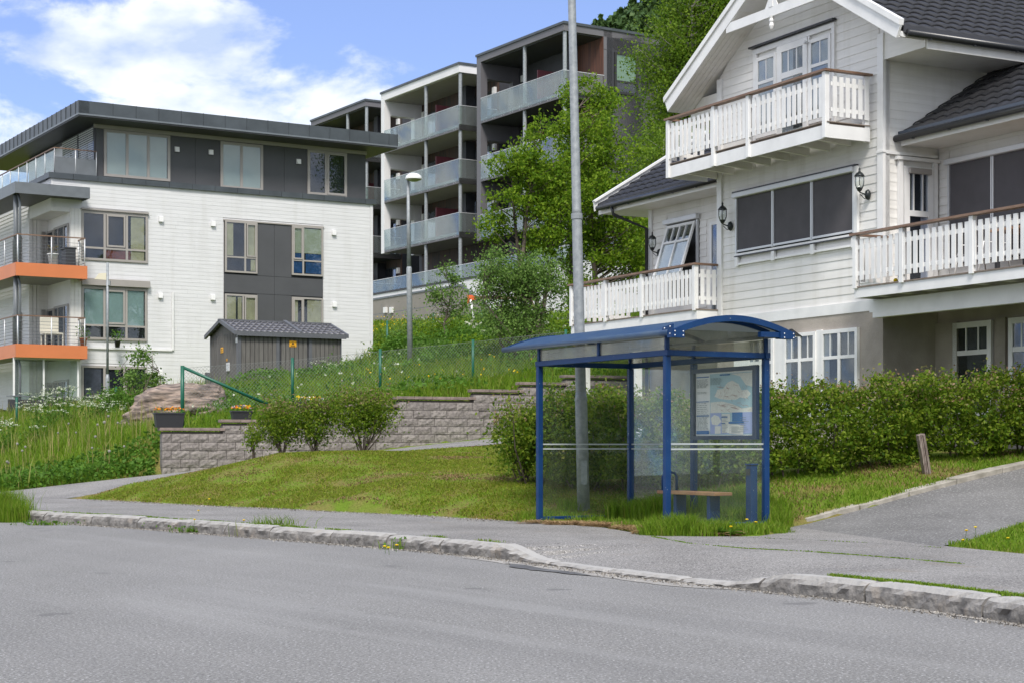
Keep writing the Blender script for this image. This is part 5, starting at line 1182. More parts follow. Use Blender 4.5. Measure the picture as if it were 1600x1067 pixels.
# solid right part of the dark block, with windows and panel joints
s0 = RF.at(943, 100)[0]; s1 = s0 + 9.5
m_ = MB(); m_.box(RF, s0 + .02, s1, -9, -.03, 5, zr1 - .13); m_.build('body', m_charc, r)
wx = (RF.at(959.5, 0)[0], RF.at(996, 0)[0], RF.at(977, 149)[1], RF.at(977, 84)[1])
js = [s0, wx[0] - .1, RF.at(994, 0)[0] + .3, RF.at(1030, 0)[0], RF.at(1060, 0)[0], s1]
m_ = MB(); zc = [5, 8, 11, 14, wx[2] - .05, wx[3] + .05, zr1 - .13]
for a, b in zip(js[:-1], js[1:]):
    for c, d in zip(zc[:-1], zc[1:]): m_.box(RF, a + .01, b - .01, -.028, .0 if (c, d) != (zc[4], zc[5]) or a != js[1] else -.01, c + .01, d - .01)
m_.build('facade_panel', m_gpan, r)
m_ = MB(); m_.box(RF, 0, s1 + .1, -.05, .05, zr1 - .12, zr1 + .01); m_.build('roof_edge', m_zinc, r)
window(r, RF, *wx, -.01, m_blk, (), (.30,), fr=.12, depth=.08, curt=[(mat('green_blind', (.28, .42, .26), .8), .05, .95, .3, .95, 0)])
wy = RF.at(1018, 92); window(r, RF, wy[0], wy[0] + 1.2, wy[1] - 1.9, wy[1], -.01, m_blk, (), (), fr=.12, depth=.08, gm=m_glassd)
m_ = MB(); m_.box(Face(RF.P(s0, 0, 0), (-PX_[0], -PX_[1]), (-QX[0], -QX[1])), .0, 2.6, .0, .03, dk[-1], zr0); m_.build('wood_cladding', m_woodcl, r)

# podium with the long glass balustrade and the beige garage wall
TO = pix(583, 450, 97.0); TF = Face((TO[0], TO[1]), PX_, (-QX[0], -QX[1]))
pd = root('podium', 'white podium wall with long glass balustrade and beige garage side below the balcony blocks', 'building', (TO[0], TO[1], 8))
uE = TF.at(1000, 400)[0]; zg0 = TF.at(583, 458.7)[1]; zg1 = TF.at(583, 440)[1]; zw = TF.at(583, 470)[1]
m_ = MB(); m_.box(TF, -8, uE, -5, -.05, 4.5, zg0 - .12); m_.build('podium_wall', m_charc, pd)
m_ = MB(); u = -8
while u < uE: m_.box(TF, u + .01, min(u + 2.2, uE) - .01, -.049, .0, 4.5, zg0 - .11); u += 2.2
m_.build('white_panel', m_bwhite, pd)
m_ = MB(); m_.box(TF, -8, uE, -.1, .04, zg0 - .108, zg0); m_.build('podium_edge', m_charc, pd)
m_ = MB(); u = -8
while u < uE: m_.box(TF, u + .01, u + 1.19, .0, .012, zg0 + .002, zg1); u += 1.2
m_.build('glass_balustrade', m_bglass, pd)
m_ = MB(); m_.box(TF, -8, uE, -.01, .025, zg1 + .001, zg1 + .03); m_.build('top_rail', m_alu, pd)
ub = TF.at(722, 447.3)[0]; uc_ = TF.at(776, 490)[0]; zbt = TF.at(722, 447.3)[1]; zb2 = TF.at(776, 489)[1]
m_ = MB(); m_.prism(TF, [(-8, 4.6), (uc_ + 2, 4.6), (uc_ + 2, zb2 - 1.1), (uc_, zb2), (ub, zbt), (-8, zw)], .003, .06); m_.build('beige_wall', m_beige, pd)
m_ = MB(); m_.prism(TF, [(-8, zw), (ub, zbt), (ub, zbt + .10), (-8, zw + .10)], .02, .10); m_.prism(TF, [(ub, zbt), (uc_ + 2, zb2 - 1.1), (uc_ + 2, zb2 - 1.0), (ub + .05, zbt + .1)], .02, .10)
for z in (8.7,): m_.box(TF, -8, uc_ - .4, .061, .064, z, z + .03)
m_.box(TF, 1.2, 1.23, .061, .064, 6, zbt - .3)
m_.build('joint', m_greym, pd)
m_ = MB(); zd = TF.at(583, 511)[1]; m_.box(TF, -8, uc_ + 1.5, .062, .10, 5, zd); m_.build('plinth', m_charc, pd)
for px in (603.5, 613): 
    c = TF.at(px, 485, .07); m_ = MB(); m_.box(TF, c[0] - .14, c[0] + .14, .061, .2, c[1] - .16, c[1] + .16); m_.build('wall_vent', m_trim, pd)

# ------------------------------------------------------------------ the cream wooden house
G = Face((6.48, 29.5), (.462, -.887), (-.887, -.462)); R_ = Face((6.48, 29.5), (.887, .462), (.462, -.887))
hs = root('wooden_house', 'cream wooden house with black tiled roofs and white picket balconies on a grey rendered basement', 'house', (6.48, 29.5, 1.0))
UL = -5.03; ZF = 3.62; ZD = 3.93; ZU = 6.82; wb = .6; PK = (-2.47, 10.28); E0 = 8.10; UEL, UER = -6.07, 1.13
sl_p = (PK[1] - E0) / (PK[0] - UEL)
def gtop(z):
    if z <= 8.5: return (-99, 99)
    h = (PK[1] - .08 - z) / sl_p; return (PK[0] - h, PK[0] + h)
BW3 = (-4.37, -.76, 5.00, 6.10)
m_ = MB(); m_.prism(G, [(UL + .01, .2), (-.01, .2), (-.01, 8.48), (-.0, 8.6), (PK[0], PK[1] - .12), (UL, 8.6)], -9, -.025); m_.build('body', m_cream, hs)
m_ = MB(); m_.box(G, UL - .02, .02, -9, .02, .2, ZF - .03); m_.build('basement_wall', m_render, hs)
TR = (G.at(1181, 0)[0], G.at(1305, 0)[0])
dz0, dz1 = ZU + .06, 8.86
m_ = MB(); boards(m_, G, UL + .13, -.13, ZF + .15, PK[1] - .1, .158, -.022, .015, [(BW3[0] - .04, BW3[1] + .04, BW3[2] - .06, BW3[3] + .05), (TR[0], TR[1], ZU - .2, dz1)], gtop); m_.build('cladding', m_cream, hs, recalc=False)
m_ = MB(); m_.box(G, UL, -.0, -.02, .035, ZF - .04, ZF + .148); m_.build('base_board', m_trim, hs)
m_ = MB(); m_.box(G, -.125, .03, -.12, .03, ZF + .15, 8.40); m_.box(G, UL - .03, UL + .125, -.12, .03, ZF + .15, 8.55); m_.box(G, -.14, .045, -.15, .045, 6.32, 6.36); m_.build('corner_board', m_trim, hs)
m_ = MB(); boards(m_, R_, .125, 9, ZF + .15, 7.98, .158, -.02, .015); m_.build('cladding', m_cream, hs, recalc=False)
m_ = MB(); m_.box(R_, .03, .125, -.02, .03, ZF, 7.98); m_.build('corner_board', m_trim, hs)
# main roof
up_r = Vector((-G.u[0], -G.u[1], sl_p)).normalized(); up_l = Vector((G.u[0], G.u[1], sl_p)).normalized(); SLN = math.hypot(PK[0] - UEL, PK[1] - E0)
pr = G.P(UER, wb - .03, E0 + .10); pl = G.P(UEL, wb - .03, E0 + .10); inn = (-G.n[0], -G.n[1], 0)
tiles(pr, inn, up_r, 10.2, SLN, m_tile, 'roof_tiles', hs); tiles(pl, inn, up_l, 10.2, SLN, m_tile, 'roof_tiles', hs)
m_ = MB()
for (ue, sg) in ((UEL, -1), (UER, 1)):
    P = [(ue, E0 - .06), (ue, E0 + .02), (PK[0], PK[1] + .02), (PK[0], PK[1] - .10)] if sg < 0 else [(ue, E0 - .06), (PK[0], PK[1] - .10), (PK[0], PK[1] + .02), (ue, E0 + .02)]
    m_.prism(G, P, -9.4, wb - .05)
m_.build('roof_underlay', m_trim, hs)
m_ = MB()          # soffit boards under the front overhang
for (a, b) in ((UEL + .05, PK[0]), (UER - .05, PK[0])):
    for k in range(5):
        w0 = .03 + k * .107; e = lambda u: E0 - .07 + abs(u - (UEL if a < b else UER)) * sl_p
        pts = [(a, e(a)), (b, e(b)), (b, e(b) - .018), (a, e(a) - .018)]; m_.prism(G, pts, w0, w0 + .10)
m_.build('soffit', m_cream, hs)
m_ = MB()          # barge boards
for (a, b) in ((UEL - .02, PK[0]), (UER + .02, PK[0])):
    s_g = 1 if a < b else -1; dx = .24 * sl_p / math.hypot(1, sl_p) * 0
    z0 = E0 + .13; zp = PK[1] + .13
    pts = [(a, z0), (a + s_g * .10, z0 - .20), (b, zp - .25), (b, zp)]
    m_.prism(G, pts, wb - .045, wb)
    pts = [(a - s_g * .0, z0 + .0), (b, zp), (b, zp + .10), (a - s_g * .02, z0 + .10)]
    m_.prism(G, pts, wb - .07, wb + .035)
m_.build('barge_board', m_trim, hs)
m_ = MB(); zt_ = 9.28; h = (PK[1] - .12 - zt_) / sl_p; m_.box(G, PK[0] - h, PK[0] + h, wb - .045, wb - .008, zt_ - .10, zt_ + .08)
m_.box(G, PK[0] - .055, PK[0] + .055, wb - .05, wb + .0, zt_ + .08, PK[1]); 
m_.prism(G, [(PK[0] - .2, zt_ + .08), (PK[0] - .055, zt_ + .08), (PK[0] - .055, zt_ + .3)], wb - .04, wb - .015); m_.prism(G, [(PK[0] + .2, zt_ + .08), (PK[0] + .055, zt_ + .3), (PK[0] + .055, zt_ + .08)], wb - .04, wb - .015)
m_.lathe(G.P(PK[0], wb - .025, zt_ - .36), [(.001, 0), (.028, .03), (.05, .09), (.035, .15), (.05, .18), (.035, .22), (.05, .27)], 10); m_.build('gable_ornament', m_trim, hs)
# eaves on the right side: closed soffit, gutter
m_ = MB(); m_.box(G, .0, UER - .04, -9.4, -.03, E0 - .16, E0 - .12); m_.box(G, UER - .045, UER - .01, -9.4, -.02, E0 - .2, E0 + .04); m_.prism(G, [(.03, E0 - .165), (UER - .05, E0 - .165), (UER - .05, E0 + .0), (.03, E0 + .62)], -.03, .0); m_.box(G, UEL + .04, UL, -9.4, -.03, E0 - .16, E0 - .12); m_.box(G, UEL + .03, UL, -.03, .0, E0 - .165, E0 + .2); m_.build('eaves_soffit', m_cream, hs)
def gutter(a, b, name='gutter'):
    m_ = MB(); a, b = Vector(a), Vector(b); m_.tube([a, b], .062, 10)
    g_ = m_.build(name, m_gutter, hs, smooth=True); m_ = MB(); n = int((b - a).length / .9)
    for i in range(n): p = a + (b - a) * ((i + .5) / n); m_.tube([p + Vector((0, 0, -.07)), p + Vector((0, 0, .05))], .032, 6)
    m_.build('gutter_bracket', m_gutter, g_)
gutter(G.P(UER + .07, wb - .12, E0 + .0), G.P(UER + .07, -9.3, E0 + .0))
m_ = MB(); a = G.P(UER + .015, wb - .08, E0 + .07); b = G.P(UER + .015, -9.3, E0 + .07); m_.beam(a, b, .04, .13); m_.build('eaves_flashing', m_charc, hs)

# pickets
m_picket = m_trim
def picket_run(par, F, u0, u1, w, zd, dirw=False, h0=.10, h1=.80, pitch=.152, wd=.088, th=.022):
    m_ = MB(); n = max(1, int(round((u1 - u0) / pitch))); p = (u1 - u0) / n
    for k in range(n): c = u0 + p * (k + .5); m_.box(F, c - wd / 2, c + wd / 2, w, w + th, zd + h0 + random.uniform(-.004, .004), zd + h1)
    m_.box(F, u0, u1, w - .032, w - .002, zd + .19, zd + .26); m_.box(F, u0, u1, w - .032, w - .002, zd + .64, zd + .71)
    return m_.build('picket_panel', m_picket, par)
def rpost(par, F, u, w, zd, h=.88, low=-.2, t=.095):
    m_ = MB(); m_.box(F, u - t / 2, u + t / 2, w - t / 2, w + t / 2, zd + low, zd + h); return m_.build('rail_post', m_trim, par, bevel=.004)

# --- upper balcony across the gable
WU = .98; uA, uB = -5.40, -.30
m_ = MB(); m_.box(G, uA + .03, uB - .03, .04, WU - .03, ZU - .035, ZU - .002); bU = m_.build('balcony', m_deckw, hs)
m_ = MB(); m_.box(G, uA, uB, WU - .035, WU, ZU - .27, ZU - .036); m_.box(G, uB - .035, uB, .04, WU - .036, ZU - .27, ZU - .036); m_.box(G, uA, uA + .035, .04, WU - .036, ZU - .27, ZU - .036)
m_.build('balcony_fascia', m_trim, bU)
m_ = MB(); u = uA + .35
while u < uB - .1: m_.prism(Face(G.P(u, 0, 0), G.n, G.u), [(.04, ZU - .26), (WU - .04, ZU - .20), (WU - .04, ZU - .037), (.04, ZU - .037)], -.03, .03); u += .60
m_.build('joists', m_cream, bU)
RB = Face(G.P(uB, WU, 0), (.887, .462), (.462, -.887)); RA = Face(G.P(uA, WU, 0), (.887, .462), (.462, -.887))
for k, u in enumerate((uA + .05, -4.15, -3.75, -2.62, -1.45, uB - .05)):
    if k in (1, 4): continue
    rpost(bU, G, u, WU + .0, ZU, low=-.27)
picket_run(bU, G, uA + .0, uB - .08, WU + .012, ZU); picket_run(bU, RB, .08, WU - .06, .0, ZU); picket_run(bU, RA, .1, WU - .06, -.03, ZU); rpost(bU, G, uB - .05, .10, ZU, low=-.27)
m_ = MB(); m_.box(G, uA - .03, uB + .04, WU - .06, WU + .075, ZU + .882, ZU + .922); m_.box(RB, .055, WU - .02, -.06, .05, ZU + .884, ZU + .92); m_.box(RA, .06, WU - .02, -.05, .05, ZU + .884, ZU + .92); m_.build('handrail', m_stain, bU)
m_ = MB(); m_.box(G, uA - .01, uB + .015, WU - .1, WU + .012, ZU - .001, ZU + .014); m_.box(G, uB - .1, uB + .015, .05, WU - .101, ZU - .001, ZU + .014); m_.build('deck_edge', m_deckw, bU)

# --- right balcony
WR = .70; uA, uB = .08, 9.0
m_ = MB(); m_.box(G, uA + .03, uB, -1.20, WR - .03, ZD - .04, ZD - .002); bR = m_.build('balcony', m_deckw, hs)
m_ = MB(); m_.box(G, uA, uB, WR - .035, WR, ZD - .19, ZD - .018); m_.box(G, uA, uA + .035, -.6, WR - .036, ZD - .19, ZD - .018); m_.build('balcony_fascia', m_trim, bR)
m_ = MB(); m_.box(G, uA - .02, uB, WR - .08, WR + .02, ZD - .017, ZD + .006); m_.build('deck_edge', m_deckw, bR)
m_ = MB(); u = uA + .4
while u < uB: m_.box(G, u - .03, u + .03, -1.1, WR - .04, ZD - .18, ZD - .041); u += .6
m_.build('joists', m_cream, bR)
m_ = MB(); m_.box(G, uA + .0, uB, .16, .30, ZF - .20, ZF + .10); m_.box(G, -.03, uA - .01, .02, .28, ZF - .10, ZF + .12); m_.build('carrier_beam', m_trim, hs)
RC = Face(G.P(uA, WR, 0), (.887, .462), (.462, -.887))
for u in (uA + .05, uA + 1.25, uA + 2.9, uA + 4.55, uA + 6.2): rpost(bR, G, u, WR + .0, ZD, low=-.03)
picket_run(bR, G, uA + .0, uB, WR + .012, ZD, pitch=.150); picket_run(bR, RC, .12, .62, -.03, ZD)
m_ = MB(); m_.box(G, uA - .05, uB, WR - .06, WR + .075, ZD + .882, ZD + .922); m_.box(RC, .055, .72, -.05, .05, ZD + .884, ZD + .92); m_.build('handrail', m_stain, bR)

# --- left balcony
WL = .54; uA, uB = -10.1, -5.05
m_ = MB(); m_.box(G, uA + .03, uB - .0, -1.18, WL - .03, ZD - .04, ZD - .002); bL = m_.build('balcony', m_deckw, hs)
m_ = MB(); m_.box(G, uA, uB + .035, WL - .035, WL, ZD - .20, ZD - .018); m_.box(G, uB, uB + .035, .04, WL - .036, ZD - .20, ZD - .018); m_.box(G, uA, uA + .035, -1.18, WL - .036, ZD - .20, ZD - .018); m_.build('balcony_fascia', m_trim, bL)
m_ = MB(); m_.box(G, uA - .02, uB + .05, WL - .08, WL + .02, ZD - .017, ZD + .006); m_.box(G, uB - .03, uB + .05, .04, WL - .081, ZD - .017, ZD + .006); m_.build('deck_edge', m_deckw, bL)
RD = Face(G.P(uB, WL, 0), (.887, .462), (.462, -.887)); RE = Face(G.P(uA, WL, 0), (.887, .462), (.462, -.887))
for u in (uA + .05, uA + 1.55, uA + 3.05, uB - .02): rpost(bL, G, u, WL, ZD, low=-.03)
picket_run(bL, G, uA, uB - .07, WL + .012, ZD); picket_run(bL, RD, .08, .50, .0, ZD); picket_run(bL, RE, .1, 1.6, -.03, ZD)
m_ = MB(); m_.box(G, uA - .04, uB + .06, WL - .06, WL + .075, ZD + .882, ZD + .922); m_.box(RD, .055, .50, -.05, .05, ZD + .884, ZD + .92); m_.box(RE, .055, 1.65, -.05, .05, ZD + .884, ZD + .92); m_.build('handrail', m_stain, bL)
m_ = MB()
for u in (uA + .3, -7.6): m_.box(G, u - .08, u + .08, WL - .28, WL - .12, .8, ZD - .2)
m_.build('balcony_support', m_trim, hs)

# --- main screen-covered window, lanterns etc.
def screenwin(F, u0, u1, z0, z1, n, w=0.0):
    m_ = MB(); m_.box(F, u0, u1, w - .02, w + .01, z0, z1); f = m_.build('window', m_dark, hs)
    m_ = MB(); fw = (u1 - u0) / n
    for k in range(n): m_.box(F, u0 + fw * k + .03, u0 + fw * (k + 1) - .03, w + .02, w + .028, z0 + .05, z1)
    m_.build('sun_screen', m_blind, f)
    m_ = MB()
    for k in range(n + 1):
        c = u0 + fw * k
        for dd in ((-.034, -.008), (.008, .034)) if 0 < k < n else ((-.02, .02),): m_.box(F, c + dd[0], c + dd[1], w + .005, w + .05, z0 - .0, z1)
    for k in range(n): m_.box(F, u0 + fw * k + .035, u0 + fw * (k + 1) - .035, w + .03, w + .05, z0 + .015, z0 + .055)
    m_.build('guide_rail', m_alu, f)
    m_ = MB(); m_.box(F, u0 - .06, u1 + .04, w + .0, w + .12, z1 + .001, z1 + .10); m_.build('screen_case', m_alu, f, bevel=.012)
    return f
f = screenwin(G, -4.37, -.76, 5.00, 6.08, 3)
m_ = MB(); m_.box(G, -4.47, -.68, -.01, .075, 6.185, 6.215); m_.box(G, -4.42, -.72, .0, .06, 4.925, 4.945); m_.build('drip_rail', m_gutter, f)
m_ = MB(); m_.box(G, -4.42, -.72, .0, .05, 4.947, 4.985); m_.box(G, -4.40, -.74, .0, .045, 4.76, 4.80)
for u in (-4.36, -3.16, -1.95, -.76): m_.box(G, u - .05, u + .05, .0, .052, 4.74, 4.92)
m_.box(G, -.73, -.64, .0, .06, 4.98, 6.18); m_.build('window_trim', m_trim, f)
def lantern(name, label, F, px, py, w=0.02):
    u, z = F.at(px, py, w + .0); c = F.P(u, w, z); r = root(name, label, 'wall lantern', c, 'wall lanterns')
    m_ = MB(); bp = F.P(u, w + .012, z); a = math.atan2(F.n[1], F.n[0])
    arm = [F.P(u, w + t, z + dz) for t, dz in ((.01, .0), (.06, .0), (.13, .015), (.19, .03), (.20, .06))]
    m_.tube(arm, [.035, .016, .012, .012, .02], 8); m_.tube([F.P(u, w + .0, z - .09), F.P(u, w + .014, z - .06), F.P(u, w + .018, z), F.P(u, w + .014, z + .06), F.P(u, w + .0, z + .09)], [.015, .045, .06, .045, .015], 10)
    m_.tube([F.P(u, w + .04, z - .05), F.P(u, w + .09, z - .075), F.P(u, w + .15, z - .03), F.P(u, w + .19, z + .0)], .007, 6); m_.build('bracket', m_iron, r, smooth=True)
    q = F.P(u, w + .20, z + .05); m_ = MB()
    m_.lathe(q, [(.001, -.02), (.03, 0), (.045, .02), (.05, .04), (.062, .05), (.062, .06), (.04, .065)], 12); m_.lathe(q, [(.06, .255), (.095, .262), (.08, .29), (.05, .325), (.022, .34), (.02, .36), (.012, .365), (.02, .385), (.008, .41), (.001, .43)], 12)
    for k in range(6):
        t = k * math.pi / 3 + .3; m_.tube([(q[0] + rr_ * math.cos(t), q[1] + rr_ * math.sin(t), q[2] + zz_) for rr_, zz_ in ((.058, .055), (.082, .11), (.09, .17), (.085, .26))], .005, 5)
    m_.build('cage', m_iron, r, smooth=True)
    m_ = MB(); m_.lathe(q, [(.05, .06), (.072, .11), (.08, .17), (.075, .255)], 12); m_.build('glass', m_lglass, r, smooth=True)
    return r
lantern('wall_lantern', 'black lantern right of the wide screened window, under the upper balcony end', G, 1357, 305)
lantern('wall_lantern', 'black lantern on the narrow strip left of the wide screened window', G, 1142, 354)
GL = G.shifted(0, -1.2)
# --- left wing
ul = GL.at(1015.5, 400)[0]; 
m_ = MB(); m_.box(GL, ul + .01, UL + .2, -6.5, -.02, ZF, 6.75); m_.build('wing_body', m_cream, hs)
m_ = MB(); m_.box(GL, ul, UL + .2, -6.4, -.0, .2, ZF - .0); m_.build('basement_wall', m_render, hs)
wl = (GL.at(1043.5, 0)[0], GL.at(1092, 0)[0], ZD + .55, GL.at(1065, 348.5)[1])
m_ = MB(); boards(m_, GL, ul + .12, UL + .1, ZF + .1, 6.7, .158, -.02, .022, [(wl[0] - .06, wl[1] + .02, wl[2], wl[3] + .14), (-7.25, -6.4, ZD, 6.05)]); m_.build('cladding', m_cream, hs, recalc=False)
m_ = MB(); m_.box(GL, ul - .02, ul + .118, -.1, .03, ZF, 6.7); m_.build('corner_board', m_trim, hs)
m_ = MB(); boards(m_, Face(GL.P(ul, 0, 0), (-.887, -.462), (-.462, .887)), -6, -.1, ZF, 6.7, .158, -.0, .02); m_.build('cladding', m_cream, hs, recalc=False)
m_ = MB(); m_.box(GL, wl[0], wl[1], -.02, .0, wl[2], wl[3]); f = m_.build('window', m_dark, hs)
m_ = MB(); m_.box(GL, wl[0] - .05, wl[1] + .05, .0, .12, wl[3] + .002, wl[3] + .12); m_.build('screen_case', m_alu, f, bevel=.012)
m_ = MB(); m_.box(GL, wl[0], wl[0] + .05, .0, .05, wl[2], wl[3]); m_.box(GL, wl[1] - .05, wl[1], .0, .05, wl[2], wl[3]); m_.build('guide_rail', m_alu, f)
# tilted open sash, hinged at the top and pushed out at the bottom
tilt = .32
def TP(u, h, t): # h measured down from the hinge along the sash
    zz_ = wl[3] - .04 - h * math.cos(tilt); ww = .03 + h * math.sin(tilt) + t * math.cos(tilt); zz_ += t * math.sin(tilt); return GL.P(u, ww, zz_)
def sb(mb, u0, u1, h0, h1, t0=0, t1=.04): mb.hexa([TP(u, h, t) for t in (t0, t1) for u, h in ((u0, h0), (u1, h0), (u1, h1), (u0, h1))])
m_ = MB(); a0, a1, H = wl[0] + .06, wl[1] - .06, 1.28
sb(m_, a0, a0 + .065, 0, H); sb(m_, a1 - .065, a1, 0, H); sb(m_, a0 + .066, a1 - .066, 0, .065); sb(m_, a0 + .066, a1 - .066, H - .08, H); sb(m_, a0 + .066, a1 - .066, .40, .445)
for k in (1, 2, 3): c = a0 + .065 + (a1 - a0 - .13) * k / 4; sb(m_, c - .013 - (.008 if k == 2 else 0), c + .013 + (.008 if k == 2 else 0), .066, .399 if k != 2 else H - .081)
s_o = m_.build('open_sash', m_trim, f); m_ = MB(); sb(m_, a0 + .03, a1 - .03, .03, H - .03, .012, .018); m_.build('glass', m_glass, s_o)
m_ = MB(); sb(m_, a0 + .06, a1 - .06, .45, H - .06, .001, .004); m_.build('curtain', m_curt, s_o)
window(hs, GL, -7.05, -6.45, ZD + .05, 6.0, -.01, m_trim, (), (), fr=.07, gm=m_glassd, name='balcony_door')
lantern('wall_lantern', 'black lantern on the low left wing beside the tilted open window', GL, 1031, 396)
# wing roofs: a slope rising away from the viewer, with verge, gutter, downpipe
def wing_roof(u0, u1, weave, zeave, up_len, label_tip=True, left_verge=True, slope=.62, trimf=None):
    upv = Vector((-G.n[0], -G.n[1], slope)).normalized(); P0 = G.P(u0, weave, zeave)
    tiles(P0, (G.u[0], G.u[1], 0), upv, u1 - u0, up_len, m_tile, 'roof_tiles', hs, trim=trimf)
    m_ = MB(); cc_ = up_len * math.cos(math.atan(slope)); zc_ = up_len * math.sin(math.atan(slope))
    FF = Face(G.P(u0, weave, 0), (-G.n[0], -G.n[1]), (-G.u[0], -G.u[1]))
    m_.prism(FF, [(.02, zeave - .10), (cc_, zeave - .10 + zc_), (cc_, zeave - .02 + zc_), (.02, zeave - .02)], -(u1 - u0), -.0); m_.build('roof_underlay', m_cream, hs)
    if left_verge:
        m_ = MB(); m_.prism(FF, [(-.08, zeave - .14), (cc_, zeave + zc_ - .11), (cc_, zeave + zc_ + .07), (-.10, zeave + .06)], .0, .035); m_.prism(FF, [(-.10, zeave + .06), (cc_, zeave + zc_ + .071), (cc_, zeave + zc_ + .13), (-.12, zeave + .10)], -.05, .05); m_.build('verge_board', m_trim, hs)
    return FF
zl = G.at(1118, 283.5, -.45)[1]; utl = G.at(934, 330, -.45)[0]
wing_roof(utl, UL + 1.0, -.45, zl + .10, 3.6)
gutter(G.P(utl + .12, -.37, zl + .01), G.P(UL - .02, -.37, zl + .01))
m_ = MB(); m_.beam(G.P(utl + .1, -.44, zl + .07), G.P(UL, -.44, zl + .07), .03, .11); m_.build('eaves_flashing', m_charc, hs)
m_ = MB(); m_.box(GL, utl + .03, UL, .0, .72, zl - .10, zl - .06); m_.box(GL, utl + .03, UL, .72, .745, zl - .12, zl + .03); m_.box(GL, utl + .03, ul, -3, .0, zl - .10, zl - .06); m_.build('eaves_soffit', m_cream, hs)
m_ = MB(); p1 = G.P(utl + .75, -.37, zl - .02); p2 = G.P(utl + .75, -.42, zl - .20); p3 = GL.P(ul + .02, .10, zl - .52); p4 = GL.P(ul + .02, .10, .9); m_.tube([p1, p2, p3, p4], .042, 8); m_.build('downpipe', m_gutter, hs, smooth=True)
# right wing
GR = G.shifted(0, -1.23)
zr_ = G.at(1600, 172, -.36)[1]; 
wing_roof(.03, 9.0, -.36, zr_ + .10, 4.2, left_verge=False)
gutter(G.P(.0, -.28, zr_ + .01), G.P(9.0, -.28, zr_ + .01))
m_ = MB(); m_.beam(G.P(.0, -.35, zr_ + .075), G.P(9, -.35, zr_ + .075), .03, .13); m_.build('eaves_flashing', mat('blue_grey_flashing', (.05, .065, .09), .35), hs)
m_ = MB(); m_.box(GR, .04, 9, .0, .84, zr_ - .10, zr_ - .06); m_.box(GR, .04, 9, .84, .865, zr_ - .12, zr_ + .03); m_.build('eaves_soffit', m_cream, hs)
ur0 = 0.0
sw = (GR.at(1485.5, 0)[0], 8.8, ZD + .45, GR.at(1486, 259)[1])
m_ = MB(); m_.box(GR, .02, 9.0, -5, -.02, ZF, 6.6); m_.build('wing_body', m_cream, hs)
m_ = MB(); boards(m_, GR, .03, 9, ZF + .1, 6.75, .158, -.02, .022, [(sw[0] - .05, 9.0, sw[2] - .05, sw[3] + .14)]); m_.build('cladding', m_cream, hs, recalc=False)
screenwin(GR, sw[0], sw[0] + 4.3, sw[2], sw[3], 4, .01)
rw = (R_.at(1408, 0)[0], R_.at(1456, 0)[0]); 
z1_ = R_.at(1417, 261)[1]; window(hs, R_, rw[0] + .02, rw[1] - .02, ZD + .02, z1_, .0, m_trim, (), (.62,), (.33, .64), fr=.12, depth=.07, curt=[(m_curt, .62, .9, .03, .6, 4)], gm=m_glassd, name='window')
m_ = MB(); m_.box(R_, rw[0] + .1, rw[1] - .1, .071, .13, z1_ - .13, z1_ - .03); m_.build('screen_case', m_taupe, hs, bevel=.01)
m_ = MB(); m_.box(R_, rw[0] - .09, rw[0], -.0, .06, ZD, z1_ + .1); m_.box(R_, rw[1], rw[1] + .09, -.0, .06, ZD, z1_ + .1); m_.box(R_, rw[0] - .15, rw[1] + .13, -.0, .09, z1_ + .101, z1_ + .16); m_.box(R_, .03, 1.2, .0, .05, 6.30, 6.35); m_.build('window_trim', m_trim, hs)
m_ = MB(); m_.box(GR, .0, 9, -4, .005, .2, ZF); m_.build('basement_wall', m_render, hs)
# deck furniture behind the right railing
ft = root('garden_table', 'wooden table top showing behind the pickets of the right balcony', 'table', GR.P(3.3, .8, ZD)); m_ = MB(); m_.box(GR, 2.6, 4.6, .45, 1.25, ZD + .70, ZD + .74); m_.build('tabletop', m_plank, ft)
for a, b in ((2.7, .55), (4.5, .55), (2.7, 1.15), (4.5, 1.15)): m_ = MB(); m_.box(GR, a - .03, a + .03, b - .03, b + .03, ZD, ZD + .699); m_.build('leg', m_charc, ft)
gc = root('garden_chair', 'grey reclining chair behind the pickets of the right balcony', 'chair', GR.P(2.0, .8, ZD)); mgc = mat('chair_mesh', (.22, .22, .23), .7)
m_ = MB(); m_.box(GR, 1.6, 2.2, .5, 1.05, ZD + .40, ZD + .44); m_.build('seat', mgc, gc, bevel=.01); m_ = MB(); FF = Face(GR.P(1.6, 0, 0), GR.n, GR.u); m_.prism(Face(GR.P(1.9, .5, 0), GR.n, GR.u), [(0, ZD + .44), (.04, ZD + .44), (-.22, ZD + 1.05), (-.26, ZD + 1.05)], -.3, .3); m_.build('backrest', mgc, gc)
for a in (1.62, 2.18): m_ = MB(); m_.tube([GR.P(a, 1.1, ZD), GR.P(a, .95, ZD + .62), GR.P(a, .45, ZD + .62), GR.P(a, .35, ZD)], .014, 6); m_.build('leg', m_trim, gc, smooth=True)
tb = root('toy_bucket', 'small blue and yellow toy bucket on the edge of the right balcony', 'toy', G.P(.9, WR - .12, ZD)); m_ = MB(); u, z = G.at(1404, 435, WR - .05); m_.lathe(G.P(u, WR - .12, ZD + .007), [(.001, 0), (.05, 0), (.065, .10), (.06, .10)], 10); m_.build('bucket', mat('toy_blue', (.03, .25, .6), .4), tb, smooth=True); m_ = MB(); m_.ball(G.P(u - .13, WR - .10, ZD + .04), .04, 8, 5); m_.build('toy_top', m_yflow, tb, smooth=True)
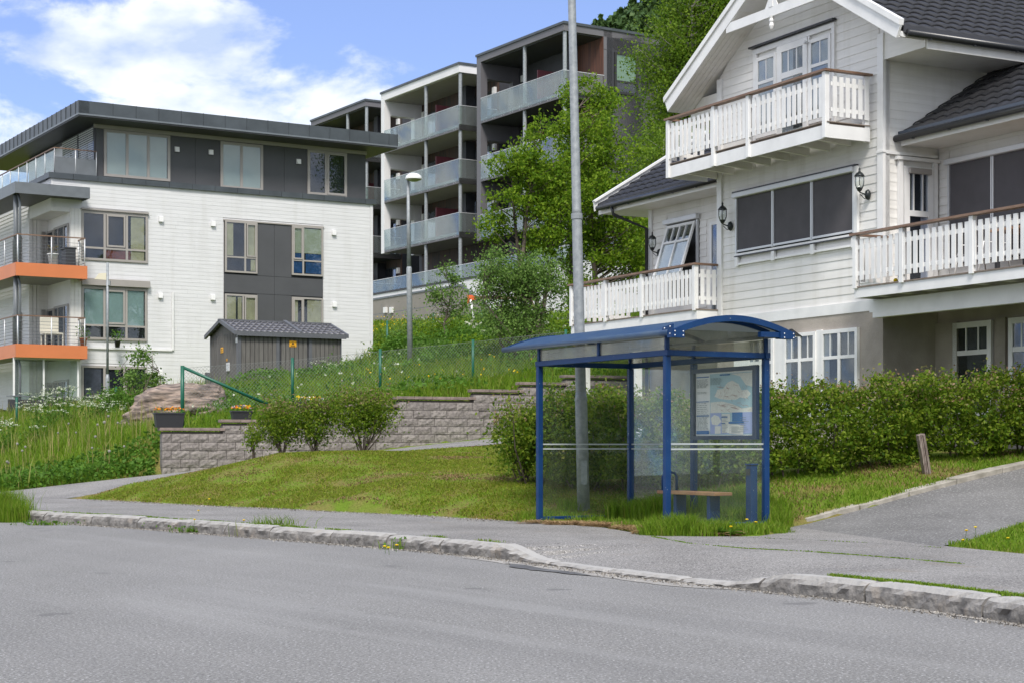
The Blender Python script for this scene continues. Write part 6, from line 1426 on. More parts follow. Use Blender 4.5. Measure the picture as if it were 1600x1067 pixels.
# upper balcony door and its side windows
dn = G.at(1243, 0)[0]
ax = [G.at(p, 0)[0] for p in (1181, 1216.5, 1265, 1304)]
lo = ZU + .08
wkw = dict(fr=.07, depth=.05)
zt2 = G.at(1195, 88)[1] + .04
window(hs, G, ax[0] + .06, ax[1] - .03, lo + .25, zt2 - .05, .0, m_trim, (), (.68,), (.5,), curt=[(m_curt, .06, .94, .03, .95, 5)], **wkw)
window(hs, G, ax[1] + .02, ax[2] - .02, lo - .05, zt2 + .03, .0, m_trim, (), (.70,), (.36, .64), fr=.13, depth=.05, curt=[(m_curt, .1, .5, .03, .95, 5)], name='balcony_door')
window(hs, G, ax[2] + .03, ax[3] - .06, lo + .25, zt2 - .05, .0, m_trim, (), (.68,), (.5,), curt=[(m_curt, .06, .94, .03, .95, 5)], **wkw)
m_ = MB(); m_.box(G, ax[0] - .06, ax[3] + .03, -.02, .035, zt2 + .04, zt2 + .13); m_.box(G, ax[0] - .04, ax[0] + .055, -.02, .035, ZU, zt2 + .038); m_.box(G, ax[3] - .055, ax[3] + .03, -.02, .035, ZU, zt2 + .038); m_.box(G, ax[1] - .028, ax[1] + .018, -.02, .03, ZU, zt2 + .038); m_.box(G, ax[2] - .018, ax[2] + .028, -.02, .03, ZU, zt2 + .038); m_.box(G, ax[0], ax[3], -.02, .02, ZU, lo + .25); m_.build('window_trim', m_trim, hs)
m_ = MB(); m_.box(G, ax[0] - .12, ax[3] + .06, .0, .10, zt2 + .16, zt2 + .195); m_.build('drip_rail', m_gutter, hs)
m_ = MB(); c = G.at(1266, 67); m_.tube([G.P(c[0], .03, c[1]), G.P(c[0], .10, c[1] - .03)], .018, 6); m_.ball(G.P(c[0], .12, c[1] - .01), .035, 8, 5); m_.build('door_lamp', m_alu, hs)
# basement windows
zb1_ = 3.31; zb0_ = 1.75
for (p0, p1, cols_, tc_) in ((1287.5, 1344.5, (.5,), (.25, .75)), (1229, 1279, (.5,), (.25, .75)), (1172, 1213, (.5,), (.25, .75))):
    a, b = G.at(p0, 0)[0], G.at(p1, 0)[0]; window(hs, G, a, b, zb0_, zb1_, .02, m_trim, cols_, (.68,), tc_, fr=.07, depth=.06, curt=[(m_curtg, .5, .9, .03, .95, 5), (m_curt, .06, .2, .03, .95, 2)])
m_ = MB(); 
for (p0, p1) in ((1279, 1287.5), (1213, 1229), (1150, 1172)): a, b = G.at(p0, 0)[0], G.at(p1, 0)[0]; m_.box(G, a + .002, b - .002, .021, .055, zb0_, zb1_ + .02)
m_.build('window_trim', m_trim, hs)
for (p0, p1) in ((1493, 1553), (1580, 1640)):
    a, b = GR.at(p0, 0)[0], GR.at(p1, 0)[0]; z1_ = GR.at((p0 + p1) / 2, 502)[1] if p0 < 1500 else 3.34; window(hs, GR, a, b, 1.7, 3.35, .01, m_trim, (), (.68,), (.34, .66), fr=.10, depth=.06, curt=[(m_curtg, .34, .92, .03, .95, 6)])
# render buttress strips by the right basement
m_ = MB(); a = GR.at(1466, 0)[0]; m_.box(GR, a + .0, a + .55, .006, .07, .3, ZF - .25); a2 = GR.at(1560, 0)[0]; m_.box(GR, a2, a2 + .22, .006, .06, .3, ZF - .25); m_.build('render_pier', m_render, hs)
# ------------------------------------------------------------------ vegetation
def gz(x, y): return ground_z(np.asarray(x, float), np.asarray(y, float))
def blades(name, x, y, h, wdt, m, lean=.35, par=None, g=None, kind='stuff', z=None, wind=(0, 0), seg2=True):
    g = g or RNG; n = len(x); z = gz(x, y) - .01 if z is None else z
    h = np.broadcast_to(h, n) * g.uniform(.55, 1.25, n); wdt = np.broadcast_to(wdt, n) * g.uniform(.7, 1.3, n)
    a = g.uniform(0, 2 * np.pi, n); sx, sy = np.cos(a) * wdt / 2, np.sin(a) * wdt / 2
    b = g.uniform(0, 2 * np.pi, n); l = h * lean * g.uniform(.1, 1.3, n); lx, ly = np.cos(b) * l + wind[0] * h, np.sin(b) * l + wind[1] * h
    P0 = np.stack([x - sx, y - sy, z], 1); P1 = np.stack([x + sx, y + sy, z], 1)
    P2 = np.stack([x + sx * .8 + lx * .35, y + sy * .8 + ly * .35, z + h * .6], 1); P3 = np.stack([x - sx * .8 + lx * .35, y - sy * .8 + ly * .35, z + h * .6], 1); P4 = np.stack([x + lx, y + ly, z + h * (1 - .25 * lean)], 1)
    V = np.stack([P0, P1, P2, P3, P4], 1).reshape(-1, 3); i = np.arange(n) * 5
    F = np.concatenate([np.stack([i, i + 1, i + 2], 1), np.stack([i, i + 2, i + 3], 1), np.stack([i + 3, i + 2, i + 4], 1)])
    o = np_mesh(name, V, F, m, par)
    return tag(o, kind=kind) if kind else o
def scatter(poly, dens, g, dfun=None):
    p = np.array(poly, float); lo, hi = p.min(0), p.max(0); n = int((hi - lo).prod() * dens); x = g.uniform(lo[0], hi[0], n); y = g.uniform(lo[1], hi[1], n)
    k = poly_dist(poly, x, y) > 0; x, y = x[k], y[k]
    if dfun is not None: k = g.random(len(x)) < dfun(x, y); x, y = x[k], y[k]
    return x, y
def offsheets(x, y, m=.03):
    return (poly_dist(DRP, x, y) < -m) & (poly_dist(PAP, x, y) < -m) & (poly_dist(PAVE.tolist(), x, y) < -m)
def pn(x, y, s, ph=0):   # cheap smooth noise
    return (np.sin(x * s * 1.3 + ph + 1.7 * np.sin(y * s * .7 + ph)) + np.sin(y * s * 1.1 - ph * 2 + 1.3 * np.sin(x * s * .9)) + np.sin((x + y) * s * .6 + ph * 3)) / 3
g = np.random.default_rng(11)
# mown lawn on the mound
LAWN = [(-9.0, 33.6), (-7.0, 31.8), (-5.5, 30.05), (-3.8, 28.35), (-1.47, 25.85), (0, 23.7), (.5, 23.1), (1.2, 23.6), (2.3, 24.2), (3.6, 24.9), (3.0, 27), (2.4, 30), (2.4, 37.5), (0.6, 37.3), (-1.4, 36.9), (-3.2, 36.5), (-5.0, 36.0), (-6.6, 35.3), (-7.9, 34.6)]
x, y = scatter(LAWN, 2600, g, lambda x, y: np.clip(.80 - np.clip(pn(x, y, 2.4, 4) * 2.2 - .1, -.2, 1) + pn(x, y, 7, 2) * .3, .05, 1) * np.where(y > 33.6, .35, 1))
k = offsheets(x, y, .0); x, y = x[k], y[k]
blades('lawn_grass', x, y, .05, .013, m_lawn, .9, g=g)
x, y = scatter(LAWN, 900, g, lambda x, y: np.clip(pn(x, y, 2.4, 4) * 2.2 - .15, 0, 1)); k = offsheets(x, y); blades('dry_grass', x[k], y[k], .04, .015, m_dry, 1.3, g=g)
# bank under the hedge and beside the driveway
BANK = [(3.3, 20.9), (3.7, 22.2), (4.88, 22.95), (5.97, 23.75), (6.89, 24.35), (8.6, 25.5), (9.6, 27.2), (6.3, 26.4), (3.7, 25.4), (2.0, 25.0), (1.0, 24.2), (1.6, 23.8), (3.1, 21.4)]
x, y = scatter(BANK, 900, g, lambda x, y: np.clip(.6 + pn(x, y, 2.1, 1) * .6, .1, 1)); k = offsheets(x, y, .02); blades('bank_grass', x[k], y[k], .085, .012, m_grass, .8, g=g)
x, y = scatter(BANK, 700, g, lambda x, y: np.clip(.35 - pn(x, y, 2.1, 1) * 1.0, .0, 1) * (y < 27)); k = offsheets(x, y, .02); blades('dry_grass', x[k], y[k], .07, .012, m_dry, 1.2, g=g)
# right verge
VR = [(4.58, 17.85), (4.95, 18.25), (5.45, 19.0), (6.35, 20.4), (7.5, 21.7), (10, 23.5), (9.5, 17), (8, 12), (6.5, 12.8), (5.15, 16.4)]
x, y = scatter(VR, 1300, g); k = offsheets(x, y, .0); blades('verge_grass', x[k], y[k], .075, .011, m_grass, .7, g=g)
# tall grass in and beside the shelter
def patch_grass(name, cx, cy, r, n, h, w_, m=m_grass, lean=.45, ry=None):
    a = g.uniform(0, 6.283, n); rr_ = np.sqrt(g.uniform(0, 1, n)); x = cx + rr_ * r * np.cos(a); y = cy + rr_ * (ry or r) * np.sin(a)
    return x, y, np.full(n, h), np.full(n, w_)
ps = [(1.86, 20.15, .34, 1700, .30, .012), (2.25, 20.2, .38, 1400, .19, .012), (2.7, 20.35, .4, 1100, .14, .012), (3.15, 20.7, .35, 900, .12, .012), (1.6, 21.9, .3, 220, .16, .012), (1.25, 22.7, .28, 260, .11, .012), (2.45, 21.4, .45, 900, .16, .012), (2.9, 21.9, .45, 1100, .28, .012), (2.3, 22.9, .5, 1600, .38, .014), (1.7, 23.7, .4, 1000, .26, .014), (2.0, 23.3, .4, 900, .30, .013), (3.4, 22.2, .3, 700, .24, .012), (3.3, 21.3, .2, 500, .22, .012), (3.0, 23.1, .5, 1200, .3, .013), (.35, 23.15, .22, 260, .11, .01), (.5, 23.9, .5, 700, .1, .012), (1.0, 23.5, .3, 260, .10, .01), (.9, 24.7, .25, 300, .16, .01), (3.45, 22.9, .35, 700, .2, .012)]
A = [np.concatenate(z_) for z_ in zip(*[patch_grass('', *p) for p in ps])]
blades('shelter_grass', *A[:2], A[2], A[3], m_grass, .45, g=g)
# cut straw at the shelter's foot
x, y, h, w_ = [np.concatenate(z_) for z_ in zip(*[patch_grass('', *p) for p in ((.85, 22.75, .42, 900, .05, .008, None, 1, .14), (1.25, 22.35, .33, 1000, .06, .008, None, 1, .2), (1.5, 21.55, .25, 450, .05, .008, None, 1, .25), (1.62, 20.35, .18, 350, .05, .008, None, 1, .2), (2.4, 20.0, .4, 350, .04, .008, None, 1, .1), (.3, 23.05, .25, 200, .03, .008, None, 1, .1))])]
zz_ = np.maximum(gz(x, y), .15); a = g.uniform(0, 3.14, len(x)); l = .07
P = np.stack([x, y, zz_ + g.uniform(0, .045, len(x))], 1); dd = np.stack([np.cos(a) * l, np.sin(a) * l, g.uniform(-.02, .03, len(x))], 1); s_n = np.stack([-np.sin(a), np.cos(a), g.normal(0, .4, len(x))], 1) * .005
V = np.stack([P - dd, P + s_n, P + dd, P - s_n], 1).reshape(-1, 3); i = np.arange(len(x)) * 4
tag(np_mesh('cut_straw', V, np.stack([i, i + 1, i + 2, i + 3], 1), m_straw), kind='stuff')
# weeds at the kerb and its pavement side, moss lines
def along(s0, s1, n, off, sp):
    s = g.uniform(s0, s1, n); p = np.stack([np.interp(s, S, KR[:, 0]), np.interp(s, S, KR[:, 1])], 1); q = np.stack([np.interp(s + .05, S, KR[:, 0]), np.interp(s + .05, S, KR[:, 1])], 1) - p; q /= np.linalg.norm(q, axis=1)[:, None]
    return p + np.stack([-q[:, 1], q[:, 0]], 1) * (off + g.normal(0, sp, n))[:, None]
def sY(Yv): i = np.argmin(np.abs(KR[:, 1] - Yv)); return S[i]
px_ = []
sA, sB = sY(27.6), sY(18.3)
P = along(sA, sB, 5200, .21, .035); k = g.random(len(P)) < np.clip(.35 + pn(P[:, 0] * 2, P[:, 1] * 2, 2.2) * .9, 0, 1); P = P[k]; hh = np.full(len(P), .035)
c1, c2 = sY(13.55), sY(10.2); Q = along(c1, c2, 6500, .205, .03); k = g.random(len(Q)) < np.clip(.55 + pn(Q[:, 0] * 2, Q[:, 1] * 2, 2.6, 1) * .8, .05, 1); Q = Q[k]
P = np.concatenate([P, Q]); blades('kerb_grass', P[:, 0], P[:, 1], .035, .010, m_grass, .8, g=g, z=np.full(len(P), .148))
# crack of moss across the pavement
cr_ = np.array([pix(1040, 838, 0) for _ in range(1)]); 
def pv(px, py, z=.15): Yv = FPX * (CAMZ - z) / (py - HOR); return ((px - 800) / FPX * Yv, Yv)
line = resample(np.array([pv(1020, 838), pv(1075, 848), pv(1160, 856), pv(1260, 861), pv(1330, 866), pv(1420, 873), pv(1500, 880)]), .02)
m1 = np.repeat(line, 7, 0) + g.normal(0, .012, (len(line) * 7, 2)); k = g.random(len(m1)) < np.clip(.5 + pn(m1[:, 0], m1[:, 1], 6) * .8, .1, 1); m1 = m1[k]
line2 = resample(np.array([pv(1150, 838), pv(1260, 843), pv(1350, 847), pv(1470, 855)]), .03); m2 = np.repeat(line2, 3, 0) + g.normal(0, .012, (len(line2) * 3, 2)); k = g.random(len(m2)) < np.clip(.1 + pn(m2[:, 0], m2[:, 1], 4) * .8, .0, 1); m2 = m2[k]
m1 = np.concatenate([m1, m2]); blades('moss', m1[:, 0], m1[:, 1], .014, .012, m_grass, 1.0, g=g, z=np.full(len(m1), .150))
# grit in the gutter and along the lawn edge
m_grit = leafmat('grit_stone', [(.30, .28, .25), (.18, .16, .14), (.42, .40, .37)], 0.0, .9)
Q1 = along(sY(27.5), sY(9.5), 5200, -.09, .07); Q2 = resample(np.array([(-8.2, 33.3), (-7.0, 31.8), (-5.5, 30.0), (-3.8, 28.3), (-1.47, 25.8), (0, 23.65)]), .01); Q2 = Q2[g.integers(0, len(Q2), 2600)] + g.normal(0, .13, (2600, 2)) - .06
tag(leaves('grit', np.concatenate([np.c_[Q1, np.full(len(Q1), .006)], np.c_[Q2, np.full(len(Q2), .158)]]), .020, m_grit, g=g, up=2, asp=.9), kind='stuff')
# thin joint along the driveway mouth
jl = resample(np.array([pv(1150, 838), pv(1260, 843), pv(1350, 847), pv(1478, 856)]), .1); V = []
for p in jl: V += [(p[0], p[1] - .012, .1545), (p[0], p[1] + .012, .1545)]
tag(np_mesh('pavement_joint', V, [(2 * i, 2 * i + 2, 2 * i + 3, 2 * i + 1) for i in range(len(jl) - 1)], m_patch), kind='structure')

# ---- meadow on the left, slope behind the wall
MEAD = [(-15.5, 38.9), (-11.3, 37.5), (-9.3, 37.45), (-8.0, 37.55), (-8.05, 42), (-9.5, 48), (-10, 60), (-19, 62), (-18, 46)]
mf = lambda x, y: (poly_dist(PAP, x, y) < -.05)
x, y = scatter(MEAD, 230, g, mf); hh = .30 + .22 * pn(x, y, 1.3) + .15 * smooth((y - 38.5) / 4); blades('meadow_grass', x, y, np.clip(hh, .12, .9), .018, m_grass, .5, g=g)
x, y = scatter(MEAD, 22, g, lambda x, y: mf(x, y) * np.clip(.3 + pn(x, y, 2.7, 3) * 1.6, 0, 1)); m_stalk = leafmat('pale_stalk', [(.30, .28, .09), (.36, .32, .13), (.24, .26, .07)], .3); blades('tall_stalks', x, y, .80, .018, m_stalk, .25, g=g)
x, y = scatter([(-15.5, 38.3), (-11.3, 37.35), (-9.3, 37.3), (-7.95, 37.4), (-8.0, 38.6), (-11, 39.3), (-15, 40.5)], 420, g, mf); C = np.stack([x, y, gz(x, y) + g.uniform(.02, .38, len(x))], 1); tag(leaves('low_weeds', C, .11, m_weed, g=g, up=1.2), kind='stuff')
SLO = [(-7.75, 38.1), (-4, 39.5), (0, 41.2), (4.5, 43.0), (7, 60), (-6.2, 60), (-5.4, 57), (-9.5, 54), (-9.5, 46), (-8.0, 42)]
def bould(x, y): return (np.hypot((x + 8.3) / 1.5, (y - 43.8) / .9) > .8)
x, y = scatter(SLO, 260, g, lambda x, y: bould(x, y) * ((y - wall_y(x)) > .32) * np.clip(1.3 - (y - 40) / 40, .5, 1)); hh = .28 + .12 * pn(x, y, 1.5, 2); blades('slope_grass', x, y, np.clip(hh, .1, .6), .022, m_grass, .6, g=g)
FAR = [(-6.2, 60), (7, 60), (6, 90), (-9, 98)]
x, y = scatter(FAR, 45, g); blades('upper_slope_grass', x, y, .35, .05, m_grass, .6, g=g)
x, y = scatter([(-7.2, 60), (-1, 60), (-3, 92), (-9, 96)], 9, g, lambda x, y: pn(x, y, .8, 1) > .1); C = np.stack([x, y, gz(x, y) + g.uniform(.15, .5, len(x))], 1); tag(leaves('yellow_flowers', C, .08, m_yflow, g=g, up=1), kind='stuff')
# small flowers in the grass
def flowers(name, poly, n, m, size, h0, h1, stem=True, cl=1):
    x, y = scatter(poly, n, g); z0 = gz(x, y); h = g.uniform(h0, h1, len(x)); C = np.stack([x, y, z0 + h], 1)
    C = np.repeat(C, cl, 0) + g.normal(0, size * .35, (len(C) * cl, 3)); return tag(leaves(name, C, size, m, g=g, up=.6, asp=.9), kind='stuff')
flowers('yellow_flowers', [(-3.5, 40.2), (2.5, 42.6), (2, 47), (-4, 45)], 1.3, m_yflow, .04, .30, .5, cl=4)
x, y = scatter(SLO, 75, g, lambda x, y: bould(x, y) * ((y - wall_y(x)) > .4) * np.clip(.25 + pn(x, y, 1.1, 5) * 1.3, .04, 1)); C = np.stack([x, y, gz(x, y) + g.uniform(.08, .28, len(x)) + .38 * np.clip(pn(x, y, 1.1, 5), 0, 1)], 1); tag(leaves('low_weeds', C, .12, m_weed, g=g, up=.8), kind='stuff')
x, y = scatter(SLO, 10, g, lambda x, y: bould(x, y) * ((y - wall_y(x)) > .5)); blades('tall_stalks', x, y, .62, .02, m_grass, .35, g=g)
flowers('white_flowers', [(-8.0, 40), (4, 43), (5, 52), (-6, 50)], .45, m_umbel, .05, .35, .6, cl=5)
flowers('white_flowers', [(-1.2, 47), (3, 49), (3, 57), (-1.5, 55)], 1.2, m_umbel, .06, .7, 1.2, cl=12)
# dandelion clocks: stem and fluffy head
def clocks(name, label_kind, pts, h, r, m, stemm):
    q = MB(); q2 = MB()
    for (x, y, z) in pts:
        hh = h * random.uniform(.75, 1.2); dx = random.uniform(-.04, .04); q.tube([(x, y, z), (x + dx, y, z + hh)], .006, 4, False)
        q2.ball((x + dx, y, z + hh), r * random.uniform(.8, 1.15), 8, 5)
    o = q.build(name + '_stems', stemm, None, smooth=True, recalc=False); tag(o, kind='stuff'); o2 = q2.build(name, m, None, smooth=True, recalc=False); tag(o2, kind='stuff')
x, y = scatter([(-14.5, 38.8), (-8.6, 37.8), (-8.3, 40.5), (-14.5, 42)], 2.0, g); z = gz(x, y); clocks('dandelion_clocks', '', list(zip(x, y, z)), .60, .033, m_clock, m_stalk)
x, y = scatter([(-7.4, 40.6), (2, 44), (0, 47), (-6, 45)], .25, g); z = gz(x, y); clocks('dandelion_clocks', '', list(zip(x, y, z)), .45, .033, m_clock, m_stalk)
# yellow dandelions near the camera
dp = [(1142, 822, .13), (1167, 811, .2), (1181, 815, .15), (1510, 828, .12), (1524, 823, .14), (1575, 840, .08), (1505, 843, .06), (1552, 838, .06), (601, 853, .05), (607, 855, .05), (620, 851, .05), (304, 811, .05), (381, 812, .05), (327, 779, .05), (310, 797, .04)]
q = MB(); q2 = MB()
for px, py, h in dp:
    Yv = FPX * (CAMZ - .15 - h) / (py - HOR); 
    if Yv > 30 or Yv < 5: Yv = 26
    X_, Y_, Z_ = pix(px, py, Yv); q2.lathe((X_, Y_, Z_), [(.001, -.008), (.014, -.004), (.021, .004), (.012, .010), (.001, .012)], 10); q.tube([(X_, Y_, Z_), (X_ + random.uniform(-.02, .02), Y_ + .01, Z_ - h - .02)], .003, 4, False)
tag(q2.build('dandelions', m_yflow, None, recalc=False), kind='stuff'); tag(q.build('dandelion_stems', m_weed, None, recalc=False), kind='stuff')

def tubes_np(name, paths, m, par, seg=5):
    q = MB()
    for pts, rad in paths: q.tube(pts, rad, seg, False)
    return q.build(name, m, par, smooth=True, recalc=False)

def shrub(name, label, cat, base, rx, ry, h, n, size, lm, stems=7, group=None, low=.25, seed=0, clump=24, bark=None, shoots=0, wob=.25, stem_r=.018, trunk=None, cz=None):
    """stems fanning from the base into a crown made of leaf clumps"""
    gg = np.random.default_rng(seed); r = root(name, label, cat, base, group); bx, by, bz = base
    cz = bz + h * (.5 + low * .5) if cz is None else cz; rz_ = h * (1 - low) * .5
    c = gg.normal(size=(clump, 3)); c /= np.linalg.norm(c, axis=1)[:, None]; c *= (gg.uniform(.25, 1, clump) ** .45)[:, None]
    c = c * (1 + gg.uniform(-wob, wob, clump))[:, None] * np.array([rx * .8, ry * .8, rz_ * .85]) + np.array([bx, by, cz])
    per = n // clump; C = np.repeat(c, per, 0) + gg.normal(size=(clump * per, 3)) * np.array([rx, ry, rz_]) * np.minimum(.30, 1.3 / np.cbrt(clump))
    C = C[C[:, 2] > bz + .03]
    leaves('foliage', C, size, lm, r, gg, up=.5)
    if shoots:
        top = C[(C[:, 2] > cz + rz_ * .35)]; k = gg.choice(len(top), min(shoots, len(top)), replace=False); T_ = top[k] + np.array([0, 0, .05]) + gg.normal(0, .03, (len(k), 3)); tag(leaves('new_shoots', T_, size * .8, m_shoot, r, gg, up=.5), kind='stuff')
    ps_ = []
    for k in range(stems):
        t = c[gg.integers(len(c))]; b = np.array([bx, by, bz - .05]) + np.append(gg.normal(0, .05 * rx + .02, 2), 0); mid = b * .45 + t * .55 + gg.normal(0, .07 * h, 3) * np.array([1, 1, .3]); ps_.append(([b, b * .75 + mid * .25 + gg.normal(0, .02, 3), mid, t], [stem_r, stem_r * .85, stem_r * .6, stem_r * .25]))
    tubes_np('stems', ps_, bark or m_bark, r); return r

for i, (px, w_, hh, lab) in enumerate(((398, .22, 1.25, 'small leaning sparse shrub at the left end of the row before the block wall'), (438, .50, 1.15, 'dense dark-centred shrub, second from the left in the row before the block wall'), (492, .46, 1.12, 'upright shrub with bare twiggy stems below, third from the left before the block wall'), (567, .64, 1.25, 'widest round shrub at the right end of the row before the block wall'))):
    b = pix(px, 707, 34.2); b = (b[0], b[1], ground_at(b[0], b[1]))
    shrub('shrub', lab, 'shrub', b, w_, .45, [.95, 1.14, 1.12, 1.25][i] * (1.0 if i else .75), [500, 3800, 3200, 5600][i], .055, m_hedge, [5, 10, 12, 14][i], 'shrubs along the top of the lawn', low=.22 if i else .4, seed=20 + i, clump=[12, 60, 55, 80][i], shoots=[90, 520, 460, 700][i])
# hedges
def hedge(name, label, pts, width, h, n, seed, zoff=0.0, nsh=1200, size=.06):
    gg = np.random.default_rng(seed); P = resample(np.array(pts, float), .1); c = P[len(P) // 2]; r = root(name, label, 'hedge', (c[0], c[1], ground_at(c[0], c[1])))
    t = np.gradient(P, axis=0); t /= np.linalg.norm(t, axis=1)[:, None]; nn = np.stack([-t[:, 1], t[:, 0]], 1)
    CL = 30; nc_ = n // CL; n = nc_ * CL; idx_ = np.repeat(gg.integers(0, len(P), nc_), CL); a = np.repeat(gg.uniform(0, 2 * np.pi, nc_), CL); rad = np.repeat(gg.uniform(0, 1, nc_) ** .30, CL)
    b = P[idx_] + np.repeat(gg.normal(0, .06, (nc_, 2)), CL, 0); bump = 1 + .13 * pn(b[:, 0] * 3 + a, b[:, 1] * 3, 1.7, seed) + .12 * np.sin(b[:, 0] * 7 + a * 4) + .07 * np.sin(b[:, 1] * 15 - a * 7)
    sq = (np.abs(np.cos(a)) ** 5 + np.abs(np.sin(a)) ** 5) ** -.2
    u = np.cos(a) * rad * sq * bump * width / 2; v = np.sin(a) * rad * sq * bump * h / 2
    endf = np.clip(np.minimum(idx_, len(P) - 1 - idx_) / 5.0, .55, 1); u *= endf; v *= endf
    C = np.zeros((n, 3)); C[:, :2] = b + nn[idx_] * u[:, None]; base = gz(P[:, 0], P[:, 1])[idx_] + zoff; C[:, 2] = base + h * .55 + v; C += gg.normal(size=C.shape) * np.array([.075, .075, .065]) * np.repeat(gg.uniform(.7, 1.3, nc_), CL)[:, None]; C = C[C[:, 2] > base + .10 + .08 * np.sin(C[:, 0] * 5)]
    leaves('foliage', C, size, m_hedge, r, gg, up=.5)
    top = C[(v[:len(C)] > -9)]; top = C[C[:, 2] > np.median(C[:, 2]) + h * .18]; k = gg.choice(len(top), min(nsh, len(top)), replace=False); T_ = top[k] + np.stack([gg.normal(0, .03, len(k)), gg.normal(0, .03, len(k)), gg.uniform(0, .13, len(k))], 1); tag(leaves('new_shoots', T_, size * .75, m_shoot, r, gg, up=.8), kind='stuff')
    ps_ = []
    for s_i in range(0, len(P), 4):
        for _ in range(2):
            b0_ = np.array([*(P[s_i] + gg.normal(0, .12, 2)), 0]); b0_[2] = ground_at(b0_[0], b0_[1]) - .03; t_ = b0_ + np.array([gg.normal(0, .22), gg.normal(0, .22), h * gg.uniform(.6, .95)]); ps_.append(([b0_, (b0_ + t_) / 2 + gg.normal(0, .05, 3), t_], [.018, .013, .006]))
    tubes_np('stems', ps_, m_bark, r); return r
hedge('hedge', 'long leafy hedge with reddish shoot tips between the driveway and the wooden house', [(2.6, 24.95), (3.63, 25.05), (4.9, 25.55), (6.14, 26.05), (7.2, 26.35), (8.0, 26.45), (8.6, 26.25), (9.3, 25.9)], 1.15, 1.22, 56000, 5, zoff=-.04, nsh=3600)
hedge('hedge', 'hedge seen through the glass behind the bus shelter and its pole', [(.25, 26.5), (.8, 26.1), (1.5, 25.7), (2.3, 25.35), (2.9, 25.0)], 1.0, 1.32, 30000, 6, nsh=1400)
# sprawling bush left of the shelter glass end
shrub('shrub', 'loose arching bush at the left end of the hedge, beside the bus shelter', 'shrub', (.22, 26.7, ground_at(.22, 26.7)), .52, .5, 1.22, 3600, .06, m_hedge, 10, seed=31, clump=50, shoots=420, low=.1)
shrub('clipped_bush', 'round clipped green bush seen through the shelter glass', 'bush', (1.85, 33.0, ground_at(1.85, 33.0)), .62, .6, 1.35, 9000, .045, m_alder, 4, seed=33, clump=260, low=.0, wob=.05)

# broad-leaved weed at the shelter, plants by the kerb
def rosette(name, label, base, n, ln, wd, seed, m=m_weed, up=.55, group=None):
    gg = np.random.default_rng(seed); r = root(name, label, 'plant', base, group); V = []; F = []
    for k in range(n):
        a = gg.uniform(0, 6.28); L_ = ln * gg.uniform(.6, 1.15); e = up * gg.uniform(.5, 1.5); d = np.array([math.cos(a), math.sin(a), 0]); s = np.array([-d[1], d[0], 0]); b = len(V)
        for j in range(7):
            t = j / 6; p = np.array(base) + d * L_ * t * .85 + np.array([0, 0, L_ * (e * t * 1.4 - .75 * e * t * t * 1.3)]); w_ = wd * math.sin(math.pi * min(1, .12 + t * .88)) ** .8 * (1 + .15 * (-1) ** j)
            V += [p + s * w_ / 2 + np.array([0, 0, .012]), p - np.array([0, 0, .004]), p - s * w_ / 2 + np.array([0, 0, .012])]
        for j in range(6):
            q0 = b + j * 3; F += [(q0, q0 + 1, q0 + 4, q0 + 3), (q0 + 1, q0 + 2, q0 + 5, q0 + 4)]
    np_mesh('leaves', V, F, m, r, smooth=True); return r
rosette('dock_plant', 'broad-leaved dock plant in the right front corner of the bus shelter', (*pv(1196, 822), .15), 20, .42, .085, 3)
rosette('dock_plant', 'small flat weed beside the yellow dandelions at the shelter front', (*pv(1140, 836), .15), 16, .20, .035, 4)
for i, (px, py, h, lab) in enumerate(((425, 838, .32, 'tall spiky weed sprouting from a gap in the left kerb'), (283, 826, .10, 'small weed clump at the foot of the kerb near the left'), (312, 832, .10, 'low leafy weed patch against the kerb before the lawn'), (590, 851, .08, 'tiny dandelion clump at the foot of the curving kerb'), (532, 842, .10, 'green tuft against the kerb below the lawn middle'), (657, 858, .14, 'bright rounded grass tuft at the road edge of the kerb'), (70, 820, .07, 'small sprig at the foot of the leftmost kerb stones'), (558, 846, .14, 'thin reddish weed by the kerb under the lawn'))):
    Yv = FPX * CAMZ / (py - HOR); X_ = (px - 800) / FPX * Yv; r = root('kerb_weed', lab, 'plant', (X_, Yv, 0), 'weeds along the kerb')
    n = int(60 + 500 * h); gg = np.random.default_rng(50 + i); sp_ = .09 + .12 * gg.random(); x = X_ + gg.normal(0, sp_, n); y = Yv + gg.normal(.02, .05, n); blades('blades', x, y, h, .010, m_grass, .6, par=r, g=gg, kind=None, z=np.full(n, .0))
    if h < .2: C = np.stack([X_ + gg.normal(0, sp_ * 1.3, 90), Yv + gg.normal(0, .04, 90), gg.uniform(.01, h, 90)], 1); leaves('leaves', C, .05, m_weed, r, gg, up=1.0)
# big clump at the far left kerb
r = root('grass_clump', 'tall feathery grass clump at the far left end of the kerb', 'plant', (-8.05, 27.0, 0)); gg = np.random.default_rng(70)
n = 3400; x = -8.40 + gg.normal(0, .24, n); y = 27.3 + gg.normal(0, .2, n); blades('blades', x, y, .50, .010, m_grass, .35, par=r, g=gg, kind=None, z=np.full(n, .0)); x = -7.95 + gg.normal(0, .12, 900); y = 26.9 + gg.normal(0, .12, 900); blades('blades', x, y, .35, .010, m_grass, .4, par=r, g=gg, kind=None, z=np.full(900, .0))

